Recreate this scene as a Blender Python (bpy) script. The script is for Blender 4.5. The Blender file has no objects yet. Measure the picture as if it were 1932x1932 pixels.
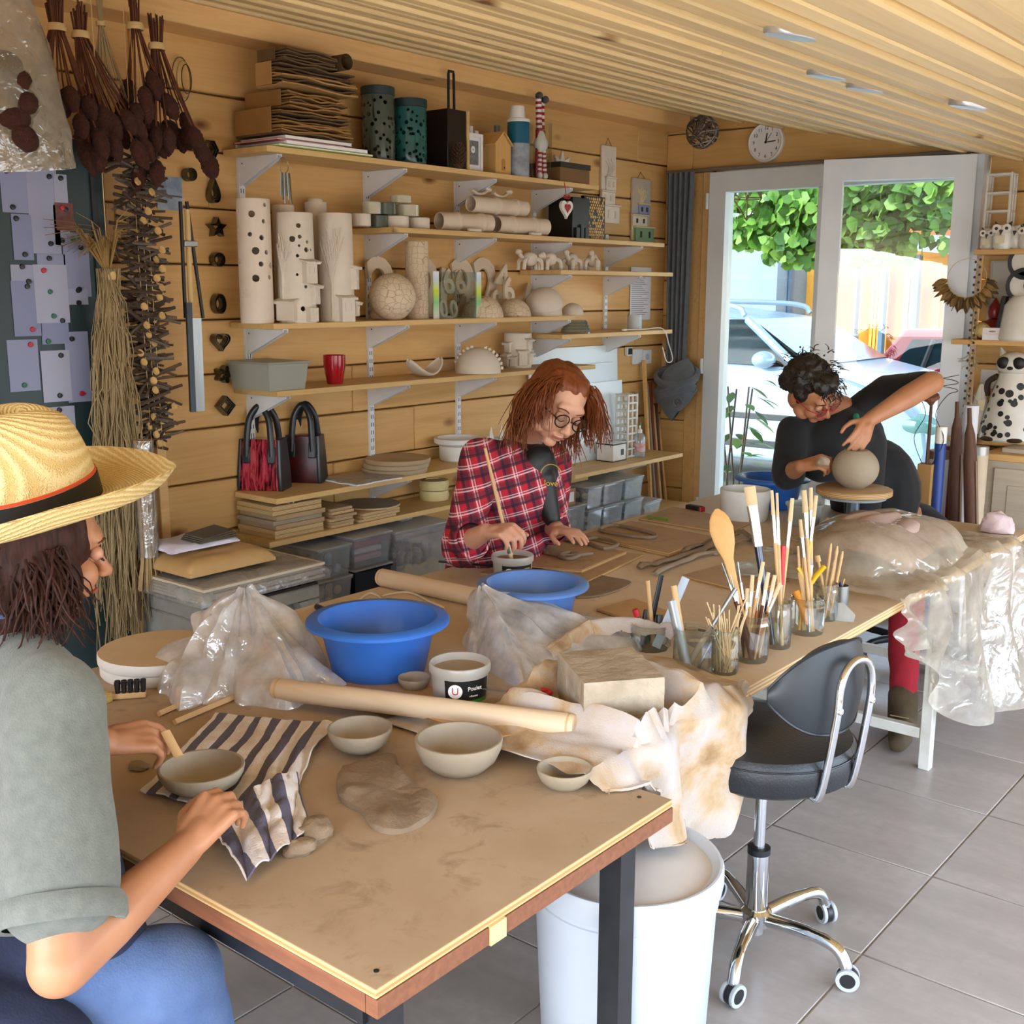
import bpy,bmesh,math,random
import numpy as np
from mathutils import Vector,Matrix,Euler
R=math.radians
random.seed(7)
rng=np.random.default_rng(7)
scene=bpy.context.scene
COL=scene.collection
HC=1.50
F=2141.4
YAW,PIT,ROL=R(39.364),R(11.110),R(0.144)
fw=np.array([-math.sin(YAW)*math.cos(PIT),math.cos(YAW)*math.cos(PIT),-math.sin(PIT)])
rt=np.array([math.cos(YAW),math.sin(YAW),0.0]);up=np.cross(rt,fw)
rt=rt*math.cos(ROL)+up*math.sin(ROL);up=np.cross(rt,fw)
CAMP=np.array([0,0,HC])
cd=bpy.data.cameras.new('camera');cam=bpy.data.objects.new('camera',cd);COL.objects.link(cam)
cam.matrix_world=Matrix(((rt[0],up[0],-fw[0],0),(rt[1],up[1],-fw[1],0),(rt[2],up[2],-fw[2],HC),(0,0,0,1)))
cd.sensor_width=36;cd.lens=36*F/1932;cd.clip_start=.05;cd.clip_end=300
scene.camera=cam
scene.cycles.max_bounces=7
scene.view_settings.view_transform='Standard';scene.view_settings.look='None'
scene.view_settings.gamma=1;scene.view_settings.use_curve_mapping=False
scene.view_settings.exposure=0.8
w=bpy.data.worlds.new('world');scene.world=w;w.use_nodes=True
nt=w.node_tree;bg=nt.nodes['Background']
sky=nt.nodes.new('ShaderNodeTexSky');sky.sky_type='NISHITA';sky.sun_disc=False
sky.sun_elevation=R(52);sky.sun_rotation=R(200);sky.air_density=1.0;sky.dust_density=2.5
mixw=nt.nodes.new('ShaderNodeMix');mixw.data_type='RGBA';mixw.inputs[0].default_value=.45
mixw.inputs[7].default_value=(4.2,4.75,5.6,1)
nt.links.new(sky.outputs[0],mixw.inputs[6]);nt.links.new(mixw.outputs[2],bg.inputs[0])
bg.inputs[1].default_value=1.15
sd=bpy.data.lights.new('sun','SUN');sd.energy=1.5;sd.angle=R(1.0);sd.color=(1,.93,.82)
sun=bpy.data.objects.new('sun',sd);COL.objects.link(sun)
sun.rotation_euler=Vector((0.55,0.42,-0.85)).to_track_quat('-Z','Y').to_euler()
def ray(x,y):return fw+rt*(x-966)/F-up*(y-966)/F
def U(x,y,ax,v):
 d=ray(x,y);t=(v-CAMP[ax])/d[ax];return CAMP+d*t
def Uz(x,y,z):return U(x,y,2,z)
def Ux(x,y,X):return U(x,y,0,X)
def Uy(x,y,Y):return U(x,y,1,Y)
def Ud(x,y,dist):
 return CAMP+ray(x,y)*dist
def lin(c):
 if isinstance(c,str):c=[int(c[i:i+2],16)/255 for i in(0,2,4)]
 return tuple((x/12.92 if x<=.04045 else((x+.055)/1.055)**2.4)for x in c)+(1,)
MATS={}
class NT:
 def __init__(s,m):s.t=m.node_tree;s.n=s.t.nodes;s.l=s.t.links
 def new(s,t,**k):
  n=s.n.new(t)
  for a,b in k.items():setattr(n,a,b)
  return n
 def link(s,a,b):s.l.new(a,b)
 def coord(s,scale=(1,1,1),kind='Object',rnd=False):
  tc=s.new('ShaderNodeTexCoord');mp=s.new('ShaderNodeMapping')
  s.link(tc.outputs[kind],mp.inputs[0]);mp.inputs['Scale'].default_value=scale
  if rnd:
   oi=s.new('ShaderNodeObjectInfo');mu=s.new('ShaderNodeVectorMath',operation='SCALE')
   cb=s.new('ShaderNodeCombineXYZ')
   for i in range(3):s.link(oi.outputs['Random'],cb.inputs[i])
   s.link(cb.outputs[0],mu.inputs[0]);mu.inputs['Scale'].default_value=37.0
   s.link(mu.outputs[0],mp.inputs['Location'])
  return mp.outputs[0]
 def noise(s,vec,scale,detail=4,rough=.55,dist=0):
  n=s.new('ShaderNodeTexNoise');n.inputs['Scale'].default_value=scale;n.inputs['Detail'].default_value=detail
  n.inputs['Roughness'].default_value=rough;n.inputs['Distortion'].default_value=dist
  s.link(vec,n.inputs['Vector']);return n.outputs['Fac']
 def ramp(s,fac,stops):
  r=s.new('ShaderNodeValToRGB');e=r.color_ramp.elements
  while len(e)>1:e.remove(e[0])
  e[0].position=stops[0][0];e[0].color=lin(stops[0][1])
  for p,c in stops[1:]:
   x=e.new(p);x.color=lin(c)
  s.link(fac,r.inputs[0]);return r.outputs[0]
 def mix(s,fac,a,b,mode='MIX'):
  m=s.new('ShaderNodeMix',data_type='RGBA',blend_type=mode)
  for i,x in((0,fac),(6,a),(7,b)):
   if hasattr(x,'is_output')or hasattr(x,'links'):s.link(x,m.inputs[i])
   elif i==0:m.inputs[0].default_value=x
   else:m.inputs[i].default_value=x if len(x)==4 and not isinstance(x,str)else lin(x)
  return m.outputs[2]
 def bump(s,h,strength,dist=.01,nrm=None):
  b=s.new('ShaderNodeBump');b.inputs['Strength'].default_value=strength;b.inputs['Distance'].default_value=dist
  s.link(h,b.inputs['Height']);return b.outputs[0]
def newmat(name):
 m=bpy.data.materials.new(name);m.use_nodes=True;MATS[name]=m
 return m,NT(m),m.node_tree.nodes['Principled BSDF']
def M(name,col=None,rough=.55,metal=0,col2=None,ns=12,amt=.5,bump=0,bs=60,spec=.5,coat=0,stretch=(1,1,1),sheen=0,rnd=False,trans=0,sss=0):
 if name in MATS:return MATS[name]
 m,t,b=newmat(name)
 b.inputs['Roughness'].default_value=rough;b.inputs['Metallic'].default_value=metal
 b.inputs['Specular IOR Level'].default_value=spec;b.inputs['Coat Weight'].default_value=coat
 b.inputs['Coat Roughness'].default_value=.08
 b.inputs['Sheen Weight'].default_value=sheen;b.inputs['Transmission Weight'].default_value=trans
 if sss:b.inputs['Subsurface Weight'].default_value=sss;b.inputs['Subsurface Radius'].default_value=(.012,.006,.003);b.inputs['Subsurface Scale'].default_value=1
 b.inputs['Base Color'].default_value=lin(col)
 v=None
 if col2:
  v=t.coord(stretch,rnd=rnd);n=t.noise(v,ns)
  f=t.ramp(n,[(.5-amt*.5,'000000'),(.5+amt*.5,'ffffff')])
  t.link(t.mix(f,col,col2),b.inputs['Base Color'])
 if bump:
  v=v or t.coord(stretch,rnd=rnd)
  t.link(t.bump(t.noise(v,bs,5),bump),b.inputs['Normal'])
 return m
def wood(name,light,dark,axis=1,scale=1.0,rough=.5,knots=True,spec=.4,var=.10):
 """pine-like boards; grain runs along the object's local axis"""
 if name in MATS:return MATS[name]
 m,t,b=newmat(name)
 st=[9.0*scale]*3;st[axis]=.55*scale
 v=t.coord(tuple(st),rnd=True)
 g=t.noise(v,2.2,6,.6,.6)
 c=t.ramp(g,[(.33,dark),(.5,light),(.68,dark)])
 c=t.mix(.55,c,light)
 if knots:
  s2=[2.6*scale]*3;s2[axis]=1.25*scale
  vo=t.new('ShaderNodeTexVoronoi',feature='F1');vo.inputs['Scale'].default_value=1.6
  t.link(t.coord(tuple(s2),rnd=True),vo.inputs['Vector'])
  k=t.ramp(vo.outputs['Distance'],[(.035,'ffffff'),(.11,'000000')])
  c=t.mix(k,c,'7a4a22')
 oi=t.new('ShaderNodeObjectInfo');hs=t.new('ShaderNodeHueSaturation')
 mr=t.new('ShaderNodeMapRange');mr.inputs[3].default_value=1-var;mr.inputs[4].default_value=1+var
 t.link(oi.outputs['Random'],mr.inputs[0]);t.link(mr.outputs[0],hs.inputs['Value']);t.link(c,hs.inputs['Color'])
 t.link(hs.outputs[0],b.inputs['Base Color'])
 b.inputs['Roughness'].default_value=rough;b.inputs['Specular IOR Level'].default_value=spec
 t.link(t.bump(g,.12),b.inputs['Normal'])
 return m
def glassmat(name,tint='ffffff',gloss=.08,rough=.02,milky=0,milkcol='ffffff',bump=0,bs=20):
 """thin clear sheet: lets light straight through, reflects a little, optionally milky"""
 if name in MATS:return MATS[name]
 m,t,b=newmat(name);t.n.remove(b)
 out=t.n['Material Output']
 tr=t.new('ShaderNodeBsdfTransparent');tr.inputs[0].default_value=lin(tint)
 gl=t.new('ShaderNodeBsdfGlossy');gl.inputs['Roughness'].default_value=rough
 lw=t.new('ShaderNodeLayerWeight');lw.inputs[0].default_value=.25
 mr=t.new('ShaderNodeMapRange');mr.inputs[3].default_value=gloss;mr.inputs[4].default_value=min(1,gloss*7)
 t.link(lw.outputs['Fresnel'],mr.inputs[0])
 mx=t.new('ShaderNodeMixShader');t.link(mr.outputs[0],mx.inputs[0]);t.link(tr.outputs[0],mx.inputs[1]);t.link(gl.outputs[0],mx.inputs[2])
 last=mx
 if bump:
  v=t.coord();bp=t.bump(t.noise(v,bs,3,.5,.8),bump,.02);t.link(bp,gl.inputs['Normal']);t.link(bp,lw.inputs['Normal'])
 if milky:
  df=t.new('ShaderNodeBsdfDiffuse');df.inputs[0].default_value=lin(milkcol)
  tl=t.new('ShaderNodeBsdfTranslucent');tl.inputs[0].default_value=lin(milkcol)
  ad=t.new('ShaderNodeMixShader');ad.inputs[0].default_value=.45;t.link(df.outputs[0],ad.inputs[1]);t.link(tl.outputs[0],ad.inputs[2])
  m2=t.new('ShaderNodeMixShader');t.link(last.outputs[0],m2.inputs[1]);t.link(ad.outputs[0],m2.inputs[2])
  if bump:
   n=t.noise(t.coord(),bs*.6,4);r2=t.new('ShaderNodeMapRange');r2.inputs[1].default_value=.3;r2.inputs[2].default_value=.7
   r2.inputs[3].default_value=milky*.55;r2.inputs[4].default_value=min(1,milky*1.45);t.link(n,r2.inputs[0]);t.link(r2.outputs[0],m2.inputs[0])
  else:m2.inputs[0].default_value=milky
  last=m2
 t.link(last.outputs[0],out.inputs[0])
 return m
def basis(d):
 d=np.asarray(d,float);d=d/np.linalg.norm(d)
 a=np.array([0,0,1.])if abs(d[2])<.9 else np.array([1.,0,0])
 u=np.cross(a,d);u/=np.linalg.norm(u);return u,np.cross(d,u),d
def rotm(rx=0,ry=0,rz=0):return np.array(Euler((rx,ry,rz)).to_matrix())
def unit(v):v=np.asarray(v,float);return v/np.linalg.norm(v)
class G:
 def __init__(s):s.v=[];s.f=[];s.n=0
 def add(s,v,f,T=None,c=None):
  v=np.asarray(v,float).reshape(-1,3)
  if T is not None:v=v@np.asarray(T).T
  if c is not None:v=v+np.asarray(c,float)
  s.v.append(v);s.f+=[tuple(i+s.n for i in q)for q in f];s.n+=len(v);return s
 def box(s,c,d,T=None,taper=1.0):
  x,y,z=[q/2 for q in d];k=taper
  v=[(-x,-y,-z),(x,-y,-z),(x,y,-z),(-x,y,-z),(-x*k,-y*k,z),(x*k,-y*k,z),(x*k,y*k,z),(-x*k,y*k,z)]
  return s.add(v,[(3,2,1,0),(4,5,6,7),(0,1,5,4),(1,2,6,5),(2,3,7,6),(3,0,4,7)],T,c)
 def bb(s,a,b):
  a=np.asarray(a,float);b=np.asarray(b,float);return s.box((a+b)/2,abs(b-a))
 def tube(s,pts,r,n=8,caps=True,sq=1.0,upv=None):
  pts=[np.asarray(p,float)for p in pts];m=len(pts)
  rr=r if hasattr(r,'__len__')else[r]*m
  vs=[];pu=None
  for i,p in enumerate(pts):
   d=pts[min(i+1,m-1)]-pts[max(i-1,0)]
   if np.linalg.norm(d)<1e-9:d=np.array([0,0,1.])
   d=d/np.linalg.norm(d)
   if pu is None:
    u=basis(d)[0]if upv is None else np.asarray(upv,float)-d*np.dot(upv,d)
   else:u=pu-d*np.dot(pu,d)
   nu=np.linalg.norm(u);u=u/nu if nu>1e-6 else basis(d)[0];pu=u;w_=np.cross(d,u)
   for k in range(n):
    a=2*math.pi*k/n;vs.append(p+rr[i]*(math.cos(a)*u+sq*math.sin(a)*w_))
  f=[(i*n+k,i*n+(k+1)%n,(i+1)*n+(k+1)%n,(i+1)*n+k)for i in range(m-1)for k in range(n)]
  if caps:f+=[tuple(range(n-1,-1,-1)),tuple((m-1)*n+k for k in range(n))]
  return s.add(vs,f)
 def cyl(s,a,b,r,r2=None,n=16):return s.tube([a,b],[r,r if r2 is None else r2],n)
 def lathe(s,prof,n=24,c=(0,0,0),T=None,sx=1,sy=1,close=True):
  vs=[];m=len(prof)
  for r_,z in prof:
   for k in range(n):
    a=2*math.pi*k/n;vs.append((r_*math.cos(a)*sx,r_*math.sin(a)*sy,z))
  f=[(i*n+k,i*n+(k+1)%n,(i+1)*n+(k+1)%n,(i+1)*n+k)for i in range(m-1)for k in range(n)]
  if close:
   if prof[0][0]>1e-6:f.append(tuple(range(n-1,-1,-1)))
   if prof[-1][0]>1e-6:f.append(tuple((m-1)*n+k for k in range(n)))
  return s.add(vs,f,T,c)
 def ell(s,c,r,nu=16,nv=10,T=None):
  if not hasattr(r,'__len__'):r=(r,r,r)
  prof=[(math.sin(math.pi*i/nv),-math.cos(math.pi*i/nv))for i in range(nv+1)]
  prof[0]=(1e-4,-1);prof[-1]=(1e-4,1)
  g=G().lathe(prof,nu);v=np.vstack(g.v)*np.asarray(r);return s.add(v,g.f,T,c)
 def prism(s,poly,h,T=None,c=None,z0=0):
  n=len(poly);v=[(x,y,z0)for x,y in poly]+[(x,y,z0+h)for x,y in poly]
  f=[tuple(range(n-1,-1,-1)),tuple(range(n,2*n))]+[(i,(i+1)%n,n+(i+1)%n,n+i)for i in range(n)]
  return s.add(v,f,T,c)
 def grid(s,fn,nu,nv,thick=0,closeu=False):
  P=np.array([[fn(i/(nu-1)if not closeu else i/nu,j/(nv-1))for j in range(nv)]for i in range(nu)],float)
  def fc(o,flip):
   q=[]
   for i in range(nu if closeu else nu-1):
    for j in range(nv-1):
     a=i*nv+j;b=((i+1)%nu)*nv+j;t_=(a,b,b+1,a+1)
     q.append(tuple(x+o for x in(t_[::-1]if flip else t_)))
   return q
  V=P.reshape(-1,3)
  if not thick:return s.add(V,fc(0,False))
  du=np.gradient(P,axis=0);dv=np.gradient(P,axis=1);nn=np.cross(du,dv);nn/=np.linalg.norm(nn,axis=2,keepdims=True)+1e-9
  B=(P-nn*thick).reshape(-1,3);N=len(V);f=fc(0,False)+fc(N,True)
  if not closeu:
   for j in range(nv-1):f+=[(j,j+1,N+j+1,N+j),((nu-1)*nv+j+1,(nu-1)*nv+j,N+(nu-1)*nv+j,N+(nu-1)*nv+j+1)]
  for i in range(nu if closeu else nu-1):
   a=i*nv;b=((i+1)%nu)*nv
   f+=[(b,a,N+a,N+b),(a+nv-1,b+nv-1,N+b+nv-1,N+a+nv-1)]
  return s.add(np.vstack([V,B]),f)
 def mesh(s,name):
  me=bpy.data.meshes.new(name);v=np.vstack(s.v);me.from_pydata(v.tolist(),[],s.f);me.update();return me
 def o(s,name,mat,parent=None,smooth=True,W=False,bev=0,bevn=2,sub=0,angle=40,flipfix=True,loc=None):
  """one mesh object; with W the vertices are world coordinates and move into the parent's frame"""
  v=np.vstack(s.v)
  base=np.zeros(3)
  if parent is None and loc is None:
   lo,hi=v.min(0),v.max(0);base=np.array([(lo[0]+hi[0])/2,(lo[1]+hi[1])/2,lo[2]])
  if loc is not None:base=np.asarray(loc,float)
  if parent is not None and W:
   mw=world_of(parent);v=(np.c_[v,np.ones(len(v))]@np.array(mw.inverted()).T)[:,:3]
  elif parent is None and loc is None:v=v-base
  me=bpy.data.meshes.new(name);me.from_pydata(v.tolist(),[],s.f);me.update()
  if flipfix:
   bm=bmesh.new();bm.from_mesh(me);bmesh.ops.recalc_face_normals(bm,faces=bm.faces);bm.to_mesh(me);bm.free()
  ob=bpy.data.objects.new(name,me);COL.objects.link(ob)
  if parent is not None:ob.parent=parent
  else:ob.location=base
  fin(ob,mat,smooth,bev,bevn,sub,angle)
  return ob
def fin(ob,mat,smooth=True,bev=0,bevn=2,sub=0,angle=40):
 if mat:ob.data.materials.append(mat if not isinstance(mat,str)else MATS[mat])
 if bev:
  b=ob.modifiers.new('bevel','BEVEL');b.width=bev;b.segments=bevn;b.limit_method='ANGLE';b.angle_limit=R(35)
 if sub:
  b=ob.modifiers.new('subsurf','SUBSURF');b.levels=sub;b.render_levels=sub
 if smooth:
  try:ob.data.shade_smooth()if sub else ob.data.set_sharp_from_angle(angle=R(angle))
  except Exception:pass
  for p in ob.data.polygons:p.use_smooth=True
def world_of(o):
 m=o.matrix_basis.copy()
 return world_of(o.parent)@m if o.parent else m
def thing(name,label,cat,loc=(0,0,0),rz=0,group=None):
 o=bpy.data.objects.new(name,None);COL.objects.link(o);o.empty_display_size=.05
 o.location=[float(x)for x in loc];o.rotation_euler=(0,0,rz);return tag(o,label,cat,group)
def tag(o,label,cat,group=None):
 o['label']=label;o['category']=cat
 if group:o['group']=group
 return o
def struct(o):o['kind']='structure';return o
def stuff(o):o['kind']='stuff';return o
def copy_tree(o,parent=None):
 c=o.copy();COL.objects.link(c)
 if parent is not None:c.parent=parent
 for ch in list(o.children):copy_tree(ch,c)
 return c
def catmull(pts,n=8,closed=False):
 P=[np.asarray(p,float)for p in pts];m=len(P);out=[]
 for i in range(m if closed else m-1):
  p0=P[(i-1)%m]if closed else P[max(i-1,0)];p1=P[i];p2=P[(i+1)%m];p3=P[(i+2)%m]if closed else P[min(i+2,m-1)]
  for k in range(n):
   t=k/n;out.append(.5*((2*p1)+(-p0+p2)*t+(2*p0-5*p1+4*p2-p3)*t*t+(-p0+3*p1-3*p2+p3)*t**3))
 if not closed:out.append(P[-1])
 return out
def hsh(*a):
 x=math.sin(sum(v*k for v,k in zip(a,(12.9898,78.233,37.719,93.989))))*43758.5453;return x-math.floor(x)
def vnoise(x,y,z=0):
 xi,yi,zi=math.floor(x),math.floor(y),math.floor(z);fx,fy,fz=x-xi,y-yi,z-zi
 fx,fy,fz=[q*q*(3-2*q)for q in(fx,fy,fz)];r_=0
 for a in(0,1):
  for b in(0,1):
   for c in(0,1):
    r_+=hsh(xi+a,yi+b,zi+c)*(fx if a else 1-fx)*(fy if b else 1-fy)*(fz if c else 1-fz)
 return r_*2-1
def fbm(x,y,z=0,o=3):
 s_=0;a=1
 for _ in range(o):s_+=a*vnoise(x,y,z);x*=2.03;y*=2.03;z*=2.03;a*=.5
 return s_
def textmesh(name,body,size,mat,parent=None,loc=(0,0,0),rot=(0,0,0),extrude=.0006,align='CENTER',offset=0):
 c=bpy.data.curves.new(name,'FONT');c.body=body;c.size=size;c.extrude=extrude;c.align_x=align;c.align_y='CENTER';c.resolution_u=3;c.offset=offset
 to=bpy.data.objects.new(name+'_tmp',c);COL.objects.link(to)
 dg=bpy.context.evaluated_depsgraph_get();me=bpy.data.meshes.new_from_object(to.evaluated_get(dg));bpy.data.objects.remove(to)
 me.name=name;o=bpy.data.objects.new(name,me);COL.objects.link(o);me.materials.clear();me.materials.append(mat)
 o.location=loc;o.rotation_euler=rot
 if parent is not None:o.parent=parent
 return o
 # setting
XW,YD=-3.367,5.4
XR,YF=.88,-.9
def ceilz(x):return 2.414-.2005*(x+3.375)
m_pine=wood('pine_planks','dcb070','bd8b46',1)
m_pinex=wood('pine_planks_x','d2a868','b0833f',0)
m_ceil=wood('pale_ceiling_slat','f0d49c','dab472',1,knots=True,var=.13)
m_beam=wood('pine_beam','dfb478','c29456',1)
m_dark=M('gap_shadow_wood','6b4a26',.8)
m_shelf=wood('shelf_board','d8b478','b88d50',1)
m_white=M('white_metal','e6e8ea',.35,col2='d6d9dc',ns=8)
m_tile,t_,b_=newmat('floor_tile')
v_=t_.coord((1.2,5,1),rnd=True);n_=t_.noise(v_,1.8,6,.6);n2_=t_.noise(t_.coord((1,1,1),rnd=True),30,4)
c_=t_.ramp(n_,[(.25,'948d85'),(.5,'a79f97'),(.75,'b6aea6')]);c_=t_.mix(t_.ramp(n2_,[(.3,'000000'),(.9,'ffffff')]),c_,'9a938a')
t_.link(c_,b_.inputs['Base Color']);b_.inputs['Roughness'].default_value=.33;t_.link(t_.bump(n2_,.05),b_.inputs['Normal'])
m_grout=M('grout','b9ae9c',.9)
fl=struct(G().bb((XW-.2,YF,-.06),(XR+.05,YD+.1,-.006)).o('floor',m_grout,smooth=False))
P_=.4565;g=G().box((0,0,0),(P_-.005,P_-.005,.012));tile0=None
for i in range(-6,5):
 for j in range(-10,6):
  x=-.878+P_*(i+.5);y=2.80+P_*(j+.5)
  if x<XW or x>XR or y>YD or y<YF:continue
  if tile0 is None:
   tile0=g.o('tile',m_tile,fl,bev=.0015,bevn=1);o=tile0
  else:
   o=tile0.copy();COL.objects.link(o)
  o.location=Vector((x,y,-.006))-fl.location
wl=struct(G().bb((XW-.12,YF,-.05),(XW-.026,YD+.12,3.0)).o('wall_left',m_dark,smooth=False))
PH=.1888;z0=.637-4*PH
def plank(g,wall,mat,name='plank'):
 return g.o(name,mat,wall,W=True,bev=.004,bevn=1)
for k in range(14):
 za=z0+PH*k
 cuts=[YF,2.0+hsh(k,3)*1.6,YD+.1]
 if hsh(k,9)>.5:cuts.insert(2,4.2+hsh(k,5))
 for a,b in zip(cuts[:-1],cuts[1:]):
  gg=G().box((0,0,0),(.03,b-a-.0015,PH-.006));o=gg.o('plank',m_pine,wl,bev=.004,bevn=1)
  o.location=Vector((XW-.015,(a+b)/2,za+PH/2))-wl.location
tag_=struct(G().bb((XW-.02,YF,2.318),(XW+.15,YD-.02,2.50)).o('trim_1',m_beam,bev=.006))
tag_['label']='thick pine beam running along the top of the shelf wall'
def cbox(x0,x1,y0,y1,zo,th):
 v=[]
 for y in(y0,y1):
  for x,dz in((x0,0),(x1,0),(x1,th),(x0,th)):v.append((x,y,ceilz(x)+zo+dz))
 return G().add(v,[(0,1,2,3),(7,6,5,4),(0,4,5,1),(1,5,6,2),(2,6,7,3),(3,7,4,0)])
ce=struct(cbox(XW-.15,XR+.12,YF-.05,YD+.7,.03,.05).o('ceiling',m_ceil,smooth=False))
sw=.076;x=XW+.148;k=0
while x<XR+.05:
 cuts=[YF,.2+hsh(k,2)*5.2,YD-.001]
 prof=.0 if k%3 else-.009
 for a,b in zip(cuts[:-1],cuts[1:]):
  wv=sw-(.010 if k%3 else.004)
  xc=x+sw/2;gg=G()
  v=[]
  for y in(-(b-a-.002)/2,(b-a-.002)/2):
   for xx,zz in((-wv/2,.02),(-wv/2,.004+prof),(-wv/2+.007,prof),(wv/2-.007,prof),(wv/2,.004+prof),(wv/2,.02)):
    v.append((xx,y,zz-.2005*xx))
  f=[tuple(range(6)),tuple(range(11,5,-1))]+[(i,(i+1)%6,6+(i+1)%6,6+i)for i in range(6)]
  o=gg.add(v,f).o('ceiling_slat',m_ceil,ce,smooth=False)
  o.location=Vector((xc,(a+b)/2,ceilz(xc)+.012))-ce.location
 x+=sw;k+=1
m_spot=M('spot_glass','d9dde0',.25);m_spr=M('spot_ring','c9cdd0',.3,.6)
for px,py in((1490,72),(1560,148),(1632,172),(1826,205)):
 d=ray(px,py);tt=(2.414-.2005*3.375-HC+.0)/(d[2]+.2005*d[0]);p=CAMP+d*tt
 T=rotm(0,math.atan(.2005),0)
 th=thing('ceiling_spotlight','round recessed spotlight with pale ring set flush in the slatted ceiling','spotlight',p+np.array([0,0,.002]),0,'recessed ceiling spotlights')
 G().lathe([(.032,.0),(.045,-.001),(.048,.003),(.048,.014),(.032,.014)],24,T=T).o('ring',m_spr,th)
 G().lathe([(.0001,.004),(.032,.004),(.032,.012),(.0001,.012)],24,T=T).o('lens',m_spot,th)
DX0,DX1,DZ=-3.078,-1.70,2.093
wb=struct(G().bb((XW-.1,YD+.03,2.11),(DX1+.02,YD+.12,2.6)).bb((XW-.1,YD+.03,-.05),(DX0-.002,YD+.12,2.11)).bb((DX1+.022,YD+.03,-.05),(XR+.05,YD+.12,2.3)).o('wall_back',m_dark,smooth=False))
for k in range(14):
 za=z0+PH*k-.03;zb=za+PH-.004
 for a,b in((XW,DX0-.13),(DX0-.13,DX1+.012),(DX1+.014,XR)):
  if a==DX0-.13:
   if zb<2.12:continue
   za_=max(za,2.10)
  else:za_=za
  zt=min(zb,ceilz(a)+.02)
  if zt-za_<.03:continue
  o=G().box((0,0,0),(b-a-.0015,.028,zt-za_)).o('plank',m_pinex,wb,bev=.004,bevn=1)
  o.location=Vector(((a+b)/2,YD+.014,(za_+zt)/2))-wb.location
o=struct(G().bb((DX0-.128,YD-.012,0),(DX0-.052,YD+.03,2.10)).o('trim_2',m_pine,bev=.004));o['label']='vertical pine jamb board between grey curtain and white door frame'
o=struct(G().bb((DX0-.05,YD-.022,0),(DX0-.002,YD+.03,2.10)).o('trim_3',m_beam,bev=.004));o['label']='narrow pine batten beside the white door frame'
m_pvc=M('white_door_frame','dfe3e4',.3,col2='d3d8da',ns=5)
m_pane=glassmat('window_pane','f4fbfa',.07,.0)
dr=struct(thing('door_1','white framed glazed double door to the yard','door',(DX0,YD,0)))
del dr['category']
FW=.095
G().bb((DX0,YD-.04,.07),(DX0+FW,YD+.05,DZ-.1)).bb((DX0,YD-.04,DZ-.1),(DX1,YD+.05,DZ)).bb((DX1-.05,YD-.04,.07),(DX1,YD+.05,DZ-.1)).bb((DX0,YD-.04,0),(DX1,YD+.05,.07)).o('door_frame',m_pvc,dr,W=True)
XM=-2.42
G().bb((XM-.06,YD-.035,.07),(XM+.03,YD+.045,DZ-.1)).o('mullion',m_pvc,dr,W=True,bev=.004)
G().bb((DX0+FW-.005,YD+.003,.06),(XM-.055,YD+.009,DZ-.09)).o('pane',m_pane,dr,W=True)
for zz in(.35,1.1,1.95):
 G().cyl((DX0-.006,YD-.05,zz-.04),(DX0-.006,YD-.05,zz+.04),.009,n=10).o('hinge',m_pvc,dr,W=True)
hx,hy=DX1-.03,YD-.05
tl=Uz(1557,303,DZ-.005)
SW=math.hypot(hx-tl[0],hy-tl[1]);SA=math.atan2(hy-tl[1],hx-tl[0])
sh=struct(thing('door_2','opened white sash of the glazed door with large pane','door',(hx,hy,0),SA));del sh['category']
def bbl(g,x0,x1,z0_,z1,y0=-.035,y1=.035):return g.bb((x0,y0,z0_),(x1,y1,z1))
g=G();bbl(g,-SW,-SW+.088,.13,DZ-.10);bbl(g,-.088,0,.13,DZ-.10);bbl(g,-SW,0,DZ-.10,DZ-.005);bbl(g,-SW,0,.02,.13)
g.o('sash_frame',m_pvc,sh)
bbl(G(),-SW+.08,-.08,.12,DZ-.09,-.004,.004).o('pane',m_pane,sh)
g=G();g.box((-SW+.045,-.045,1.02),(.03,.014,.14));g.cyl((-SW+.045,-.05,1.05),(-SW+.045,-.085,1.05),.009);g.cyl((-SW+.045,-.08,1.05),(-SW+.165,-.08,1.05),.009);g.o('handle',m_white,sh)
zr=ceilz(XR)
wr=struct(G().bb((XR,YF,-.05),(XR+.08,YD+.1,.05)).bb((XR,YF,zr-.06),(XR+.08,YD+.1,zr+.02)).bb((XR,YF,.05),(XR+.08,.2,zr-.06)).bb((XR,2.9,.05),(XR+.08,2.97,zr-.12)).bb((XR,YD-.3,.05),(XR+.08,YD+.1,zr-.12)).o('wall_right',m_pinex,smooth=False))
wf=struct(G().bb((XW-.1,YF-.1,-.05),(-2.1,YF,2.7)).bb((-2.1,YF-.1,1.9),(-1.5,YF,2.5)).bb((-1.5,YF-.1,1.9),(XR+.1,YF,2.1)).o('wall_front',m_pinex,smooth=False))
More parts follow.
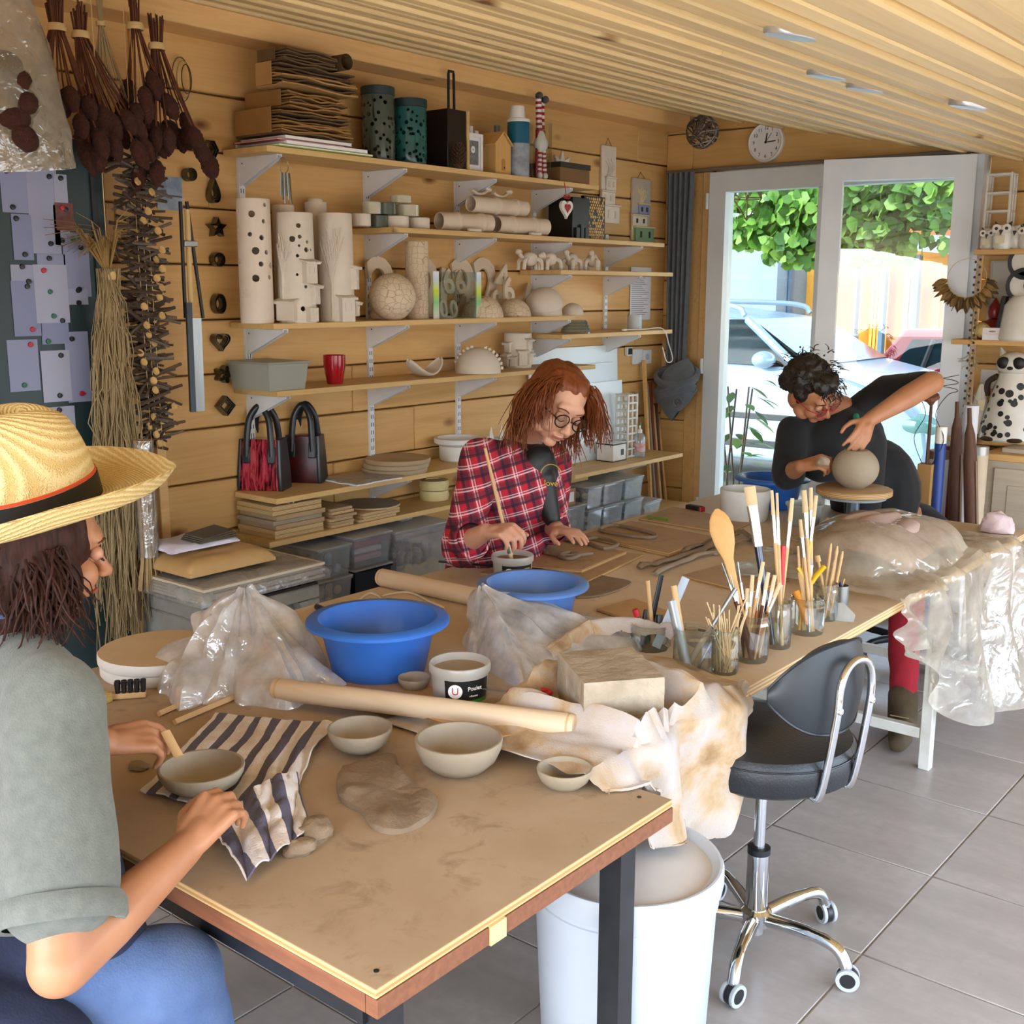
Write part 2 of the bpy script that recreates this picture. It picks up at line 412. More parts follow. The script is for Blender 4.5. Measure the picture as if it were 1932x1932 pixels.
# tables
def tabletop_mat(name,top,top2,stain,edge1,edge2,ns=3,layer=.0045):
 m,t,b=newmat(name)
 v=t.coord();n=t.noise(v,ns,6,.62);c=t.ramp(n,[(.3,top),(.7,top2)])
 n2=t.noise(v,ns*3.1,5,.7,.5);c=t.mix(t.ramp(n2,[(.55,'000000'),(.72,'ffffff')]),c,stain)
 sp=t.new('ShaderNodeSeparateXYZ');tc=t.new('ShaderNodeTexCoord');t.link(tc.outputs['Object'],sp.inputs[0])
 mm=t.new('ShaderNodeMath',operation='PINGPONG');t.link(sp.outputs[2],mm.inputs[0]);mm.inputs[1].default_value=layer
 mg=t.new('ShaderNodeMath',operation='GREATER_THAN');t.link(mm.outputs[0],mg.inputs[0]);mg.inputs[1].default_value=layer*.5
 e=t.mix(mg.outputs[0],edge1,edge2)
 ge=t.new('ShaderNodeNewGeometry');s2=t.new('ShaderNodeSeparateXYZ');t.link(ge.outputs['True Normal'],s2.inputs[0])
 ab=t.new('ShaderNodeMath',operation='ABSOLUTE');t.link(s2.outputs[2],ab.inputs[0])
 gt=t.new('ShaderNodeMath',operation='GREATER_THAN');t.link(ab.outputs[0],gt.inputs[0]);gt.inputs[1].default_value=.6
 t.link(t.mix(gt.outputs[0],e,c),b.inputs['Base Color']);b.inputs['Roughness'].default_value=.55
 t.link(t.bump(n2,.05),b.inputs['Normal']);return m
TZ=.64;FZ=.615
m_tt=tabletop_mat('plywood_tabletop','d0b796','dac6a8','c4aa88','dfc294','bd965e')
m_ft=tabletop_mat('dusty_tabletop','a2896a','b39c80','8f765a','d0aa74','ad8450',4)
m_steelw=M('white_painted_steel','dcdcd4',.4,col2='c6c4ba',ns=14)
m_steelb=M('black_painted_steel','141516',.38,col2='24262a',ns=20)
m_edge=M('red_brown_edging','8a5638',.6,col2='6f432b',ns=15,stretch=(1,6,6))
TX0,TX1,TY0,TY1=-2.354,-1.107,1.632,4.33
bt=thing('work_table','long plywood work table with layered edge on white steel trestles','table',((TX0+TX1)/2,(TY0+TY1)/2,0))
G().bb((TX0,TY0,TZ-.026),(TX1,TY1,TZ)).o('tabletop',m_tt,bt,W=True,bev=.002,smooth=False)
for yy in(1.95,3.47,4.2):
 for xx in(TX0+.06,TX1-.03):
  G().bb((xx-.018,yy-.018,0),(xx+.018,yy+.018,TZ-.026)).o('leg',m_steelw,bt,W=True,bev=.003)
 G().bb((TX0+.08,yy-.015,.10),(TX1-.05,yy+.015,.135)).o('crossbar',m_steelw,bt,W=True,bev=.003)
 G().bb((TX0+.08,yy-.015,TZ-.062),(TX1-.05,yy+.015,TZ-.027)).o('top_rail',m_steelw,bt,W=True,bev=.003)
G().bb((-1.445,1.97,.137),(-1.405,3.45,.167)).o('stretcher',m_steelw,bt,W=True,bev=.003)
FX0,FX1,FY0,FY1=-2.40,-.967,.905,TY0-.004
ft=thing('front_table','clay-stained brown work table with black angle-iron legs','table',((FX0+FX1)/2,(FY0+FY1)/2,0))
G().bb((FX0,FY0,FZ-.014),(FX1,FY1,FZ)).o('tabletop',m_ft,ft,W=True,bev=.0015,smooth=False)
G().bb((FX1-.02,FY0,FZ-.042),(FX1+.002,FY1,FZ-.0145)).o('edge_band',m_edge,ft,W=True,bev=.001)
G().bb((FX0+.02,FY0,FZ-.042),(FX1-.021,FY0+.02,FZ-.0145)).o('edge_band',m_edge,ft,W=True,bev=.001)
for ya,yb in((FY0+.022,FY0+.046),(FY1-.046,FY1-.022)):
 G().bb((FX0+.05,ya,FZ-.085),(FX1-.05,yb,FZ-.015)).o('apron',m_steelb,ft,W=True)
for(lx,sx)in((FX0+.03,1),(FX1-.03,-1)):
 for(ly,sy)in((FY0+.03,1),(FY1-.11,-1)):
  ly=ly if sy==1 else FY1-.12
  G().bb((lx-sx*.004,ly,.0),(lx+sx*.04,ly+.005,FZ-.015)).bb((lx-sx*.004,ly+.005,.0),(lx+sx*.001,ly+.045,FZ-.015)).o('leg',m_steelb,ft,W=True,smooth=False)
for(sx_,sy_)in((FX1-.05,FY1-.03),(FX1-.03,FY0+.03)):
 G().lathe([(.004,0),(.004,.0012),(.0001,.0014)],10,c=(sx_,sy_,FZ)).o('screw',m_steelb,ft,W=True)
G().box((0,0,0),(.006,.035,.03)).o('masking_tape',M('tape_cream','d6bd84',.7),ft).location=Vector((FX1+.002,FY0+.24,FZ-.028))-ft.location
m_ply=tabletop_mat('stacked_ply','b98f5e','c49d6c','a88152','d0a86e','8e6535',4,.0028)
# bucket
m_bucket=M('white_plastic','c6cdd5',.32,col2='bcc4cd',ns=4,spec=.5)
m_dust=M('dusty_lid','d9d6d2',.5,col2='c9bfb2',ns=5)
bk=thing('lidded_bucket','big white plastic bucket with lid standing under the table corner','bucket',(-1.118,1.716,0))
BR,BH=.183,.415
G().lathe([(BR*.86,0),(BR*.88,.004),(BR*.965,BH-.075),(BR*.985,BH-.073),(BR*.985,BH-.06),(BR*.97,BH-.058),(BR*.97,BH-.01)],56).o('body',m_bucket,bk)
G().lathe([(BR*.97,BH-.045),(BR*1.015,BH-.045),(BR*1.03,BH-.03),(BR*1.03,BH-.004),(BR*1.01,BH+.004),(BR*.985,BH+.004),(BR*.95,BH-.004),(BR*.9,BH-.011)],56).o('lid',m_bucket,bk)
G().lathe([(BR*.9,BH-.011),(BR*.88,BH-.008),(.0001,BH-.008)],56).o('lid_panel',m_dust,bk)
G().box((0,0,0),(.05,.02,.05)).o('handle_lug',m_bucket,bk,bev=.005).location=(-.135,-.115,BH-.085)
# stool
m_chrome=M('chrome','d7dadd',.08,1.0)
m_leather=M('black_leatherette','15181c',.38,col2='1d2126',ns=6,bump=.15,bs=180)
m_worn=M('worn_leatherette','1b2024',.45,col2='2c3236',ns=5)
m_rub=M('black_plastic','17191b',.4)
m_gry=M('grey_rubber','a9aeb0',.5)
def swivel(loc,rz,label,seatz,leather,back=True,arm0=0,name='swivel_stool',armm=None):
 st=thing(name,label,'stool',loc,rz)
 G().lathe([(.0001,seatz-.095),(.178,seatz-.095),(.196,seatz-.083),(.201,seatz-.055),(.201,seatz-.028),(.19,seatz-.01),(.15,seatz-.001),(.0001,seatz+.002)],48).o('seat',leather,st)
 se=G().tube([(.201*math.cos(a),.201*math.sin(a),seatz-.026)for a in np.linspace(0,2*math.pi,49)],.0022,6,caps=False).o('seat_seam',leather,st)
 G().cyl((0,0,seatz-.3),(0,0,seatz-.084),.0135,n=20).o('piston',armm or m_chrome,st)
 G().lathe([(.0135,seatz-.29),(.026,seatz-.292),(.026,seatz-.306),(.0001,seatz-.306)],24).o('collar',m_rub,st)
 G().lathe([(.022,.085),(.025,.095),(.0255,seatz-.306),(.0001,seatz-.306)],24).o('column',armm or m_chrome,st)
 G().lathe([(.0001,.045),(.02,.045),(.02,.062),(.034,.068),(.036,.1),(.028,.108),(.0001,.108)],24).o('hub',armm or m_chrome,st)
 for k in range(5):
  a=arm0+k*2*math.pi/5;ca,sa=math.cos(a),math.sin(a)
  pts=catmull([(ca*r_,sa*r_,z_)for r_,z_ in((.03,.085),(.1,.092),(.17,.092),(.205,.08),(.222,.055),(.222,.045))],5)
  ar=G().tube(pts,[.016]*8+[.014]*(len(pts)-8),12).o('arm',armm or m_chrome,st)
  px,py=ca*.228,sa*.228;wa=a+1.1+k*.9;wx,wy=math.cos(wa),math.sin(wa)
  cs=G().add(*[(lambda g:(np.vstack(g.v),g.f))(G().lathe([(.0001,-.009),(.02,-.009),(.024,-.006),(.024,.006),(.02,.009),(.0001,.009)],20))][0],T=np.column_stack([basis((wx,wy,0))[0],basis((wx,wy,0))[1],(wx,wy,0)]),c=(px,py,.026)).o('castor',m_rub,st)
  for s_ in(-1,1):
   T=np.column_stack([basis((wx,wy,0))[0],basis((wx,wy,0))[1],(wx,wy,0)])
   G().lathe([(.017,-.004),(.025,-.004),(.026,0),(.025,.004),(.017,.004),(.017,-.004)],24,T=T,c=(px+s_*wx*.013,py+s_*wy*.013,.026),close=False).o('wheel_tyre',m_gry,cs)
   G().lathe([(.0001,-.003),(.017,-.003),(.017,.003),(.0001,.003)],20,T=T,c=(px+s_*wx*.013,py+s_*wy*.013,.026)).o('wheel_hub',m_rub,cs)
  G().tube([(px,py,.045),(px,py,.058)],.007,8).o('castor_stem',armm or m_chrome,cs)
 if back:
  def pad(u,v):
   a=(u-.5)*1.95;rr_=.175+.012*(1-(2*v-1)**2);hh=.098*(1-abs(2*u-1)**2.6*.85)
   return(rr_*math.cos(a)+.02,rr_*math.sin(a),seatz+.125+(v-.5)*2*hh+.02*math.cos(a))
  bkp=G().grid(pad,25,11,thick=.03).o('backrest',m_worn,st,bev=.006)
  rim=[np.array(pad(u,0))+0 for u in np.linspace(0,1,25)]+[np.array(pad(u,1))for u in np.linspace(1,0,25)]
  G().tube(rim+[rim[0]],.0035,6,caps=False).o('piping',leather,bkp)
  pts=[]
  for yy,seg in((-.055,1),(.055,-1)):
   q=[(.1,yy,seatz-.09),(.165,yy,seatz-.089),(.195,yy,seatz-.075),(.222,yy,seatz+.09),(.226,yy*.98,seatz+.16)]
   q=q if seg==1 else q[::-1]
   pts+=q
   if seg==1:pts+=[(.227,-.035,seatz+.2),(.227,0,seatz+.213),(.227,.035,seatz+.2)]
  G().tube(catmull(pts,6),.0085,12).o('back_hoop',m_chrome,st)
  for yy in(-.055,.055):G().lathe([(.0001,0),(.009,0),(.007,.005),(.0001,.006)],12,T=rotm(0,R(80),0),c=(.228,yy,seatz+.115)).o('bolt',m_chrome,st)
 return st
p=Uz(1423,1790,0)
swivel((p[0],p[1],0),R(-12),'black padded swivel stool with chrome hoop backrest beside the work table',.548,m_leather,True,R(-62))
# wall shelving
SD=.25
def dep(p):return float((np.asarray(p)-CAMP)@fw)
def sz(px,p):return px*dep(p)/F
def onx(px,py,xo=.125):return Ux(px,py,XW+xo)
m_slot=M('slot_dark','33363a',.7)
UPR=[(2.591,.55,2.0),(3.193,.60,2.0),(3.72,.60,2.0),(4.25,.60,2.0),(4.84,.62,1.77)]
ups=[]
for k,(y,za,zb)in enumerate(UPR):
 u=thing('shelf_upright',['first','second','third','fourth','fifth'][k]+' white slotted shelf rail counted from the cookie cutters','shelf rail',(XW,y,za),0,'slotted shelf rails')
 G().bb((.0,-.0125,0),(.012,.0125,zb-za)).o('rail',m_white,u,smooth=False)
 g=G();z=.03
 while z<zb-za-.03:
  for s_ in(-.0055,.0055):g.bb((.012,s_-.0016,z),(.0124,s_+.0016,z+.016))
  z+=.032
 stuff(g.o('slots',m_slot,u,smooth=False));ups.append(u)
SH={}
def shelf(key,y0,y1,zb,depth,label,th=.02,mat=None,ups_=()):
 s=thing('wall_shelf',label,'shelf',(XW,(y0+y1)/2,zb))
 G().bb((XW+.012,y0,zb),(XW+depth,y1,zb+th)).o('board',mat or m_shelf,s,W=True,bev=.002,smooth=False)
 for k in ups_:
  y=UPR[k][0];d=depth-.03
  v=[(.013,0),(d,0),(d,-.012),(.02,-.095),(.013,-.095)]
  g=G().prism(v,.003,T=np.array([[1,0,0],[0,0,1],[0,1,0]]),c=(XW,y-.011,zb-.0005))
  g.prism(v,.003,T=np.array([[1,0,0],[0,0,1],[0,1,0]]),c=(XW,y+.008,zb-.0005))
  g.bb((XW+.013,y-.008,zb-.004),(XW+d,y+.008,zb-.0008))
  b=g.o('bracket',m_white,s,W=True,smooth=False)
  G().lathe([(.003,0),(.003,.0006)],8,T=rotm(R(90),0,0),c=(XW+.03,y-.011,zb-.02)).o('bracket_hole',m_slot,b,W=True)
 SH[key]=zb+th;return s
shelf(1,2.515,4.425,1.947,SD,'top pine shelf carrying paper bundles, perforated vases and the birdhouse',ups_=(0,1,2,3))
shelf(2,3.10,5.00,1.708,SD,'pine shelf carrying glazed rings and clay tubes',ups_=(1,2,3,4))
shelf(3,2.515,4.25,1.362,SD,'pine shelf carrying tall clay lanterns, numerals and domes',ups_=(0,1,2,3))
shelf(4,4.14,5.09,1.565,SD,'short pine shelf carrying four-legged clay animals',ups_=(3,4))
shelf(5,4.155,5.10,1.278,SD,'short pine shelf carrying a glass dish and a pale cup',ups_=(3,4))
shelf(6,2.52,4.42,1.131,SD,'pine shelf carrying the red cup and the plastic tub',ups_=(0,1,2))
shelf(7,2.50,4.05,.756,SD,'pine shelf carrying two ceramic handbags',ups_=(0,1,2))
shelf(8,2.46,4.375,.606,.25,'pine shelf carrying stacks of square wooden boards',ups_=(1,2,3))
shelf(9,4.20,5.16,.634,.30,'wide pine board carrying leaning white panels and a bottle',ups_=(4,))
m_bisque=M('bisque_clay','d9c9b4',.75,col2='e3d6c4',ns=9,bump=.12,bs=120)
m_bisw=M('pale_bisque','e2d8c8',.7,col2='d3c6b2',ns=9,bump=.08,bs=100)
m_bisc=M('cracked_bisque','d3bfa4',.75,col2='dfcfb8',ns=6,bump=.1,bs=90)
m_hole=M('hole_dark','3a2f25',.9)
m_glz=M('glossy_cream_glaze','cfcbb8',.12,col2='b9b396',ns=18,coat=.5)
m_teal=M('teal_crackle_glaze','2f6d66',.25,col2='1c4a48',ns=14,coat=.4)
m_grn=M('grey_green_glaze','57604f',.3,col2='3f4840',ns=12,coat=.3)
m_kraft=M('kraft_paper','a3793f',.8,col2='8d6531',ns=5,bump=.2,bs=20)
m_kraftd=M('dark_kraft_paper','6f5430',.8,col2='5a4326',ns=6,bump=.2,bs=20)
m_paper=M('white_paper','e6e4e8',.8)
m_black=M('black_matt','141414',.5)
m_red=M('glossy_red','b3121e',.15,coat=.6,col2='8d0c18',ns=8)
m_reds=M('red_satin','c01f2c',.45)
def rz(a):return rotm(0,0,a)
def bool_cut(ob,cutter_g):
 cu=cutter_g.o('cutter_tmp',None,None,smooth=False,loc=(0,0,0));cu.parent=ob.parent
 mo=ob.modifiers.new('cut','BOOLEAN');mo.operation='DIFFERENCE';mo.object=cu;mo.solver='FAST'
 bpy.context.view_layer.update()
 me=bpy.data.meshes.new_from_object(ob.evaluated_get(bpy.context.evaluated_depsgraph_get()))
 ob.modifiers.remove(mo);ob.data=me;bpy.data.objects.remove(cu)
 for p_ in me.polygons:p_.use_smooth=True
 try:me.set_sharp_from_angle(angle=R(35))
 except Exception:pass
def holes_on_cyl(ob,r,spots,n=10):
 """cuts round holes through the wall of an upright tube (angles measured around its axis)"""
 g=G()
 for a,z,hr in spots:
  d=np.array([math.cos(a),math.sin(a),0]);u=np.array([-math.sin(a),math.cos(a),0]);T=np.column_stack([u,(0,0,1),d])
  g.lathe([(hr,.015),(hr,-.022)],n,T=T,c=d*r+np.array([0,0,z]))
 bool_cut(ob,g)
CAMANG=lambda p:math.atan2(-p[1],-p[0])
def cylinder_pot(name,label,p,r,h,mat,spots,rim=None,band=None,group=None,taper=1.0):
 t=thing(name,label,'lantern',p,0,group)
 body_r=r
 prof=[(r*.97,0),(r,.004),(r*taper,h-.003),(r*taper-.001,h),(r*taper-.006,h),(r*taper-.007,h-.003),(r-.008,.01),(.0001,.01)]
 o=G().lathe(prof,40).o('body',mat,t)
 a0=CAMANG(p)
 if spots:holes_on_cyl(o,r,[(a0+a,z*h,hr)for a,z,hr in spots])
 if rim:G().lathe([(r*1.0,h-rim[0]),(r*1.04,h-rim[0]+.002),(r*1.04,h+.002),(r*.98,h+.004),(r*.9,h+.003)],40).o('rim',rim[1],t)
 return t
zt=SH[1]
mags=[('e8e6e6','stack-bottom magazine with white cover',.30),('5f8a1c','thin green-edged magazine',.31),('d9cfd2','pale pink magazine',.29),('b9344a','thin red-edged booklet',.2),('efe9d8','cream-paged magazine just under the paper bundles',.24)]
z=zt+.0005
cols=[('8fa43a','e9ecd9'),('d8c8d0','f2efe6'),('b8263a','e8e2d8'),('cfc4d2','f0ead9')]
lab=['green-covered magazine lying on the top shelf under a pink one','pale pink magazine lying second in the stack under the paper bundles','thin red booklet lying between two magazines under the paper bundles','mauve magazine lying just under the brown paper bundles']
for k,(cc,pg)in enumerate(cols):
 h=(.007,.012,.005,.011)[k];y0=2.55+.03*(k%2);L=(.43,.37,.30,.30)[k];x1=XW+(.27,.275,.262,.268)[k]
 t=thing('magazine',lab[k],'magazine',(XW+.15,y0+L/2,z),0,'magazines on the top shelf')
 m1=M('mag_cover_%d'%k,cc,.35);m2=M('mag_page_%d'%k,pg,.8)
 G().bb((XW+.03,y0+.002,z+.0012),(x1-.002,y0+L-.001,z+h-.0012)).o('pages',m2,t,W=True,smooth=False)
 G().bb((XW+.028,y0,z),(x1,y0+L,z+.0012)).bb((XW+.028,y0,z+h-.0012),(x1,y0+L,z+h)).bb((XW+.0265,y0,z),(XW+.028,y0+L,z+h)).o('cover',m1,t,W=True,smooth=False)
 z+=h+.0006
def kraft(label,y0,y1,z0_,h,x0,x1,seed,mat,roll=False):
 t=thing('kraft_paper_bundle',label,'paper',((x0+x1)/2,(y0+y1)/2,z0_),0,'brown paper bundles on the top shelf')
 n=max(5,int(h/.0085))
 for i in range(n):
  za=z0_+h*(i+.08)/n
  dy=.018*hsh(seed,i)-.004;dx=.035*hsh(seed,i,2)
  def fn(u,v,za=za,i=i):
   e=max(0,(u-.55)/.45)
   x_=x0+(x1-dx-x0)*u
   return(x_,y0+dy*.4+(y1-y0-dy)*v,za+h/n*.75*e*(vnoise(v*5+i*3.1,seed,u*2)*.9)+h*.03*e*vnoise(v*2.2,seed+i*.15))
  G().grid(fn,14,12,thick=h/n*.55).o('sheet',mat if hsh(seed,i,5)>.35 else m_kraftd,t,W=True)
 G().bb((x0,y0-.004,z0_+.001),(x1-.055,y0-.001,z0_+h-.001)).o('folded_side',mat,t,W=True,bev=.001)
 return t
m_kraft2=M('kraft_paper_pale','b88d57',.8,col2='a67c45',ns=5)
kraft('lowest thick bundle of folded brown kraft paper on the top shelf',2.56,2.88,z+.008,.084,XW+.03,XW+.28,1.3,m_kraft)
z+=.098
kraft('narrow bundle of brown kraft paper second from the shelf',2.60,2.86,z,.055,XW+.04,XW+.285,4.7,m_kraft)
z+=.062
kraft('frayed bundle of brown kraft paper third from the shelf',2.56,2.90,z,.075,XW+.153,XW+.29,7.9,m_kraft2)
kr=kraft('dark bundle of brown kraft paper topmost, under the beam',2.57,2.80,z+.077,.04,XW+.153,XW+.30,11.1,m_kraftd)
G().tube([(x_,2.845,z+.077+.028)for x_ in(XW+.16,XW+.29)],.027,16,caps=False).o('rolled_sheet',m_kraftd,kr,W=True)
def spots(n,seed,r0,r1,amax=1.45,z0_=.08,z1=.86,mind=.16):
 out=[];tries=0
 while len(out)<n and tries<2000:
  tries+=1;a=(hsh(seed,tries)-.5)*2*amax;zz=z0_+(z1-z0_)*hsh(seed,tries,3)
  if all((a-b)**2*.35+(zz-c)**2>mind**2*.35 for b,c,_ in out):out.append((a,zz,r0+(r1-r0)*hsh(seed,tries,7)))
 return out
p=onx(715,305,.11);p[2]=zt
cylinder_pot('perforated_vase','tall grey-green perforated ceramic vase beside the paper bundles',p,.062,.275,m_grn,spots(46,2.2,.005,.0085,mind=.13),rim=(.028,M('vase_dark_rim','2a3a3c',.5)))
p=onx(775,305,.14);p[2]=zt
cylinder_pot('perforated_vase','teal perforated ceramic vase with dark rim beside the black case',p,.064,.245,m_teal,spots(52,5.1,.005,.0085,mind=.125),rim=(.028,M('vase_dark_rim2','1d3236',.5)))
y0=onx(812,318,.13)[1];y1=onx(850,318,.13)[1]
t=thing('dark_wooden_case','dark upright wooden case with pale edge and tall black loop handle','case',(XW+.14,(y0+y1)/2,zt))
G().bb((XW+.07,y0,zt),(XW+.225,y1,zt+.225)).o('body',M('dark_brown_lacquer','1d120d',.4),t,W=True,bev=.002)
G().bb((XW+.226,y1-.012,zt),(XW+.232,y1+.002,zt+.225)).o('edge_strip',m_shelf,t,W=True)
ym=(y0+y1)/2
G().tube([(XW+.19,ym-.016,zt+.226),(XW+.19,ym-.014,zt+.36),(XW+.19,ym-.012,zt+.372),(XW+.19,ym+.014,zt+.372),(XW+.19,ym+.016,zt+.36),(XW+.19,ym+.018,zt+.226)],.0055,8).o('handle',m_black,t,W=True)
def pinecone(label,p,r,h):
 t=thing('pine_cone',label,'pine cone',p);m=M('pine_cone_brown','3b2416',.7,col2='57391f',ns=30)
 G().ell((0,0,h*.5),(r*.6,r*.6,h*.5),12,8).o('core',m,t)
 g=G()
 for i in range(13):
  zz=h*(i+.3)/13;rr=r*math.sin(math.pi*min(.98,(.12+.8*(i/13))))**.7
  for k in range(8):
   a=2*math.pi*(k+.5*(i%2))/8;d=np.array([math.cos(a),math.sin(a),0])
   T=np.column_stack([d,(-d[1],d[0],0),(0,0,1)])
   g.ell(d*rr*.75+np.array([0,0,zz]),(r*.32,r*.2,h*.03),6,4,T=T@rotm(0,-.5,0))
 g.o('scales',m,t);return t
p=onx(866,322,.262);p[2]=zt;pinecone('dark open pine cone standing in front of the dark case',p,.03,.095)
m_fr=M('white_frame','e9e6df',.4);m_bwp=M('grey_photo','55585a',.3,col2='8d9092',ns=60)
y0=onx(875,322,.2)[1];y1=onx(908,322,.2)[1]
t=thing('framed_photograph','small white picture frame with grey flower photograph on the top shelf','picture frame',(XW+.2,(y0+y1)/2,zt))
w_,h_=y1-y0,.15
G().bb((-.006,-w_/2,0),(.01,-w_/2+.013,h_)).bb((-.006,w_/2-.013,0),(.01,w_/2,h_)).bb((-.006,-w_/2+.013,0),(.01,w_/2-.013,.014)).bb((-.006,-w_/2+.013,h_-.014),(.01,w_/2-.013,h_)).o('frame',m_fr,t,smooth=False)
G().bb((-.004,-w_/2+.012,.013),(.002,w_/2-.012,h_-.013)).o('mat_board',m_paper,t,smooth=False)
G().bb((.002,-w_/2+.02,.028),(.0028,w_/2-.02,h_-.028)).o('photograph',m_bwp,t,smooth=False)
g=G()
for k in range(6):
 a=k*math.pi/3;g.ell((.0034,.0075*math.cos(a),h_*.58+.009*math.sin(a)),(.0006,.005,.008),8,6,T=rotm(a,0,0)@np.eye(3))
g.o('flower_print',M('flower_white','e8e8e6',.6),t)
for k,(px,wpx,hh,cc)in enumerate(((866,10,.19,'e4e2dd'),(876,10,.175,'d7d6d4'),(886,8,.16,'e9e7e2'),(896,5,.155,'d8b9b0'),(902,6,.165,'eeebe4'))):
 p=onx(px,322,.08);ww=sz(wpx,p)
 bo=thing('book',['white','light grey','off-white','pale pink','ivory'][k]+' book spine standing behind the white picture frame','book',(XW+.08,p[1]+ww/2,zt),0,'books on the top shelf')
 G().bb((-.06,-ww/2,0),(.06,-ww/2+.001,hh)).bb((-.06,ww/2-.001,0),(.06,ww/2,hh)).bb((.059,-ww/2,0),(.06,ww/2,hh)).o('cover',M('book_%d'%k,cc,.5),bo,smooth=False)
 G().bb((-.058,-ww/2+.001,.002),(.0585,ww/2-.001,hh-.003)).o('pages',m_paper,bo,smooth=False)
y0=onx(921,330,.17)[1];y1=onx(950,330,.17)[1];w_=y1-y0
m_lw=wood('pale_birdhouse_wood','d9ac66','c2914c',2,2)
t=thing('birdhouse','little pale wooden birdhouse with gable roof and arched door','birdhouse',(XW+.16,(y0+y1)/2,zt))
hb=.12;hg=.165
G().prism([(-w_/2,0),(w_/2,0),(w_/2,hb),(0,hg),(-w_/2,hb)],.1,T=np.array([[0,0,1],[1,0,0],[0,1,0]]),c=(-.05,0,0)).o('body',m_lw,t,smooth=False)
for s_ in(-1,1):
 an=math.atan2(hg-hb,w_/2);L_=math.hypot(w_/2,hg-hb)+.014
 G().box((0,s_*(w_/4+.004),(hb+hg)/2+.003),(.115,L_,.005),T=None).o('roof',m_lw,t,smooth=False).rotation_euler=(0,0,0)
for ch in list(t.children):
 if ch.name.startswith('roof'):
  s_=1 if np.mean([v.co.y for v in ch.data.vertices])>0 else-1
  T=Matrix.Translation((0,s_*(w_/4+.004),(hb+hg)/2+.005))@Matrix.Rotation(-s_*an,4,'X')@Matrix.Translation((0,-s_*(w_/4+.004),-(hb+hg)/2-.003));ch.data.transform(T)
arch=[(-.012,0),(.012,0)]+[(.012*math.cos(a),.035+.012*math.sin(a))for a in np.linspace(0,math.pi,9)]
G().prism(arch,.0012,T=np.array([[0,0,1],[1,0,0],[0,1,0]]),c=(.0502,0,.02)).o('door',M('birdhouse_door','b5803f',.6),t,smooth=False)
G().lathe([(.004,0),(.004,.001)],8,T=rotm(0,R(90),0),c=(.0515,.006,.03)).o('door_hole',m_hole,t)
p=onx(938,330,.06);p[2]=zt
t=thing('glass_bottle','dark glass bottle standing behind the birdhouse','bottle',p)
m_gb=M('dark_bottle_glass','18261f',.08,coat=.5)
G().lathe([(.0001,0),(.026,0),(.028,.01),(.028,.13),(.013,.165),(.012,.2),(.0001,.2)],20).o('body',m_gb,t)
G().lathe([(.0135,.19),(.0135,.225),(.0001,.225)],16).o('cap',M('bottle_cap','8d8f8c',.4,.5),t)
p=onx(978,338,.2);p[2]=zt;r_=sz(21,p)
t=thing('round_tin','tall round tin with teal top and grey landscape print on the top shelf','tin',p)
h_=.235
G().lathe([(.0001,0),(r_,0),(r_,h_*.62),(.0001,h_*.62)],32).o('printed_band',M('tin_print','6f7880',.35,col2='aab2b6',ns=25),t)
G().lathe([(r_*1.004,h_*.58),(r_*1.004,h_-.008)],32,close=False).o('teal_band',M('teal_print','0f5f78',.3),t)
G().lathe([(r_*1.012,h_-.012),(r_*1.012,h_),(.0001,h_)],32).o('lid',m_fr,t)
p2=onx(966,338,.13)
p2[2]=zt+h_+.0005;p2=np.array([p[0],p[1]-.008,zt+h_+.0005])
t=thing('white_cup','upturned white tapered cup standing on the teal tin','cup',p2)
G().lathe([(.0001,0),(.034,0),(.034,.004),(.029,.052),(.0001,.054)],24).o('body',m_fr,t);G().lathe([(.0345,0),(.0355,.002),(.0345,.006)],24).o('rim',m_fr,t)
p=onx(1020,342,.2);p[2]=zt
t=thing('striped_doll','red and white striped clay doll with legs in the air and white skirt','doll',p)
m_wh=M('doll_white','e8e2d8',.5);m_dr=M('doll_red','a3182a',.5);m_gr=M('doll_grey','4b4b50',.6)
def stripes(a,b,r0,n,nm):
 a=np.array(a);b=np.array(b)
 for i in range(n):
  G().cyl(a+(b-a)*i/n,a+(b-a)*(i+1)/n,r0,n=12).o(nm,m_dr if i%2==0 else m_wh,t)
stripes((0,-.012,.205),(0,-.02,.335),.013,12,'striped_leg')
stripes((.0,.012,.215),(-.01,.022,.325),.009,8,'striped_leg')
stripes((.005,-.016,.03),(.005,-.012,.125),.010,10,'striped_arm');stripes((.005,.022,.03),(.005,.014,.125),.010,10,'striped_arm')
G().lathe([(.012,.205),(.02,.195),(.036,.16),(.038,.15),(.034,.135),(.018,.12)],20,sx=.7).o('skirt',m_wh,t)
G().bb((-.008,-.03,.002),(.002,.032,.21)).o('dress_back',m_dr,t,bev=.003)
for yy,zz in((-.02,.348),(.022,.336)):G().ell((.004,yy,zz),(.02,.011,.016),12,8).o('shoe',m_gr,t)
for yy in(-.016,.022):G().ell((.008,yy,.018),(.012,.013,.016),12,8).o('hand',m_wh,t)
G().lathe([(.048,.0),(.048,.24)],28,close=False).o('glass_sleeve',glassmat('sleeve_glass','f2f6f4',.06),t)
p=onx(1046,335,.07)
def starpoly(n,r0,r1):return[((r0 if k%2==0 else r1)*math.sin(math.pi*k/n),(r0 if k%2==0 else r1)*math.cos(math.pi*k/n))for k in range(2*n)]
t=tag(G().prism(starpoly(8,.085,.045),.012,T=np.array([[0,0,1],[1,0,0],[0,1,0]])).o('paper_star',m_fr,bev=.001,smooth=False,loc=(0,0,0)),'white pointed star standing behind the striped doll','star')
t.location=(XW+.06,p[1]+.06,zt+.079)
y0=onx(1045,350,.2)[1];y1=onx(1100,352,.2)[1]
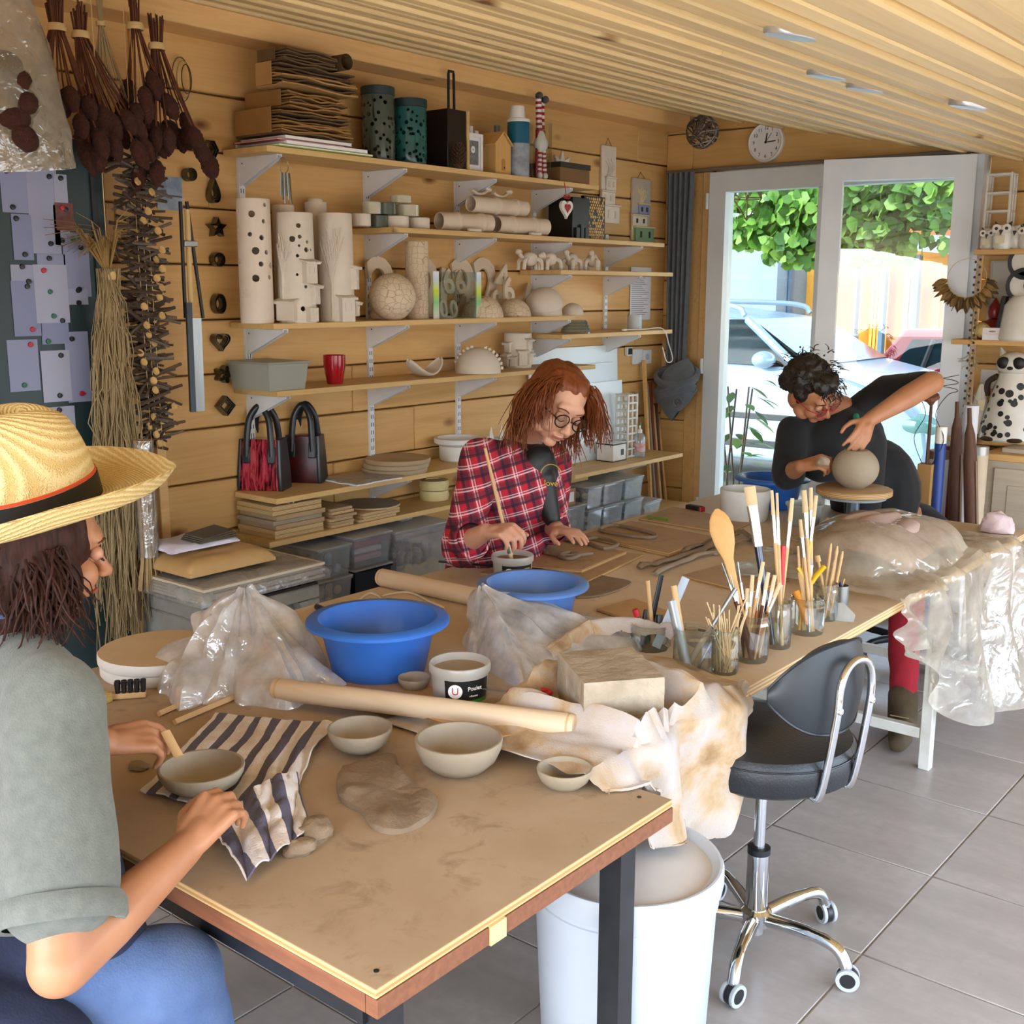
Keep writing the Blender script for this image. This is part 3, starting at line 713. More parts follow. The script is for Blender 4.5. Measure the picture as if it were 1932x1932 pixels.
t=thing('cardboard_box','brown cardboard box with dark lid at the end of the top shelf','box',(XW+.13,(y0+y1)/2,zt))
G().bb((XW+.03,y0,zt),(XW+.235,y1,zt+.062)).o('body',M('brown_card','7a5a34',.7),t,W=True,smooth=False)
G().bb((XW+.025,y0-.004,zt+.0622),(XW+.239,y1+.004,zt+.085)).o('lid',M('dark_card','2c2622',.6),t,W=True,smooth=False)
zt=SH[2]
def ring(label,p,r,h,mat=None,ax=None):
 t=thing('glazed_ring',label,'ring',p,0,'glazed clay rings')
 G().lathe([(r*.93,0),(r,.002),(r,h-.002),(r*.93,h),(r*.86,h-.002),(r*.86,.002)],32).o('band',mat or m_glz,t)
 return t
rows=[(0,(682,714,748,790),('light','grey-green','cream glossy','grey crackled')),(1,(702,730,768),('grey-green','olive','cream')),(2,(757,),('narrow grey',))]
for lv,xs,nm in rows:
 for px,n_ in zip(xs,nm):
  p=onx(px,432,.15+.02*(px%3));p[2]=zt+lv*.0475+.0005
  r_=sz(24 if px in(748,768)else 18 if px<740 else 21,p);r_=min(r_,.048)
  ring(n_+' glazed clay ring in the '+('bottom','middle','top')[lv]+' row of the ring stack',p,r_ if lv<2 else.042,.045 if lv<2 else.028,m_glz if hsh(px)>.4 else m_grn if n_ in('olive','grey-green')else m_bisw)
def claytube(label,a,b,r,bands,z):
 a=np.array(a);b=np.array(b);t=thing('clay_tube',label,'tube',(a+b)/2-np.array([0,0,r]),0,'clay tubes')
 d=(b-a)/np.linalg.norm(b-a)
 u,v,w_=basis(d);L_=np.linalg.norm(b-a)
 G().lathe([(r*.9,0),(r,.003),(r,L_-.003),(r*.9,L_),(r*.82,L_-.003),(r*.82,.003),(r*.9,0)],28,T=np.column_stack([u,v,d]),c=a,close=False).o('tube',m_bisc,t,W=True)
 for q in bands:
  c_=a+(b-a)*q
  G().lathe([(r,-.012),(r*1.1,-.008),(r*1.12,0),(r*1.1,.008),(r,.012)],28,T=np.column_stack([u,v,d]),c=c_,close=False).o('raised_band',m_bisc,t,W=True)
 return t
def P2(px,xo,zz):q=onx(px,430,xo);return(q[0],q[1],zz)
r_=.036
claytube('long clay tube with two raised bands lying behind the glazed rings',P2(828,.15,zt+r_*1.13),P2(925,.19,zt+r_*1.13),r_,(.33,.8),zt)
claytube('long clay tube with two raised bands lying at the front of the shelf',P2(936,.17,zt+r_*1.13),P2(1030,.205,zt+r_*1.13),r_,(.3,.72),zt)
claytube('shorter clay tube with two raised bands lying on top of the others',P2(888,.16,zt+r_*3.25),P2(990,.17,zt+r_*3.25),.033,(.45,.8),zt)
for px,pz in((905,4.5),(945,4.45)):
 p=P2(px,.16,zt+r_*pz);t=thing('clay_strap',('curved clay strap lying on the upper tube','short clay strap with rounded end on the upper tube')[px>920],'clay strap',p)
 G().tube(catmull([(0,-.055,.012),(.0,-.02,.0),(0,.02,.002),(0,.055,.02)],5),.012,10,sq=.5).o('strap',m_bisc,t);G().ell((0,.055,.02),(.014,.02,.012),10,8).o('rounded_end',m_bisc,t)
for px in(895,1010):
 p=P2(px,.235,zt+.004);tag(G().box((0,0,0),(.016,.075,.012)).o('clay_wedge',m_bisw,bev=.003,loc=(0,0,0)),'flat clay wedge chocking the '+('left-hand long tube beside the rings' if px<950 else 'long tube beside the heart'),'wedge').location=(p[0],p[1],zt+.0065)
y0=onx(1050,450,.1)[1];y1=onx(1082,450,.1)[1]
t=thing('black_box','black box standing open behind the hanging heart','box',(XW+.12,(y0+y1)/2,zt))
G().bb((XW+.05,y0,zt),(XW+.19,y1,zt+.185)).o('body',m_black,t,W=True,bev=.003)
for k in range(3):G().bb((XW+.192,y0+.02+k*.035,zt),(XW+.2,y0+.045+k*.035,zt+.05+.015*(k%2))).o('slot_panel',M('dark_grey_card','23282a',.5),t,W=True)
y2=onx(1088,450,.13)[1];y3=onx(1128,450,.13)[1]
t=thing('log_picture','black panel covered with sliced-log pattern beside the heart','picture',(XW+.14,(y2+y3)/2,zt))
G().bb((XW+.15,y2,zt),(XW+.17,y3,zt+.2)).o('panel',m_black,t,W=True,bev=.002)
m_log=M('log_slice','d9b87c',.7,col2='b98f50',ns=40)
k=0
for i in range(9):
 for j in range(14):
  yy=y2+.012+(y3-y2-.024)*(i+.5*(j%2)*.9+.1)/8.9;zz=zt+.01+.185*j/13.6
  if yy>y3-.008 or hsh(i,j)<.12:continue
  rr=.0052+.0028*hsh(i,j,2)
  G().lathe([(.0001,.003),(rr,.003),(rr,0)],9,T=rotm(0,R(90),0),c=(XW+.17,yy,zz)).o('log_slice',m_log,t,W=True)
def heart(s,n=28):
 out=[]
 for k in range(n):
  a=2*math.pi*k/n;out.append((s*16*math.sin(a)**3/16,s*(13*math.cos(a)-5*math.cos(2*a)-2*math.cos(3*a)-math.cos(4*a))/16))
 return out
p=Ux(1068,393,XW+.262)
t=thing('hanging_heart','white felt heart with red heart inside hanging on a red ribbon','heart ornament',p)
TT=np.array([[0,0,1],[1,0,0],[0,1,0]])
G().prism(heart(.043),.014,T=TT,c=(-.007,0,0)).o('heart',m_wh,t,bev=.004);G().prism(heart(.021),.004,T=TT,c=(.0075,0,.002)).o('inner_heart',m_dr,t,bev=.001)
G().tube([(0,0,.04),(-.003,.001,.07),(-.013,.002,.115)],.0016,6).o('ribbon',m_dr,t)
g=G();
for s_ in(-1,1):g.tube(catmull([(0.004,0,.044),(.004,s_*.014,.054),(.004,s_*.022,.046),(.004,s_*.01,.042),(.004,0,.044)],4),.0028,6)
g.o('bow',m_dr,t)
def plaque(label,px0,px1,py0,py1,mat,X=.012,rows_=3,col=None,top='flat'):
 a=Ux(px0,py1,XW+X);b=Ux(px1,py0,XW+X);y0,y1,z0_,z1=a[1],b[1],a[2],b[2];w_,h_=y1-y0,z1-z0_
 t=thing('wall_plaque',label,'plaque',(XW,(y0+y1)/2,z0_))
 G().bb((0.001,-w_/2*.8,h_*.02),(.014,w_/2*.8,h_)).o('slab',col[0]if col else mat,t,bev=.003)
 zz=0
 for k in range(rows_):
  ww=w_*(1.0-.17*k)if top=='flat' else w_*(.95-.2*k);hh=h_*(.22 if k==0 else.16);off=(-.12 if k%2 else.08)*w_
  c_=col[1+k%(len(col)-1)]if col else mat
  G().bb((.014,off-ww*.42,zz),(.03-.004*k,off+ww*.42,zz+hh)).o('house_block',c_,t,bev=.002)
  G().bb((.014,off-ww*.47,zz+hh),(.036-.004*k,off+ww*.47,zz+hh+.008)).o('eaves',mat,t,bev=.002)
  for j in(-1,1):G().bb((.03-.004*k,off+j*ww*.2-.008,zz+hh*.3),(.032-.004*k,off+j*ww*.2+.008,zz+hh*.75)).o('window',m_hole if col else m_bisc,t)
  zz+=hh+.008
 g=G()
 for j in range(5):g.tube(catmull([(.016,-w_*.1+j*.006,zz),(.017,-w_*.05+j*.012,zz+h_*.12),(.016,w_*(-.2+.1*j),zz+h_*(.2+.03*(j%2)))],4),[.003]*9,6)
 g.o('tree_relief',mat,t)
 G().tube([(0.01,-w_*.22,h_*.97),(.004,0,h_*1.1),(.01,w_*.22,h_*.97)],.0015,6).o('hanger',m_kraftd,t)
 return t
plaque('white clay wall plaque with tall tree above stacked houses',1130,1166,278,420,m_bisw)
plaque('coloured clay wall plaque with blue and cream village houses',1187,1232,340,455,M('plaque_cream','d9c79d',.4),rows_=3,col=[M('plaque_sky','9fa9b4',.4,col2='d8b872',ns=9),M('plaque_grn','7d9a78',.4),M('plaque_wht','d7cdb8',.4),M('plaque_lav','8f93b4',.4)],top='n')
t=thing('shell_string','short string of pale round beads hanging in the wall corner','bead string',Uy(1244,305,YD-.02))
for k in range(7):
 p=Uy(1244+2*math.sin(k*2.),300-6*k,YD-.03);G().ell(p,(.011-.0006*k*(k<4),.009,.012),10,8).o('bead',m_bisw,t,W=True)
zt=SH[3]
p=onx(486,607,.15);p[2]=zt;r_=sz(31,p);H=sz(226,p)
hl=[(-.1,.875,.0115),(.75,.95,.007),(.62,.82,.0075),(-.25,.715,.008),(.45,.69,.009),(.05,.585,.013),(.75,.575,.008),(.35,.48,.009),(1.15,.47,.011),(-1.1,.5,.009),(0,.365,.0125),(.95,.375,.008),(-1.2,.75,.008),(-1.1,.9,.007)]
t=cylinder_pot('clay_lantern','tall plain clay cylinder pierced with round holes',p,r_,H,m_bisque,hl)
a0=CAMANG(p);g=G()
for i in range(3):
 for j in range(9):
  a=a0-1.0+j*.13;g.box((r_*math.cos(a),r_*math.sin(a),H*(.22+.022*i)),(.003,.006,.006),T=rz(a)@rotm(R(35),0,0))
g.o('stamped_relief',m_bisque,t)
def house(t,a,z0_,w,h,r,mat,roof=True,win=True,dp=.018):
 d=np.array([math.cos(a),math.sin(a),0]);T=np.column_stack([d,(-d[1],d[0],0),(0,0,1)])
 c=d*(r-.006)
 G().box(c+d*dp/2+np.array([0,0,z0_+h/2]),(dp+.008,w,h),T=T).o('house',mat,t,bev=.002)
 if roof:
  ro=G()
  ro.box(c+d*(dp*.6)+np.array([0,0,z0_+h+.004]),(dp+.026,w+.014,.007),T=T@rotm(0,R(18),0))
  n=int((w+.014)/.008)
  for k in range(n+1):ro.tube([c+d*(dp*.6-(dp+.026)/2)+T@np.array([0,-(w+.014)/2+k*.008,0])+np.array([0,0,z0_+h+.012]),c+d*(dp*.6+(dp+.026)/2)+T@np.array([0,-(w+.014)/2+k*.008,0])+np.array([0,0,z0_+h+.001])],.0032,6)
  ro.o('tiled_roof',mat,t)
 if win:
  fr=G();
  for sy in(-1,1):fr.box(c+d*(dp+.004)+T@np.array([0,sy*w*.22,0])+np.array([0,0,z0_+h*.62]),(.004,.003,h*.34),T=T)
  for sz_ in(.45,.79):fr.box(c+d*(dp+.004)+np.array([0,0,z0_+h*sz_]),(.004,w*.48,.003),T=T)
  fr.o('window_frame',mat,t)
  G().box(c+d*(dp+.0025)+np.array([0,0,z0_+h*.62]),(.001,w*.42,h*.32),T=T).o('window_opening',m_hole,t)
def tree(t,a,z0_,h,r,mat,spread=.9,seed=1):
 g=G()
 def P(aa,zz):return np.array([(r+.002)*math.cos(aa),(r+.002)*math.sin(aa),zz])
 g.tube([P(a,z0_+h*q)for q in np.linspace(0,.45,6)],[.006,.0055,.005,.005,.0045,.004],6)
 for k in range(9):
  b=a+(k-4)/4*spread*.75;z1=z0_+h*(.72+.28*hsh(seed,k)-.06*abs(k-4)/4)
  path=[P(a+(b-a)*q**1.3,z0_+h*.35+(z1-z0_-h*.35)*q)for q in np.linspace(0,1,7)]
  g.tube(path,np.linspace(.004,.0015,7),5)
  for j in range(4):
   q=.45+.15*j;c_=path[int(q*6)];s_=1 if hsh(seed,k,j)>.5 else-1
   aa=math.atan2(c_[1],c_[0]);g.tube([c_,P(aa+s_*.12,c_[2]+.012+.012*hsh(k,j)),P(aa+s_*.16,c_[2]+.03)],[.0025,.002,.0012],5)
 g.o('tree_relief',mat,t)
p=onx(562,609,.19);p[2]=zt;r_=sz(36,p);H=sz(200,p)
t=cylinder_pot('clay_lantern','cream clay lantern with little houses, tree relief and round holes',p,r_,H,m_bisw,[(.2,.88,.0085),(.25,.78,.007),(.7,.735,.006),(.2,.70,.005),(.62,.665,.009),(.95,.665,.005),(.1,.61,.006),(-.15,.76,.011),(.05,.44,.005),(.5,.33,.006),(-1.0,.6,.006),(.3,.13,.009)],taper=.93)
a0=CAMANG(p)
house(t,a0+.72,H*.36,.05,H*.19,r_,m_bisw);house(t,a0+1.05,H*.17,.036,H*.16,r_,m_bisw);house(t,a0-.55,H*.02,.07,H*.17,r_,m_bisw,win=False);house(t,a0+.75,H*.01,.04,H*.13,r_+.004,m_bisw,roof=False)
tree(t,a0-.75,H*.2,H*.62,r_*.97,m_bisw,.7,3)
p=onx(637,609,.19);p[2]=zt;r_=sz(33,p);H=sz(197,p)
t=cylinder_pot('clay_lantern','cream clay lantern with a large bare tree relief',p,r_,H,m_bisw,[],taper=.95)
a0=CAMANG(p);tree(t,a0-.25,H*.02,H*.93,r_*.98,m_bisw,1.0,8);house(t,a0+.55,H*.0,.055,H*.22,r_,m_bisw);house(t,a0+1.3,H*.3,.04,H*.2,r_,m_bisw);house(t,a0+1.35,H*.05,.035,H*.12,r_,m_bisw)
for px,hp,lb in((541,212,'plain clay cylinder standing behind the house lantern'),(602,216,'clay lidded jar standing behind the tree lantern')):
 p=onx(px,607,.06);p[2]=zt;r_=min(.04,sz(22,p));H=sz(hp,p)
 t=cylinder_pot('clay_lantern',lb,p,r_,H,m_bisque,[(.6,.86,.006),(.8,.72,.006),(1.0,.6,.005)])
 if px>600:G().lathe([(r_*.7,H),(r_*.72,H+.008),(r_*.6,H+.012),(.0001,H+.012)],24).o('lid',m_bisque,t)
def scalemat(name,c1,c2,s):
 m,t,b=newmat(name);vo=t.new('ShaderNodeTexVoronoi',feature='DISTANCE_TO_EDGE');vo.inputs['Scale'].default_value=s;vo.inputs['Randomness'].default_value=.65
 t.link(t.coord(),vo.inputs['Vector']);f=t.ramp(vo.outputs['Distance'],[(.012,'000000'),(.035,'ffffff')])
 t.link(t.mix(f,c2,c1),b.inputs['Base Color']);t.link(t.bump(f,.5,.004),b.inputs['Normal']);b.inputs['Roughness'].default_value=.75;return m
m_scale=scalemat('scaly_clay','d9c4a6','b89b78',42)
def ballprof(r,h0,h1,n=14):return[(max(1e-4,r*math.sin(a)),r-r*math.cos(a))for a in np.linspace(h0,h1,n)]
p=onx(741,602,.19);p[2]=zt;r_=sz(44,p)
t=thing('clay_ball','round clay ball vase incised all over with a scale pattern','ball vase',p)
G().lathe([(q,z_-ballprof(r_,.25,3.1)[0][1])for q,z_ in ballprof(r_,.25,3.1,24)],40).o('ball',m_scale,t)
p=onx(788,600,.13);p[2]=zt;r_=sz(22,p)
cylinder_pot('clay_cylinder','slim clay cylinder incised with scales beside the scaly ball',p,r_,sz(142,p),m_scale,[])
from math import tau
def numeral(txt,px,py,h_px,xo,tilt,lab,lean=0):
 q=onx(px,py,xo);hh=sz(h_px,q)
 t=textmesh('clay_numeral',txt,hh*1.3,m_bisc,None,extrude=.006,offset=.028*hh)
 me=t.data;co=np.array([v.co[:]for v in me.vertices]);lo,hi=co.min(0),co.max(0)
 for v in me.vertices:v.co.x-=(lo[0]+hi[0])/2;v.co.y-=lo[1]
 t.rotation_euler=(R(90)-R(9),R(tilt),R(90));t.location=q
 tag(t,lab,'numeral','clay house numerals');return t
nums=[('1',706,600,104,.045,28),('2',730,600,122,.075,0),('2',815,600,118,.07,0),('1',834,600,100,.05,14),('6',848,556,50,.11,0),('6',870,556,46,.11,0),('0',838,598,36,.14,0),('0',857,598,34,.14,0),('2',884,598,114,.045,0),('1',880,560,55,.1,-25),('2',926,598,114,.045,0),('4',948,560,62,.07,8),('8',890,598,44,.085,0),('6',962,575,50,.11,0),('1',985,598,70,.05,30),('9',942,598,50,.075,0)]
where=['leaning beside the scaly ball','standing behind the scaly ball','standing behind the slim scaly cylinder','standing behind the clear panel beside the slim cylinder','above the small zeros behind the clear panel','in the middle row behind the clear panel','standing in front behind the clear panel','standing in front beside another zero','tall, standing behind the scaly dome','tilted, below the tall twos','tall, standing second behind the domes','with a pointed top behind the twin domes','small, behind the first dome','curled, above the second dome','lying tilted behind the plain domes','small, between the two scaly domes']
wd=dict(zip('0124689',('zero','one','two','four','six','eight','nine')))
for(tx,px,py,hp,xo,tl_),wv in zip(nums,where):
 o=numeral(tx,px,py,hp,xo,tl_,'clay numeral '+wd[tx]+' '+wv)
 if py>590:o.location.z=zt+.001
 else:o.location.z=zt+.001+sz((600-py)*.98,o.location)
y0=onx(818,598,.2)[1];y1=onx(907,598,.2)[1]
t=thing('acrylic_panel','clear acrylic panel with two bright painted reflections standing before the numerals','panel',(XW+.2,(y0+y1)/2,zt))
H=sz(88,(XW+.2,y0,zt));refl=newmat('painted_reflection');tt_=refl[1]
sp=tt_.new('ShaderNodeSeparateXYZ');tc=tt_.new('ShaderNodeTexCoord');tt_.link(tc.outputs['Generated'],sp.inputs[0])
tt_.link(tt_.ramp(sp.outputs[2],[(0,'e8e4dc'),(.35,'8fd18f'),(.6,'d8e84a'),(.85,'cfe6f2'),(1,'f2f6fa')]),refl[2].inputs['Base Color']);refl[2].inputs['Roughness'].default_value=.1  # ramp paints the panel's coloured reflections into the base colour
for a,b in((y0,y0+.03),(y1-.028,y1)):G().bb((XW+.198,a,zt),(XW+.203,b,zt+H)).o('painted_reflection',refl[0],t,W=True)
G().bb((XW+.1985,y0+.03,zt),(XW+.2005,y1-.028,zt+H)).o('clear_sheet',m_pane,t,W=True)
def dome(name,label,px,py,rpx,mat,xo=.15,cut=.55,extra=None,zb=None):
 p=onx(px,py,xo);p[2]=zb if zb else zt;r_=sz(rpx,p)
 t=thing(name,label,'dome',p)
 G().lathe([(r_,0),(r_*1.0,.004)]+[(r_*math.cos(a),.004+r_*.98*math.sin(a))for a in np.linspace(.08,math.pi/2-.001,12)],36).o('shell',mat,t)
 return t,r_
dome('clay_dome','scaly clay half-dome behind the painted reflection',911,598,39,m_scale,.165)
dome('clay_dome','second scaly clay half-dome beside the first',970,598,32,m_scale,.15)
t,r_=dome('clay_dome','large plain clay dome with a rim, standing beside the scaly domes',1026,596,35,m_bisque,.14)
G().lathe([(r_*1.03,.03),(r_*1.05,.034)]+[(r_*1.05*math.cos(a),.03+r_*1.02*math.sin(a))for a in np.linspace(.1,1.5,10)],36,T=rotm(R(18),R(8),0),c=(0,.006,.012)).o('tilted_cap',m_bisque,t)
dome('clay_dome','small plain clay dome at the end of the shelf',1080,594,21,m_bisque,.14)
zt=SH[4]
for k,px in enumerate((1000,1037,1078,1117)):
 p=onx(px,515,.14+.02*(k%2));p[2]=zt;s_=sz(21,p)
 t=thing('clay_animal',['clay tortoise with raised head, first by the shelf end','clay tortoise with lowered head, second of four','clay tortoise with the broadest shell, third of four','small-headed clay tortoise, last beside the shelf rail'][k],'clay animal',p,R(-20+17*k),'clay animals on the short shelf')
 G().ell((0,0,s_*.95),(s_*.55,s_*.8,s_*.62),16,10).o('shell',m_bisque,t)
 for sx in(-1,1):
  for sy in(-1,1):
   G().tube(catmull([(sx*s_*.3,sy*s_*.45,s_*.95),(sx*s_*.5,sy*s_*.85,s_*.75),(sx*s_*.52,sy*s_*.95,s_*.0)],5),[s_*.2]*6+[s_*.17]*5,8).o('leg',m_bisque,t)
 G().tube(catmull([(0,-s_*.6,s_*.9),(0,-s_*.95,s_*(1.2+.2*(k%2))),(0,-s_*1.15,s_*(1.5-.35*(k==1)))],5),s_*.2,8).ell((0,-s_*1.2,s_*(1.55-.35*(k==1))),(s_*.26,s_*.36,s_*.26),12,8).o('head',m_bisque,t)
zt=SH[5]
p=onx(1086,628,.16);p[2]=zt
t=thing('glass_dish','pressed glass bowl standing upside down on the short shelf','bowl',p);m_gl=glassmat('pressed_glass','dfe6df',.15,.05,.25,'c9d0c6')
G().lathe([(.072,0),(.07,.012),(.058,.03),(.055,.05),(.048,.06),(.0001,.061)],30).o('bowl',m_gl,t)
for k in range(3):G().lathe([(.066-.006*k,.014+.014*k),(.07-.006*k,.018+.014*k),(.066-.006*k,.022+.014*k)],30,close=False).o('ridge',m_gl,t)
p=onx(1197,618,.14);p[2]=zt;r_=sz(14,p)
t=thing('pale_cup','pale grey-blue cup standing on the short shelf by the notice','cup',p);m_cup=M('pale_blue_glaze','b8c0c2',.35)
G().lathe([(r_*.9,0),(r_,.004),(r_,r_*2),(r_*.93,r_*2),(r_*.9,.008),(.0001,.008)],28).o('body',m_cup,t)
G().tube(catmull([(0,r_*.95,r_*1.6),(0,r_*1.5,r_*1.4),(0,r_*1.4,r_*.6),(0,r_*.95,r_*.5)],5),.004,8).o('handle',m_cup,t)
q=[onx(1180,618,.2),onx(1215,612,.22),onx(1250,625,.255),Ux(1262,650,XW+.26),Ux(1269,678,XW+.255),Ux(1258,682,XW+.25),Ux(1250,655,XW+.255)]
q[0][2]=zt+.006;q[1][2]=zt+.006;q[2][2]=zt+.006
t=thing('white_cable','thin white charging cable drooping over the shelf end','cable',q[0]);G().tube(catmull(q,6),.0028,6).o('cord',m_wh,t,W=True)
G().box(q[0]+np.array([0,-.01,0]),(.014,.03,.01)).o('plug',m_wh,t,W=True,bev=.002)
def wallbox(px0,px1,py0,py1,X,name,label,cat,mat,th,bev=.003):
 a=Ux(px0,py1,XW+X);b=Ux(px1,py0,XW+X)
 t=thing(name,label,cat,(XW,(a[1]+b[1])/2,a[2]));G().bb((XW+X-th,a[1],a[2]),(XW+X,b[1],b[2])).o('plate' if cat!='notice' else 'sheet',mat,t,W=True,bev=bev);return t,a,b
t,a,b=wallbox(1188,1229,505,604,.006,'notice_sheet','white printed notice sheet pinned to the plank wall','notice',m_paper,.001,0)
g=G()
for k in range(22):
 z_=b[2]-.025-k*(b[2]-a[2]-.04)/22;g.bb((XW+.0061,a[1]+.012,z_),(XW+.0064,a[1]+.012+(b[1]-a[1]-.03)*(.5+.5*hsh(k)),z_+.0028))
stuff(g.o('printed_lines',M('print_grey','8e9096',.8),t,W=True,smooth=False))
m_sock=M('socket_white','dedfe2',.35)
t,a,b=wallbox(1195,1213,658,688,.016,'light_switch','plain white wall switch beside the socket','switch',m_sock,.015);G().bb((XW+.016,a[1]+.01,a[2]+.01),(XW+.02,b[1]-.01,b[2]-.01)).o('rocker',m_sock,t,W=True,bev=.001)
t,a,b=wallbox(1213,1230,659,687,.016,'wall_socket','white round-pin wall socket beside the curtain','socket',m_sock,.015)
c_=(a+b)/2;G().lathe([(.018,.001),(.018,-.006),(.0001,-.006)],20,T=rotm(0,R(90),0),c=(XW+.0165,c_[1],c_[2])).o('recess',M('socket_grey','b9bbbe',.4),t,W=True)
t,a,b=wallbox(1184,1194,654,672,.02,'thermostat','small white and black device on the wall above the switch','device',m_sock,.019);G().bb((XW+.02,a[1]+.006,a[2]+.008),(XW+.0215,b[1]-.006,b[2]-.008)).o('screen',m_black,t,W=True)
zt=SH[6]
y0=onx(440,735,.08)[1];
a=Uz(525,738,zt);b=Uz(587,735,zt)
m_pp=glassmat('frosted_plastic','eef0ea',.08,.25,.55,'d9ddd2')
def tub_box(name,label,x0,x1,y0,y1,z0_,h,mat,lidmat=None,taper=.9,contents=None,group=None,lid=True,cat='storage box'):
 t=thing(name,label,cat,((x0+x1)/2,(y0+y1)/2,z0_),0,group)
 wx,wy=x1-x0,y1-y0;v=[]
 for k,s_ in((0,taper),(1,1.0)):
  for sx,sy in((-1,-1),(1,-1),(1,1),(-1,1)):v.append((sx*wx/2*s_,sy*wy/2*s_,.001+k*(h-.012)))
 wth=.0025
 for k,s_ in((0,taper),(1,1.0)):
  for sx,sy in((-1,-1),(1,-1),(1,1),(-1,1)):v.append((sx*(wx/2*s_-wth),sy*(wy/2*s_-wth),.001+(wth if k==0 else h-.012)))
 f=[(3,2,1,0),(0,1,5,4),(1,2,6,5),(2,3,7,6),(3,0,4,7),(8,9,10,11),(9,8,12,13),(10,9,13,14),(11,10,14,15),(8,11,15,12),(4,5,13,12),(5,6,14,13),(6,7,15,14),(7,4,12,15)]
 G().add(v,f).o('body',mat,t,smooth=False)
 G().bb((-wx/2-.004,-wy/2-.004,h-.014),(wx/2+.004,-wy/2+.001,h-.008)).bb((-wx/2-.004,wy/2-.001,h-.014),(wx/2+.004,wy/2+.004,h-.008)).bb((wx/2-.001,-wy/2,h-.014),(wx/2+.004,wy/2,h-.008)).o('rim',mat,t,smooth=False)
 if lid:
  G().bb((-wx/2-.006,-wy/2-.006,h-.0078),(wx/2+.006,wy/2+.006,h)).o('lid',lidmat or mat,t,bev=.003)
 if contents:contents(t,wx*taper-.012,wy*taper-.012,h)
 return t
tub_box('plastic_tub','frosted white plastic tub with lid on the shelf with the red cup',XW+.03,XW+.255,y0+.02,b[1]+.01,zt,.1,m_pp,taper=.9)
p=Uz(632,724,zt);r_=sz(21,p)
t=thing('red_cup','glossy red tapered cup on the middle shelf','cup',p)
G().lathe([(.0001,0),(r_*.7,0),(r_*.72,.003),(r_*.98,r_*1.6),(r_*1.0,r_*2.55),(r_*.95,r_*2.57),(r_*.9,r_*2.5),(r_*.66,.01),(.0001,.008)],32).o('body',m_red,t)
p=Uz(802,711,zt);L_=sz(44,p)
t=thing('curved_dish','crescent-shaped clay dish rocking on the middle shelf','dish',p)
G().grid(lambda u,v:(.05*math.sin((v-.5)*math.pi)*math.sqrt(max(.02,1-(2*u-1)**2))*1.0,(2*u-1)*L_,.002+.062*abs(2*u-1)**1.9+.012*(2*v-1)**2),25,9,thick=.006).o('shell',m_bisw,t)
p=Uz(902,703,zt);r_=sz(43,p)
t=thing('clay_dome','large clay dome crowned by a miniature village wall','dome',p)
G().lathe([(r_,0),(r_,.01)]+[(r_*math.cos(a),.01+r_*1.0*math.sin(a))for a in np.linspace(.1,1.5,12)],40).o('shell',m_bisw,t)
ca=CAMANG(p)
for k in range(15):
 a=.1+k*.087*2.2
 if 1.35<a<1.8:continue
 lat=a;d=np.array([-math.sin(ca),math.cos(ca),0])
 c_=d*(math.cos(lat)*r_*1.05)+np.array([0,0,.01+math.sin(lat)*r_*1.05]);
 G().box(c_,(.022,.014,.012),T=rz(ca)@rotm(-(lat-math.pi/2),0,0)).o('wall_block',m_bisw,t,bev=.003)
p=Uz(977,693,zt);r_=sz(26,p);H=sz(64,p)
t=cylinder_pot('clay_lantern','small clay cylinder wrapped in little houses behind the plaid shirt',p,r_,H,m_bisw,[])
a0=CAMANG(p)
for k,(da,z_,w_,h_)in enumerate(((-.9,.05,.035,.3),(-.3,.05,.03,.25),(.35,.08,.04,.4),(1.0,.1,.03,.3),(-.75,.45,.03,.25),(.9,.55,.03,.25))):house(t,a0+da,H*z_,w_,H*h_,r_,m_bisw,dp=.012)
zt=SH[7]
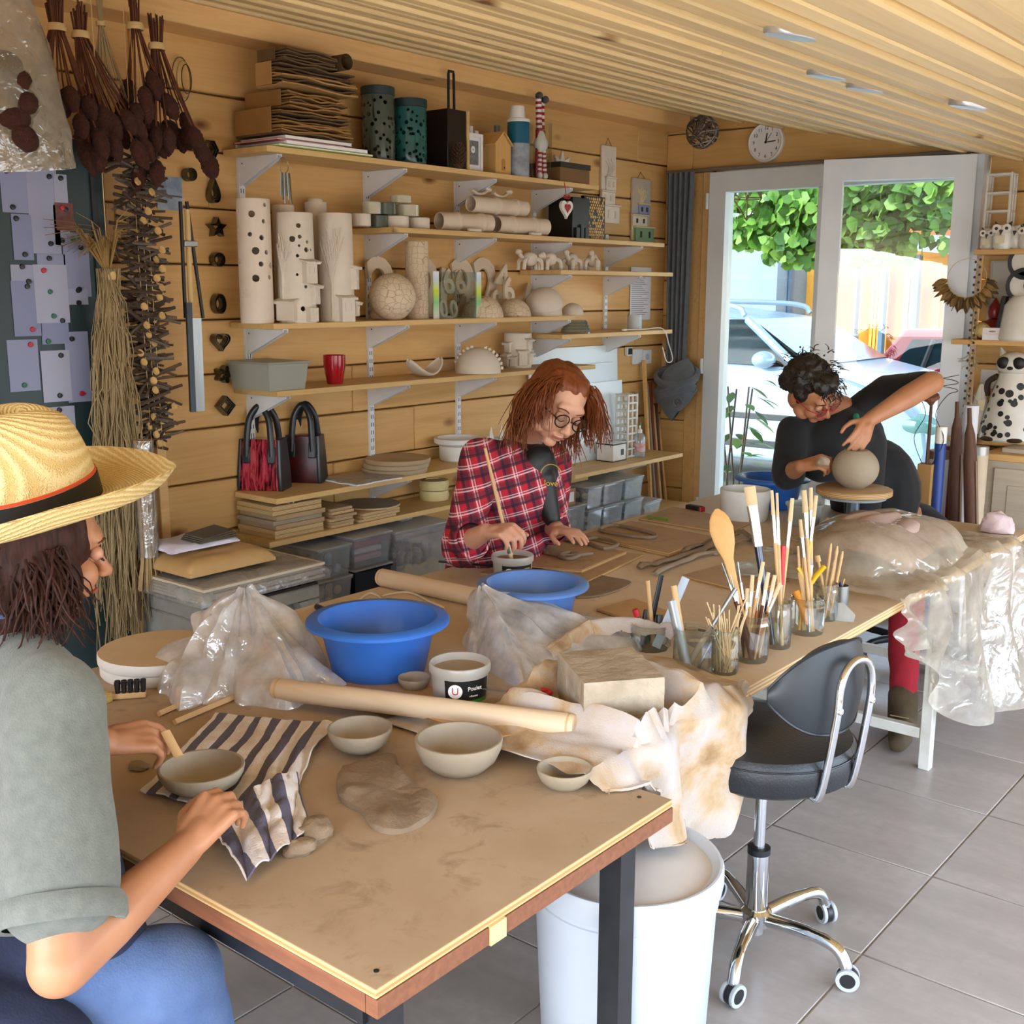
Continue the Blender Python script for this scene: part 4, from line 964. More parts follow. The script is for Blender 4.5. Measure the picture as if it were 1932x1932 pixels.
def handbag(label,px,py,wpx,hpx,mat_f,rot,xo):
 p=Uz(px,py,zt);w_=sz(wpx,p);h_=sz(hpx,p);D=w_*.62
 t=thing('ceramic_handbag',label,'handbag',p,rot)
 m_bk=M('black_burnished','17191b',.35,col2='2a2d2f',ns=7)
 prof=[(-.5,0),(-.53,.12),(-.5,.4),(-.40,.85),(-.36,1.0),(.36,1.0),(.40,.85),(.5,.4),(.53,.12),(.5,0)]
 poly=[(a*D,b*h_*.60)for a,b in prof]
 def loft(ya,yb,mat,nm,pin=1.0):
  n=7;g=G();v=[];
  for i in range(n):
   q=i/(n-1);y_=ya+(yb-ya)*q
   for a,b in poly:v.append((a*(1.0-.04*abs(q-.5)),y_*(1-.10*b/(h_*.6)),b))
  m_=len(poly);f=[(i*m_+k,i*m_+(k+1)%m_,(i+1)*m_+(k+1)%m_,(i+1)*m_+k)for i in range(n-1)for k in range(m_)]+[tuple(range(m_-1,-1,-1)),tuple((n-1)*m_+k for k in range(m_))]
  return g.add(v,f).o(nm,mat,t,bev=.004)
 hw=w_/2
 loft(-hw*.98,hw*.98,mat_f,'body')
 poly=[(a*1.02,b*1.005)for a,b in poly]
 loft(hw*.8,hw*1.0,m_bk,'side_panel');loft(-hw*1.0,-hw*.86,m_bk,'side_panel')
 G().bb((-D*.3,-hw*.8,h_*.6-.004),(D*.3,hw*.8,h_*.6-.001)).o('opening',m_black,t)
 for sx in(-1,1):
  x_=sx*D*.40
  pts=catmull([(x_*1.16,-hw*.55,h_*.40),(x_*1.05,-hw*.52,h_*.62),(x_*.8,-hw*.4,h_*.85),(x_*.6,0,h_*.98),(x_*.8,hw*.4,h_*.85),(x_*1.05,hw*.52,h_*.62),(x_*1.16,hw*.55,h_*.40)],6)
  G().tube(pts,.0125,10,sq=.8).o('handle',m_bk,t)
  for sy in(-1,1):G().box((x_*1.2,sy*hw*.55,h_*.42),(.012,.03,.06),T=rotm(0,-sx*.14,0)).o('handle_tab',m_bk,t,bev=.004)
 return t
m_rg,t_,b_=newmat('red_dripped_glaze')
v_=t_.coord((1,9,1.2));n_=t_.noise(v_,7,3,.6,1.2);t_.link(t_.ramp(n_,[(.42,'1a0508'),(.48,'8d1a2a'),(.62,'c24a58')]),b_.inputs['Base Color']);b_.inputs['Roughness'].default_value=.12;b_.inputs['Coat Weight'].default_value=.5
handbag('red glazed ceramic handbag with black sides and handles',500,922,88,160,m_rg,R(-58),0)
handbag('black ceramic handbag with dark red face behind the red one',578,908,72,148,M('dark_red_tiles','5c0f16',.3,col2='1a1416',ns=20),R(-58),0)
p=Uz(683,905,zt)
t=thing('paper_packet','flat packet of papers in a clear sleeve beside the handbags','packet',p)
G().grid(lambda u,v:((u-.5)*.2,(v-.5)*.24,.006+.002*fbm(u*4,v*4)),14,14,thick=.005).o('papers',m_paper,t);G().grid(lambda u,v:((u-.5)*.215,(v-.5)*.26,.0095+.004*abs(fbm(u*5,v*5,3))),16,16,thick=.0006).o('clear_sleeve',glassmat('clear_sleeve','ffffff',.12,.1,.12,'ffffff',.4,30),t)
for k in range(3):
 p=Uz(763,892-1*k,zt);tag(G().lathe([(.0001,0),(.13,0),(.132,.003),(.132,.015),(.13,.018),(.0001,.018)],48).o('round_board',M('mdf_round_%d'%k,('b09a7c','b8a488','bda27c')[k],.7,col2='a58e70',ns=8),loc=(XW+.125,p[1],zt+.0185*k+.0005)),'round board '+('at the bottom of the stack of three','in the middle of the stack of three','with pale rim on top of the stack of three')[k]+' on the handbag shelf','round board','stacked round boards')
p=Uz(832,878,zt);p[0]=XW+.115;p[1]=3.60
t=thing('plaster_bowl','thick white plaster bowl mould beside the round boards','bowl',p)
m_pl=M('plaster','e4e1da',.8,col2='d6d2c8',ns=10)
G().lathe([(.0001,0),(.075,0),(.082,.006),(.083,.065),(.105,.078),(.106,.098),(.09,.1),(.08,.06),(.06,.03),(.0001,.022)],36).o('body',m_pl,t)
zt=SH[8]
m_mdf=M('mdf_board','b39a76',.75,col2='a58a66',ns=9);m_mdf2=M('grey_mdf_board','a69880',.75,col2='94866f',ns=8);m_plyb=tabletop_mat('pale_ply_board','c6a878','cfb386','b99a69','d6ba8a','a68551',4,.002)
def boards(x0,x1,y0,y1,z0_,n,th,grp,labs,seed,mats):
 z=z0_
 for k in range(n):
  j=(hsh(seed,k)-.5)*.02;j2=(hsh(seed,k,4)-.5)*.02
  o=G().bb((x0+j*.3,y0+j2,z+.0003),(x1+j,y1+j2,z+th)).o('wooden_board',mats[k%len(mats)],bev=.0015,smooth=False)
  tag(o,labs[k]if k<len(labs)else labs[-1],'board',grp);z+=th+.0006
 return z
ordn=['bottom','second','third','fourth','fifth','sixth','topmost']
a=Uz(570,1015,zt);b=Uz(498,1022,zt)
z=boards(XW+.03,XW+.24,2.50,2.725,zt,7,.0165,'square boards in the left stack',['square wooden board, '+q+' in the thick stack by the wrapped paper' for q in ordn],2,[m_plyb,m_plyb,m_mdf,m_mdf2,m_mdf])
boards(XW+.05,XW+.24,2.76,2.87,zt,6,.0115,'small boards in the second stack',['small plywood board, '+q+' in the narrow stack' for q in ordn],5,[m_plyb,m_mdf])
z2=boards(XW+.05,XW+.245,2.905,3.10,zt,3,.011,'thin boards in the third stack',['thin plywood board, '+q+' under the round slate board' for q in('lowest','middle','upper')],8,[m_plyb])
t=thing('round_slate','round grey board with pale rim lying on the thin plywood boards','round board',(XW+.14,3.05,z2+.0005))
G().lathe([(.0001,0),(.115,0),(.117,.003),(.117,.008),(.0001,.008)],44).o('disc',M('grey_slate','8b8377',.6,col2='776f64',ns=12),t);G().lathe([(.1172,.001),(.119,.003),(.119,.006),(.1172,.008)],44,close=False).o('rim',m_plyb,t)
for k,(zz,rr)in enumerate(((0,.06),(.043,.06))):
 o=G().lathe([(.0001,0),(rr,0),(rr+.004,.02),(rr,.04),(rr*.6,.042),(rr*.6,.038),(.0001,.038)],28).o('wax_ring',M('yellow_wax','d6c48c',.5,col2='c9b67c',ns=8),loc=(XW+.11,3.45,zt+zz+.0005));tag(o,('lower','upper')[k]+' thick yellowish clay ring on the board shelf','ring','yellow rings')
zt=SH[9]
m_pan=M('white_melamine','dfe6ea',.3);m_pan2=M('pale_melamine','d3dce2',.3)
def panel(label,px0,px1,py0,py1,X0,mat,lean=.05):
 a=Ux(px0,py1,XW+X0);b=Ux(px1,py0,XW+X0);h=b[2]-zt-.001;w_=b[1]-a[1]
 t=thing('melamine_sheet',label,'panel',(XW+X0,(a[1]+b[1])/2,zt+.001),0,'leaning white panels')
 v=[]
 for z_,dx in((0,0),(h,-lean)):
  for x_,y_ in((-.008,-w_/2),(.0,-w_/2),(.0,w_/2),(-.008,w_/2)):v.append((x_+dx,y_,z_))
 G().add(v,[(3,2,1,0),(4,5,6,7),(0,1,5,4),(1,2,6,5),(2,3,7,6),(3,0,4,7)]).o('board',mat,t,bev=.001,smooth=False)
 G().bb((-.010,-w_/2,h-.012),(-.0085,w_/2,h)).o('edge',m_pan2,t).location.x=-lean+.004
 return t
panel('tallest white melamine panel leaning on the wall behind the plaid shirt',1004,1172,650,880,.045,m_pan,.025)
panel('middle white panel leaning in front of the tallest one',1040,1164,683,885,.065,m_pan2,.025)
panel('lowest pale blue panel leaning in front, beside the lattice crate',1060,1181,717,890,.085,m_pan,.025)
def lattice(name,label,p,w_,h_,d_,n,mat,cat='lattice'):
 t=thing(name,label,cat,p)
 for sx in(-1,1):
  for sy in(-1,1):G().box((sx*d_/2,sy*w_/2,h_/2),(.012,.012,h_)).o('post',mat,t,bev=.004)
 for k in range(n+1):
  z_=.008+(h_-.016)*k/n
  for sx in(-1,1):G().box((sx*d_/2,0,z_),(.014,w_,.011)).o('rung',mat,t,bev=.004)
  for sy in(-1,1):G().box((0,sy*w_/2,z_),(d_,.014,.011)).o('rung',mat,t,bev=.004)
 for sx in(-1,1):G().box((sx*d_/2,0,h_/2),(.011,.011,h_)).o('post',mat,t,bev=.004)
 return t
m_gwh=M('white_glaze','dcd9d0',.25,col2='cfc9bb',ns=12,coat=.3)
p=Uz(1178,862,zt);p[0]=max(p[0],XW+.15);H=sz(120,p);lattice('ceramic_lattice','tall white ceramic lattice tower beside the bottle',p,.08,H,.07,8,m_gwh)
p=Uz(1148,868,zt);p[0]=max(p[0],XW+.16)
t=thing('white_box','small white crackled box with black edges and a black square','box',p);w_=.115;h_=.085
G().bb((-.05,-w_/2,.004),(.05,w_/2,h_)).o('body',m_gwh,t,bev=.003);G().bb((-.052,-w_/2-.002,0),(.052,w_/2+.002,.004)).o('base',m_black,t);G().bb((-.052,-w_/2-.002,h_),(.052,w_/2+.002,h_+.006)).o('lid',m_black,t);G().bb((-.049,-w_/2+.002,h_+.006),(.049,w_/2-.002,h_+.009)).o('lid_panel',m_gwh,t)
G().bb((.05,.012,.03),(.052,.035,.06)).o('black_square',m_black,t)
G().tube([(0,-.006,h_+.009),(0,-.006,h_+.016),(0,.006,h_+.016),(0,.006,h_+.009)],.002,6).o('ring',m_black,t)
p=Uz(1206,862,zt);r_=sz(11,p)
t=thing('squeeze_bottle','clear squeeze bottle with green-tipped cap and red print','bottle',p)
G().lathe([(.0001,0),(r_,0),(r_,.1),(r_*.8,.115),(r_*.4,.125),(.0001,.125)],24).o('body',glassmat('clear_bottle','f2f6f8',.1,.05,.3,'dfe6ea'),t)
G().lathe([(r_*.42,.122),(r_*.42,.14),(r_*.18,.145),(r_*.16,.165),(.0001,.166)],16).o('cap',m_wh,t);G().lathe([(r_*.2,.163),(r_*.2,.176),(.0001,.177)],12).o('tip',M('green_tip','2f8a3a',.4),t)
G().lathe([(r_*1.02,.03),(r_*1.02,.075)],24,close=False).o('label',M('bottle_label','d8d2d4',.5,col2='c04a3a',ns=40),t)
m_cl=glassmat('clear_storage_plastic','f8fbfd',.09,.06,.12,'f6faff')
m_lid=glassmat('frosted_lid','f8fafb',.10,.2,.28,'f8fbfd')
m_cont=[M('bits_%d'%k,c,.7,col2=c2,ns=40)for k,(c,c2)in enumerate((('b09c96','7f7886'),('c2ac9c','8d7868'),('9fabb8','6f7b8c'),('ccae88','a88a68'),('8a909c','666c7a')))]
def fill(kind):
 def f(t,wx,wy,h):
  g=G();nx=max(2,int(wx/.045));ny=max(2,int(wy/.045));nz=max(1,int((h-.022)/.034))
  for i in range(nx):
   for j in range(ny):
    for k in range(nz):
     c=(-wx/2+wx*(i+.5)/nx,-wy/2+wy*(j+.5)/ny,.022+.034*k)
     if hsh(i,j,k,kind)>.25:g.ell(c,(.019,.017,.018*(.6+.4*hsh(i,j,k))),7,5,T=rotm(i,j,k))
  stuff(g.o('contents',m_cont[kind%5],t))
 return f
def stackbox(px,py,wpx,hpx,X1,d_,label,kind,group='clear storage boxes under the wide board'):
 a=Ux(px,py,X1);wy=sz(wpx,a);h=sz(hpx,a)
 return tub_box('storage_box',label,X1-d_,X1,a[1]-wy/2,a[1]+wy/2,a[2],h,m_cl,m_lid,.93,fill(kind),group)
bz=Ux(1180,1000,XW+.36)[2]
def cell(i,y0,y1,z0_,h,d_,label,kind,x1=XW+.36):return tub_box('storage_box',label,x1-d_,x1,y0,y1,z0_,h,m_cl,m_lid,.94,fill(kind),'clear storage boxes under the wide board')
def Yat(px,py=960):return Ux(px,py,XW+.36)[1]
FL0=.385
o=tag(G().bb((XW+.02,3.9,FL0-.02),(XW+.40,5.2,FL0)).o('low_shelf_board',m_shelf,bev=.002,smooth=False),'low pine board carrying the clear storage boxes','shelf')
for yy,wh in((3.95,'carton end'),(4.55,'middle'),(5.14,'curtain end')):tag(G().bb((XW+.04,yy-.02,0),(XW+.38,yy+.02,FL0-.0205)).o('board_support',m_shelf,bev=.002,smooth=False),'upright pine support under the '+wh+' of the low storage board','support','board supports')
hA=.108
ya=[Yat(1045),Yat(1108),Yat(1138),Yat(1178),Yat(1214)]
cell(0,Yat(1040),Yat(1105),FL0,.145,.3,'large clear storage box with clay bits under the cardboard box',0)
cell(1,Yat(1110),Yat(1136),FL0,hA,.3,'clear storage box at the bottom of the second column',1)
cell(2,Yat(1140),Yat(1175),FL0,hA,.3,'clear storage box at the bottom of the third column',2)
cell(3,Yat(1180),Yat(1212),FL0,hA,.3,'clear storage box at the bottom of the fourth column',4)
cell(4,Yat(1110),Yat(1136),FL0+hA+.001,hA,.3,'clear storage box on top of the second column',3)
cell(5,Yat(1140),Yat(1175),FL0+hA+.001,hA,.3,'clear storage box on top of the third column',0)
cell(6,Yat(1180),Yat(1212),FL0+hA+.001,hA,.3,'clear storage box on top of the fourth column',2)
cell(7,Yat(1217),Yat(1246),FL0,hA*.7,.3,'low clear storage box by the leaning planks',1)
t=thing('cardboard_carton','small brown carton with white label on the large clear storage box','carton',(XW+.25,(Yat(1048)+Yat(1092))/2,FL0+.1458))
w_=Yat(1092)-Yat(1048)
G().bb((-.09,-w_/2,0),(.09,w_/2,.075)).o('body',M('carton_brown','9c7c5a',.8),t,smooth=False);G().bb((.09,-.01,.015),(.0905,w_/2-.012,.06)).o('label',m_paper,t,smooth=False)
for k in range(6):
 px=1216+6*k;a=Ux(px,940,XW+.10+.02*(k%3));b=Ux(px-3,715+12*k+30*(k%2),XW+.03+.02*(k%3))
 a=np.array([XW+.12+.015*(k%2),5.19+.032*k,.0]);b=np.array([XW+.035,5.17+.032*k,1.13-.06*k-.07*(k%2)])
 o=G().tube([a,b],[.012,.012],4,upv=(1,1,0)).o('leaning_plank',[m_pine,M('thin_strip_grey','8d7f70',.7),M('thin_strip_red','7c3a2c',.6),m_shelf,M('thin_strip_dark','5f4a3a',.7),m_pine][k],smooth=False)
 tag(o,['tallest pine strip leaning in the corner by the curtain','grey strip leaning in the corner by the curtain','reddish strip leaning in the corner by the curtain','pale strip leaning in the corner by the curtain','dark brown strip leaning in the corner by the curtain','shortest pine strip leaning nearest the curtain'][k],'wood strip','strips leaning in the corner')
p=onx(935,800,.12);p[2]=SH[7]
t=thing('white_cat_pot','white pot with two pointed ears behind the plaid shirt','pot',(XW+.125,p[1],SH[7]))
G().lathe([(.0001,0),(.045,0),(.05,.02),(.05,.07),(.046,.075),(.044,.07),(.044,.01),(.0001,.008)],24).o('body',m_gwh,t)
for s_ in(-1,1):G().lathe([(.018,0),(.012,.025),(.0015,.06)],10,T=rotm(0,0,0),c=(.0,s_*.036,.066),sx=.5).o('ear',m_gwh,t)
t.location.z=SH[7]
def LX(px,py,X):return Ux(px,py,X)
X1=XW+.31
def cellL(px0,px1,z0_,h,label,kind,x1=X1,d_=.27,mat=None,contents=None):
 return tub_box('storage_box',label,x1-d_,x1,Ux(px0,1050,x1)[1],Ux(px1,1050,x1)[1],z0_,h,mat or m_cl,m_lid,.93,contents or fill(kind),'clear storage boxes under the board shelf')
def cloths(t,wx,wy,h):
 for k,(c,zz)in enumerate((('b98f96',.03),('c9b8b4',.06),('a33a4a',.088))):
  G().box((0,0,zz*h/.13),(wx*.9,wy*.9,.022)).o('folded_cloth',M('cloth_%d'%k,c,.9,bump=.5,bs=60),t,bev=.008)
def slices(t,wx,wy,h):
 for k in range(14):
  y_=-wy/2+wy*(k+.5)/14;G().lathe([(.0001,0),(.02+.012*hsh(k),0),(.02+.012*hsh(k),.008),(.0001,.008)],14,T=rotm(0,R(80),0),c=(wx/2-.03,y_,.03+.03*hsh(k,2))).o('wood_slice',m_log,t)
 fill(1)(t,wx*.8,wy,h*.8)
FLL=.345
tag(G().bb((XW+.03,2.56,FLL-.02),(X1+.02,3.85,FLL)).o('low_shelf_board',m_shelf,bev=.002,smooth=False),'low pine board under the boxes of cloths and wood slices','shelf')
for yy,wh in((2.62,'stone bench end'),(3.2,'middle'),(3.8,'wood slice box')):tag(G().bb((XW+.07,yy-.02,0),(X1,yy+.02,FLL-.0205)).o('board_support',m_shelf,bev=.002,smooth=False),'pine support under the low board at its '+wh,'support','low board supports')
cellL(600,662,FLL,.115,'clear box with pale contents at the bottom beside the stone bench',3)
cellL(669,738,FLL,.125,'dark-filled clear box at the bottom under the cloth box',4,mat=glassmat('dark_tinted_plastic','5f6f8c',.12,.06,.35,'2c3850'))
cellL(600,662,FLL+.1165,.118,'clear box with dark items on top beside the wrapped paper',2)
cellL(669,738,FLL+.1265,.122,'clear box of folded pink and red cloths',0,contents=cloths)
cellL(747,850,FLL,.235,'large clear box of sawn wood slices beside the plaid shirt',1,contents=slices)
m_conc=M('concrete','9c9a92',.85,col2='868479',ns=10,bump=.25,bs=80)
bx1=XW+.58
t=thing('stone_bench','low grey concrete bench under the doormat and wrapped paper','bench',(bx1-.2,2.3,0))
yb0,yb1=Ux(398,1200,bx1)[1],Ux(605,1150,bx1)[1];zb=Ux(500,1130,bx1)[2];zb=.545
G().bb((bx1-.36,yb0,zb-.045),(bx1,yb1,zb)).o('slab',m_conc,t,W=True,bev=.006)
for y_ in(yb0,yb1-.05):G().bb((bx1-.36,y_,0),(bx1,y_+.05,zb-.0455)).o('leg',m_conc,t,W=True,bev=.006)
for y_,s_ in((yb0+.05,1),(yb1-.05,-1)):G().add([(bx1-.05,y_,zb-.046),(bx1,y_,zb-.046),(bx1,y_+s_*.04,zb-.046),(bx1-.05,y_+s_*.04,zb-.046),(bx1-.05,y_,zb-.1),(bx1,y_,zb-.1)],[(0,1,2,3),(0,4,5,1),(1,5,2),(0,3,4),(3,2,5,4)]).o('corner_fillet',m_conc,t,W=True,smooth=False)
zz=zb+.0006
t=thing('coir_doormat','brown bristly coir doormat lying on the stone bench','doormat',(bx1-.18,(yb0+yb1)/2,zz))
G().bb((bx1-.35,yb0+.005,zz),(bx1-.006,yb1-.005,zz+.008)).o('backing',M('mat_rubber','2a2420',.8),t,W=True)
g=G()
for i in range(80):
 for j in range(16):
  if j<12 and 2<i<77:continue
  c_=np.array([bx1-.35+.342*(j+.5)/16,yb0+.01+(yb1-yb0-.02)*i/80,zz+.008]);d=np.array([(hsh(i,j)-.4)*.012,(hsh(i,j,2)-.5)*.012,.014]);g.tube([c_,c_+d],[.0035,.0022],4)
stuff(g.o('bristles',M('coir','6a4a2a',.9,col2='835f38',ns=60),t,W=True))
zz+=.0235
def slabpaper(name,label,x0,x1,y0,y1,z0_,h,mat,seed,cat='paper',sheets=0,smat=None):
 t=thing(name,label,cat,((x0+x1)/2,(y0+y1)/2,z0_))
 def fn(u,v):
  a=u*2*math.pi;q=v
  return None
 def top(u,v):
  e=min(u,1-u,v,1-v)*8;e=min(1,e);return(x0+(x1-x0)*u,y0+(y1-y0)*v,z0_+h*(.35+.65*e**.5)+.005*fbm(u*3+seed,v*3)+.002*fbm(u*12,v*12,seed))
 g=G().grid(top,26,30,thick=0);P_v=np.vstack(g.v);B=P_v.copy();B[:,2]=np.minimum(B[:,2]-.002,z0_+.001);n=len(P_v);g2=G();f=list(g.f)+[tuple(i+n for i in q[::-1])for q in g.f]
 nu,nv=26,30
 for j in range(nv-1):f+=[(j+1,j,n+j,n+j+1),((nu-1)*nv+j,(nu-1)*nv+j+1,n+(nu-1)*nv+j+1,n+(nu-1)*nv+j)]
 for i in range(nu-1):f+=[(i*nv,(i+1)*nv,n+(i+1)*nv,n+i*nv),((i+1)*nv+nv-1,i*nv+nv-1,n+i*nv+nv-1,n+(i+1)*nv+nv-1)]
 g2.add(np.vstack([P_v,B]),f).o('wrapping' if sheets else 'body',mat,t,W=True)
 if sheets:
  for k in range(sheets):
   G().bb((x0+.015,y0+.02,z0_+.004+k*(h-.012)/sheets),(x1-.012-.01*(k%2),y1-.012,z0_+.004+(k+.82)*(h-.012)/sheets)).o('sheet',smat,t,W=True)
 return t
m_wrap=glassmat('plastic_wrap','f4f6f8',.16,.12,.22,'e6ebf0',.7,18)
slabpaper('wrapped_paper_stack','wide stack of pale sheets wrapped in clear plastic on the doormat',bx1-.38,bx1+.03,yb0-.05,yb1+.02,zz,.062,m_wrap,3.3,sheets=5,smat=M('pale_sheet','cbbfa6',.8))
slabpaper('kraft_envelope','thick folded kraft paper parcel on the wrapped sheets',bx1-.36,bx1-.06,yb0-.02,yb1-.13,zz+.072,.045,M('tan_parcel','c7a36c',.8,col2='b8925a',ns=6),6.1,cat='parcel')
t=slabpaper('paper_envelope','open white envelope stuffed with dark cards on the kraft parcel',bx1-.36,bx1-.17,yb0+.0,yb0+.25,zz+.128,.016,M('lilac_paper','d7d3e2',.8),9.2,cat='envelope')
for k in range(4):G().box((bx1-.22,yb0+.17,zz+.146+.006*k),(.1-.008*k,.15,.004),T=rotm(0,.05*k,.1*k)).o('dark_card',M('dark_card_stock','57503f',.8),t,W=True)
y_=(yb0+yb1)/2
t=thing('picture_book','flat white book with red print lying under the stone bench','book',(bx1-.18,y_+.02,0))
for k,(c,h_)in enumerate((('2e7a62',.02),('33373a',.03),('ddd9e0',.06))):G().bb((-.12,-.14+.02*k,(0,.0205,.051)[k]),(.1,.13-.01*k,(.02,.05,.11)[k])).o('volume',M('vol_%d'%k,c,.5),t,bev=.002)
t=thing('dark_crate','dark framed picture leaning on the floor beside the stone bench','picture',(bx1-.2,yb0-.16,0))
G().bb((-.01,-.14,0),(.01,.12,.24)).o('frame',m_black,t,bev=.003);G().bb((.0101,-.12,.02),(.013,.10,.22)).o('picture',M('dark_teal_print','173038',.3),t)
# dried plants, raffia, twigs, cutters on the left
HX=-3.13
m_stem=M('dried_stem','4a2413',.85,col2='6b3a1c',ns=20);m_cone=M('dried_cone','35170d',.95,col2='4d2614',ns=45,bump=.9,bs=160)
m_raf=M('raffia','b5a078',.85,col2='9a8560',ns=12);m_raf2=M('raffia_tie','cfae74',.8)
def conebunch(label,px,py,tilt,nst,seed,spread,L=.30):
 p=Ux(px,py,HX)
 t=thing('dried_cone_bunch',label,'dried plants',p,0,'hanging bunches of dried cones')
 for k in range(nst):
  a=2*math.pi*hsh(seed,k);rr=.018*math.sqrt(hsh(seed,k,1));b=np.array([rr*math.cos(a)*.8,rr*math.sin(a),0])
  top=b*1.5+np.array([0,0,.05+.045*hsh(seed,k,2)])
  ln=L*(.55+.45*hsh(seed,k,3));d=np.array([math.cos(a)*spread*.7,math.sin(a)*spread+tilt,-1.]);d/=np.linalg.norm(d)
  e=b+d*ln*np.array([1,1,1]);mid=b+(e-b)*.5+np.array([0,0,-.01])
  st=G().tube([top,b,mid,e],[.003,.003,.0026,.0024],5).o('stem',m_stem,t)
  cl=.07+.025*hsh(seed,k,4);cr=.0205+.005*hsh(seed,k,5);u,v,w_=basis(d)
  prof=[(max(2e-4,cr*math.sin(math.pi*q)**.6*(1+.10*(i%2))*(1.06-.25*q)),-cl*.1+cl*q)for i,q in enumerate(np.linspace(0.001,.999,13))]
  G().lathe(prof,9,T=np.column_stack([u,v,d]),c=e).o('cone',m_cone,t)
 G().lathe([(.024,-.010),(.026,-.004),(.025,.004),(.023,.010)],14,close=False).o('raffia_tie',m_raf2,t)
 G().tube([(0,0,.0),(0,-.003,.09),(.0,0,2.318-p[2]-.001)],.0015,5).o('string',m_raf2,t)
 return t
conebunch('bunch of dried brown cones nearest the plastic bag',107,52,.02,22,1.1,.40,.30)
conebunch('leaning bunch of dried brown cones beside the pale grass',152,66,.38,24,2.3,.36,.34)
conebunch('small bunch of dark round cones on thin stems',255,50,.05,12,3.7,.36,.24)
conebunch('bunch of dried cones hanging above the metal cutters',296,88,.12,22,4.9,.32,.36)
p=Ux(190,45,HX-.05)
t=thing('dried_grass_bunch','bunch of pale dried grass stalks hanging between the cone bunches','dried plants',p)
for k in range(26):
 a=6.28*hsh(k,1);r_=.012*hsh(k,2);G().tube([(r_*math.cos(a),r_*math.sin(a),.10),(r_*.5*math.cos(a),r_*.5*math.sin(a),0),(.03*math.cos(a),.06*math.sin(a)+.015,-.2-.06*hsh(k,3))],[.0022,.002,.0012],4).o('stalk',m_raf,t)
G().lathe([(.014,-.006),(.015,.006)],10,close=False).o('raffia_tie',m_raf2,t)
p=Ux(205,520,HX+.02)
t=thing('raffia_hank','long hank of pale raffia strands tied with cord hanging by the twigs','raffia',(p[0],p[1],p[2]))
g=G()
for k in range(200):
 a=6.28*hsh(k,1.5);r_=math.sqrt(hsh(k,2.5));L_=.95+.25*hsh(k,4)if hsh(k,8)>.3 else.55
 pts=[]
 for q in np.linspace(0,1,12):
  wid=.012+.05*min(1,q*2.2)
  pts.append((wid*r_*math.cos(a)*.6+.022*vnoise(q*5,k*1.7),wid*r_*math.sin(a)+.03*q*(hsh(k,6)-.5)*2+.028*vnoise(q*5,k*2.3,4)-.02*q,.02-L_*q))
 g.tube(pts,.0013+.001*hsh(k,7),3,caps=False)
stuff(g.o('strands',m_raf,t))
g=G()
for k in range(70):
 a=6.28*hsh(k,11);L_=.1+.12*hsh(k,12);d=np.array([math.cos(a)*.4,math.sin(a)*.6-.25,.45+.5*hsh(k,13)])
 g.tube([np.array([0,0,.0]),d*L_*.5+np.array([0,0,.06]),d*L_+np.array([0,0,-.03*hsh(k,14)])],[.002,.0018,.001],3)
stuff(g.o('frayed_top',M('raffia_dark','8d6f3e',.85),t,flipfix=False))
G().lathe([(.02,-.012),(.024,0),(.02,.012)],12,close=False).o('cord',m_raf2,t);G().tube([(0,0,.03),(0,0,2.31-p[2])],.0015,5).o('string',m_raf2,t)
p0=Ux(255,300,HX-.03);p1=Ux(292,845,HX-.03)
t=thing('twig_garland','long hanging garland of short grey-brown twigs strung on threads','garland',(p0[0],p0[1],p1[2]))
m_tw=[M('twig_%d'%k,c,.85,col2=c2,ns=30)for k,(c,c2)in enumerate((('5d4a3a','463626'),('6f6254','4f443a'),('4a3a2c','38291c')))]
tw0={}
for k in range(3):
 tw0[k]=G().tube([(-.5,0,0),(-.1,.03,.02),(.5,0,0)],[.07,.075,.06],6).mesh('twig')
 tw0[k].materials.append(m_tw[k])
n=280
for k in range(n):
 q=(k+.5)/n;c=p0+(p1-p0)*q;L_=.085+.06*hsh(k,3);
 o=bpy.data.objects.new('twig',tw0[k%3]);COL.objects.link(o);o.parent=t
 off=np.array([(hsh(k,5)-.5)*.05,(hsh(k,6)-.5)*.09,0])
 o.location=Vector(c+off-np.array(t.location));o.rotation_euler=((hsh(k,7)-.5)*.5,(hsh(k,8)-.5)*.9,R(90)+(hsh(k,9)-.5)*1.6);o.scale=(L_,L_*.62,L_*.62)
 if k%9==4:
  b=G().lathe([(.0001,0),(.012,0),(.012,.006),(.0001,.006)],10,T=rotm(0,R(70),hsh(k)*.6)).o('wood_bead',m_log,t);b.location=Vector(c+off*1.1+np.array([.03,0,0])-np.array(t.location))
for s_ in(-.02,.0,.02):G().tube([p0+np.array([.015,s_,2.315-p0[2]]),p0+np.array([.015,s_,0]),p1+np.array([.015,s_,-.02])],.0012,4).o('thread',m_raf2,t,W=True)
p=Ux(285,1110,HX+.07);q=Ux(268,830,HX+.07)
t=thing('straw_bundle','bundle of dried stalks in clear film standing below the twig garland','straw bundle',(p[0],p[1],p[2]))
a=np.array(p);b=np.array(q);g=G()
for k in range(70):
 an=6.28*hsh(k,21);r_=.028*math.sqrt(hsh(k,22));o_=np.array([r_*math.cos(an),r_*math.sin(an),0])
 g.tube([a+o_*1.6,a+(b-a)*.2+o_*.95,b+o_],.0026,4)
stuff(g.o('stalks',M('straw_pale','b79a6a',.8,col2='8d7049',ns=20),t,W=True))
G().tube([a+(b-a)*.22,b],[.032,.033],20,caps=False).o('film',glassmat('film','ffffff',.2,.12,.12,'ffffff',.5,25),t,W=True)
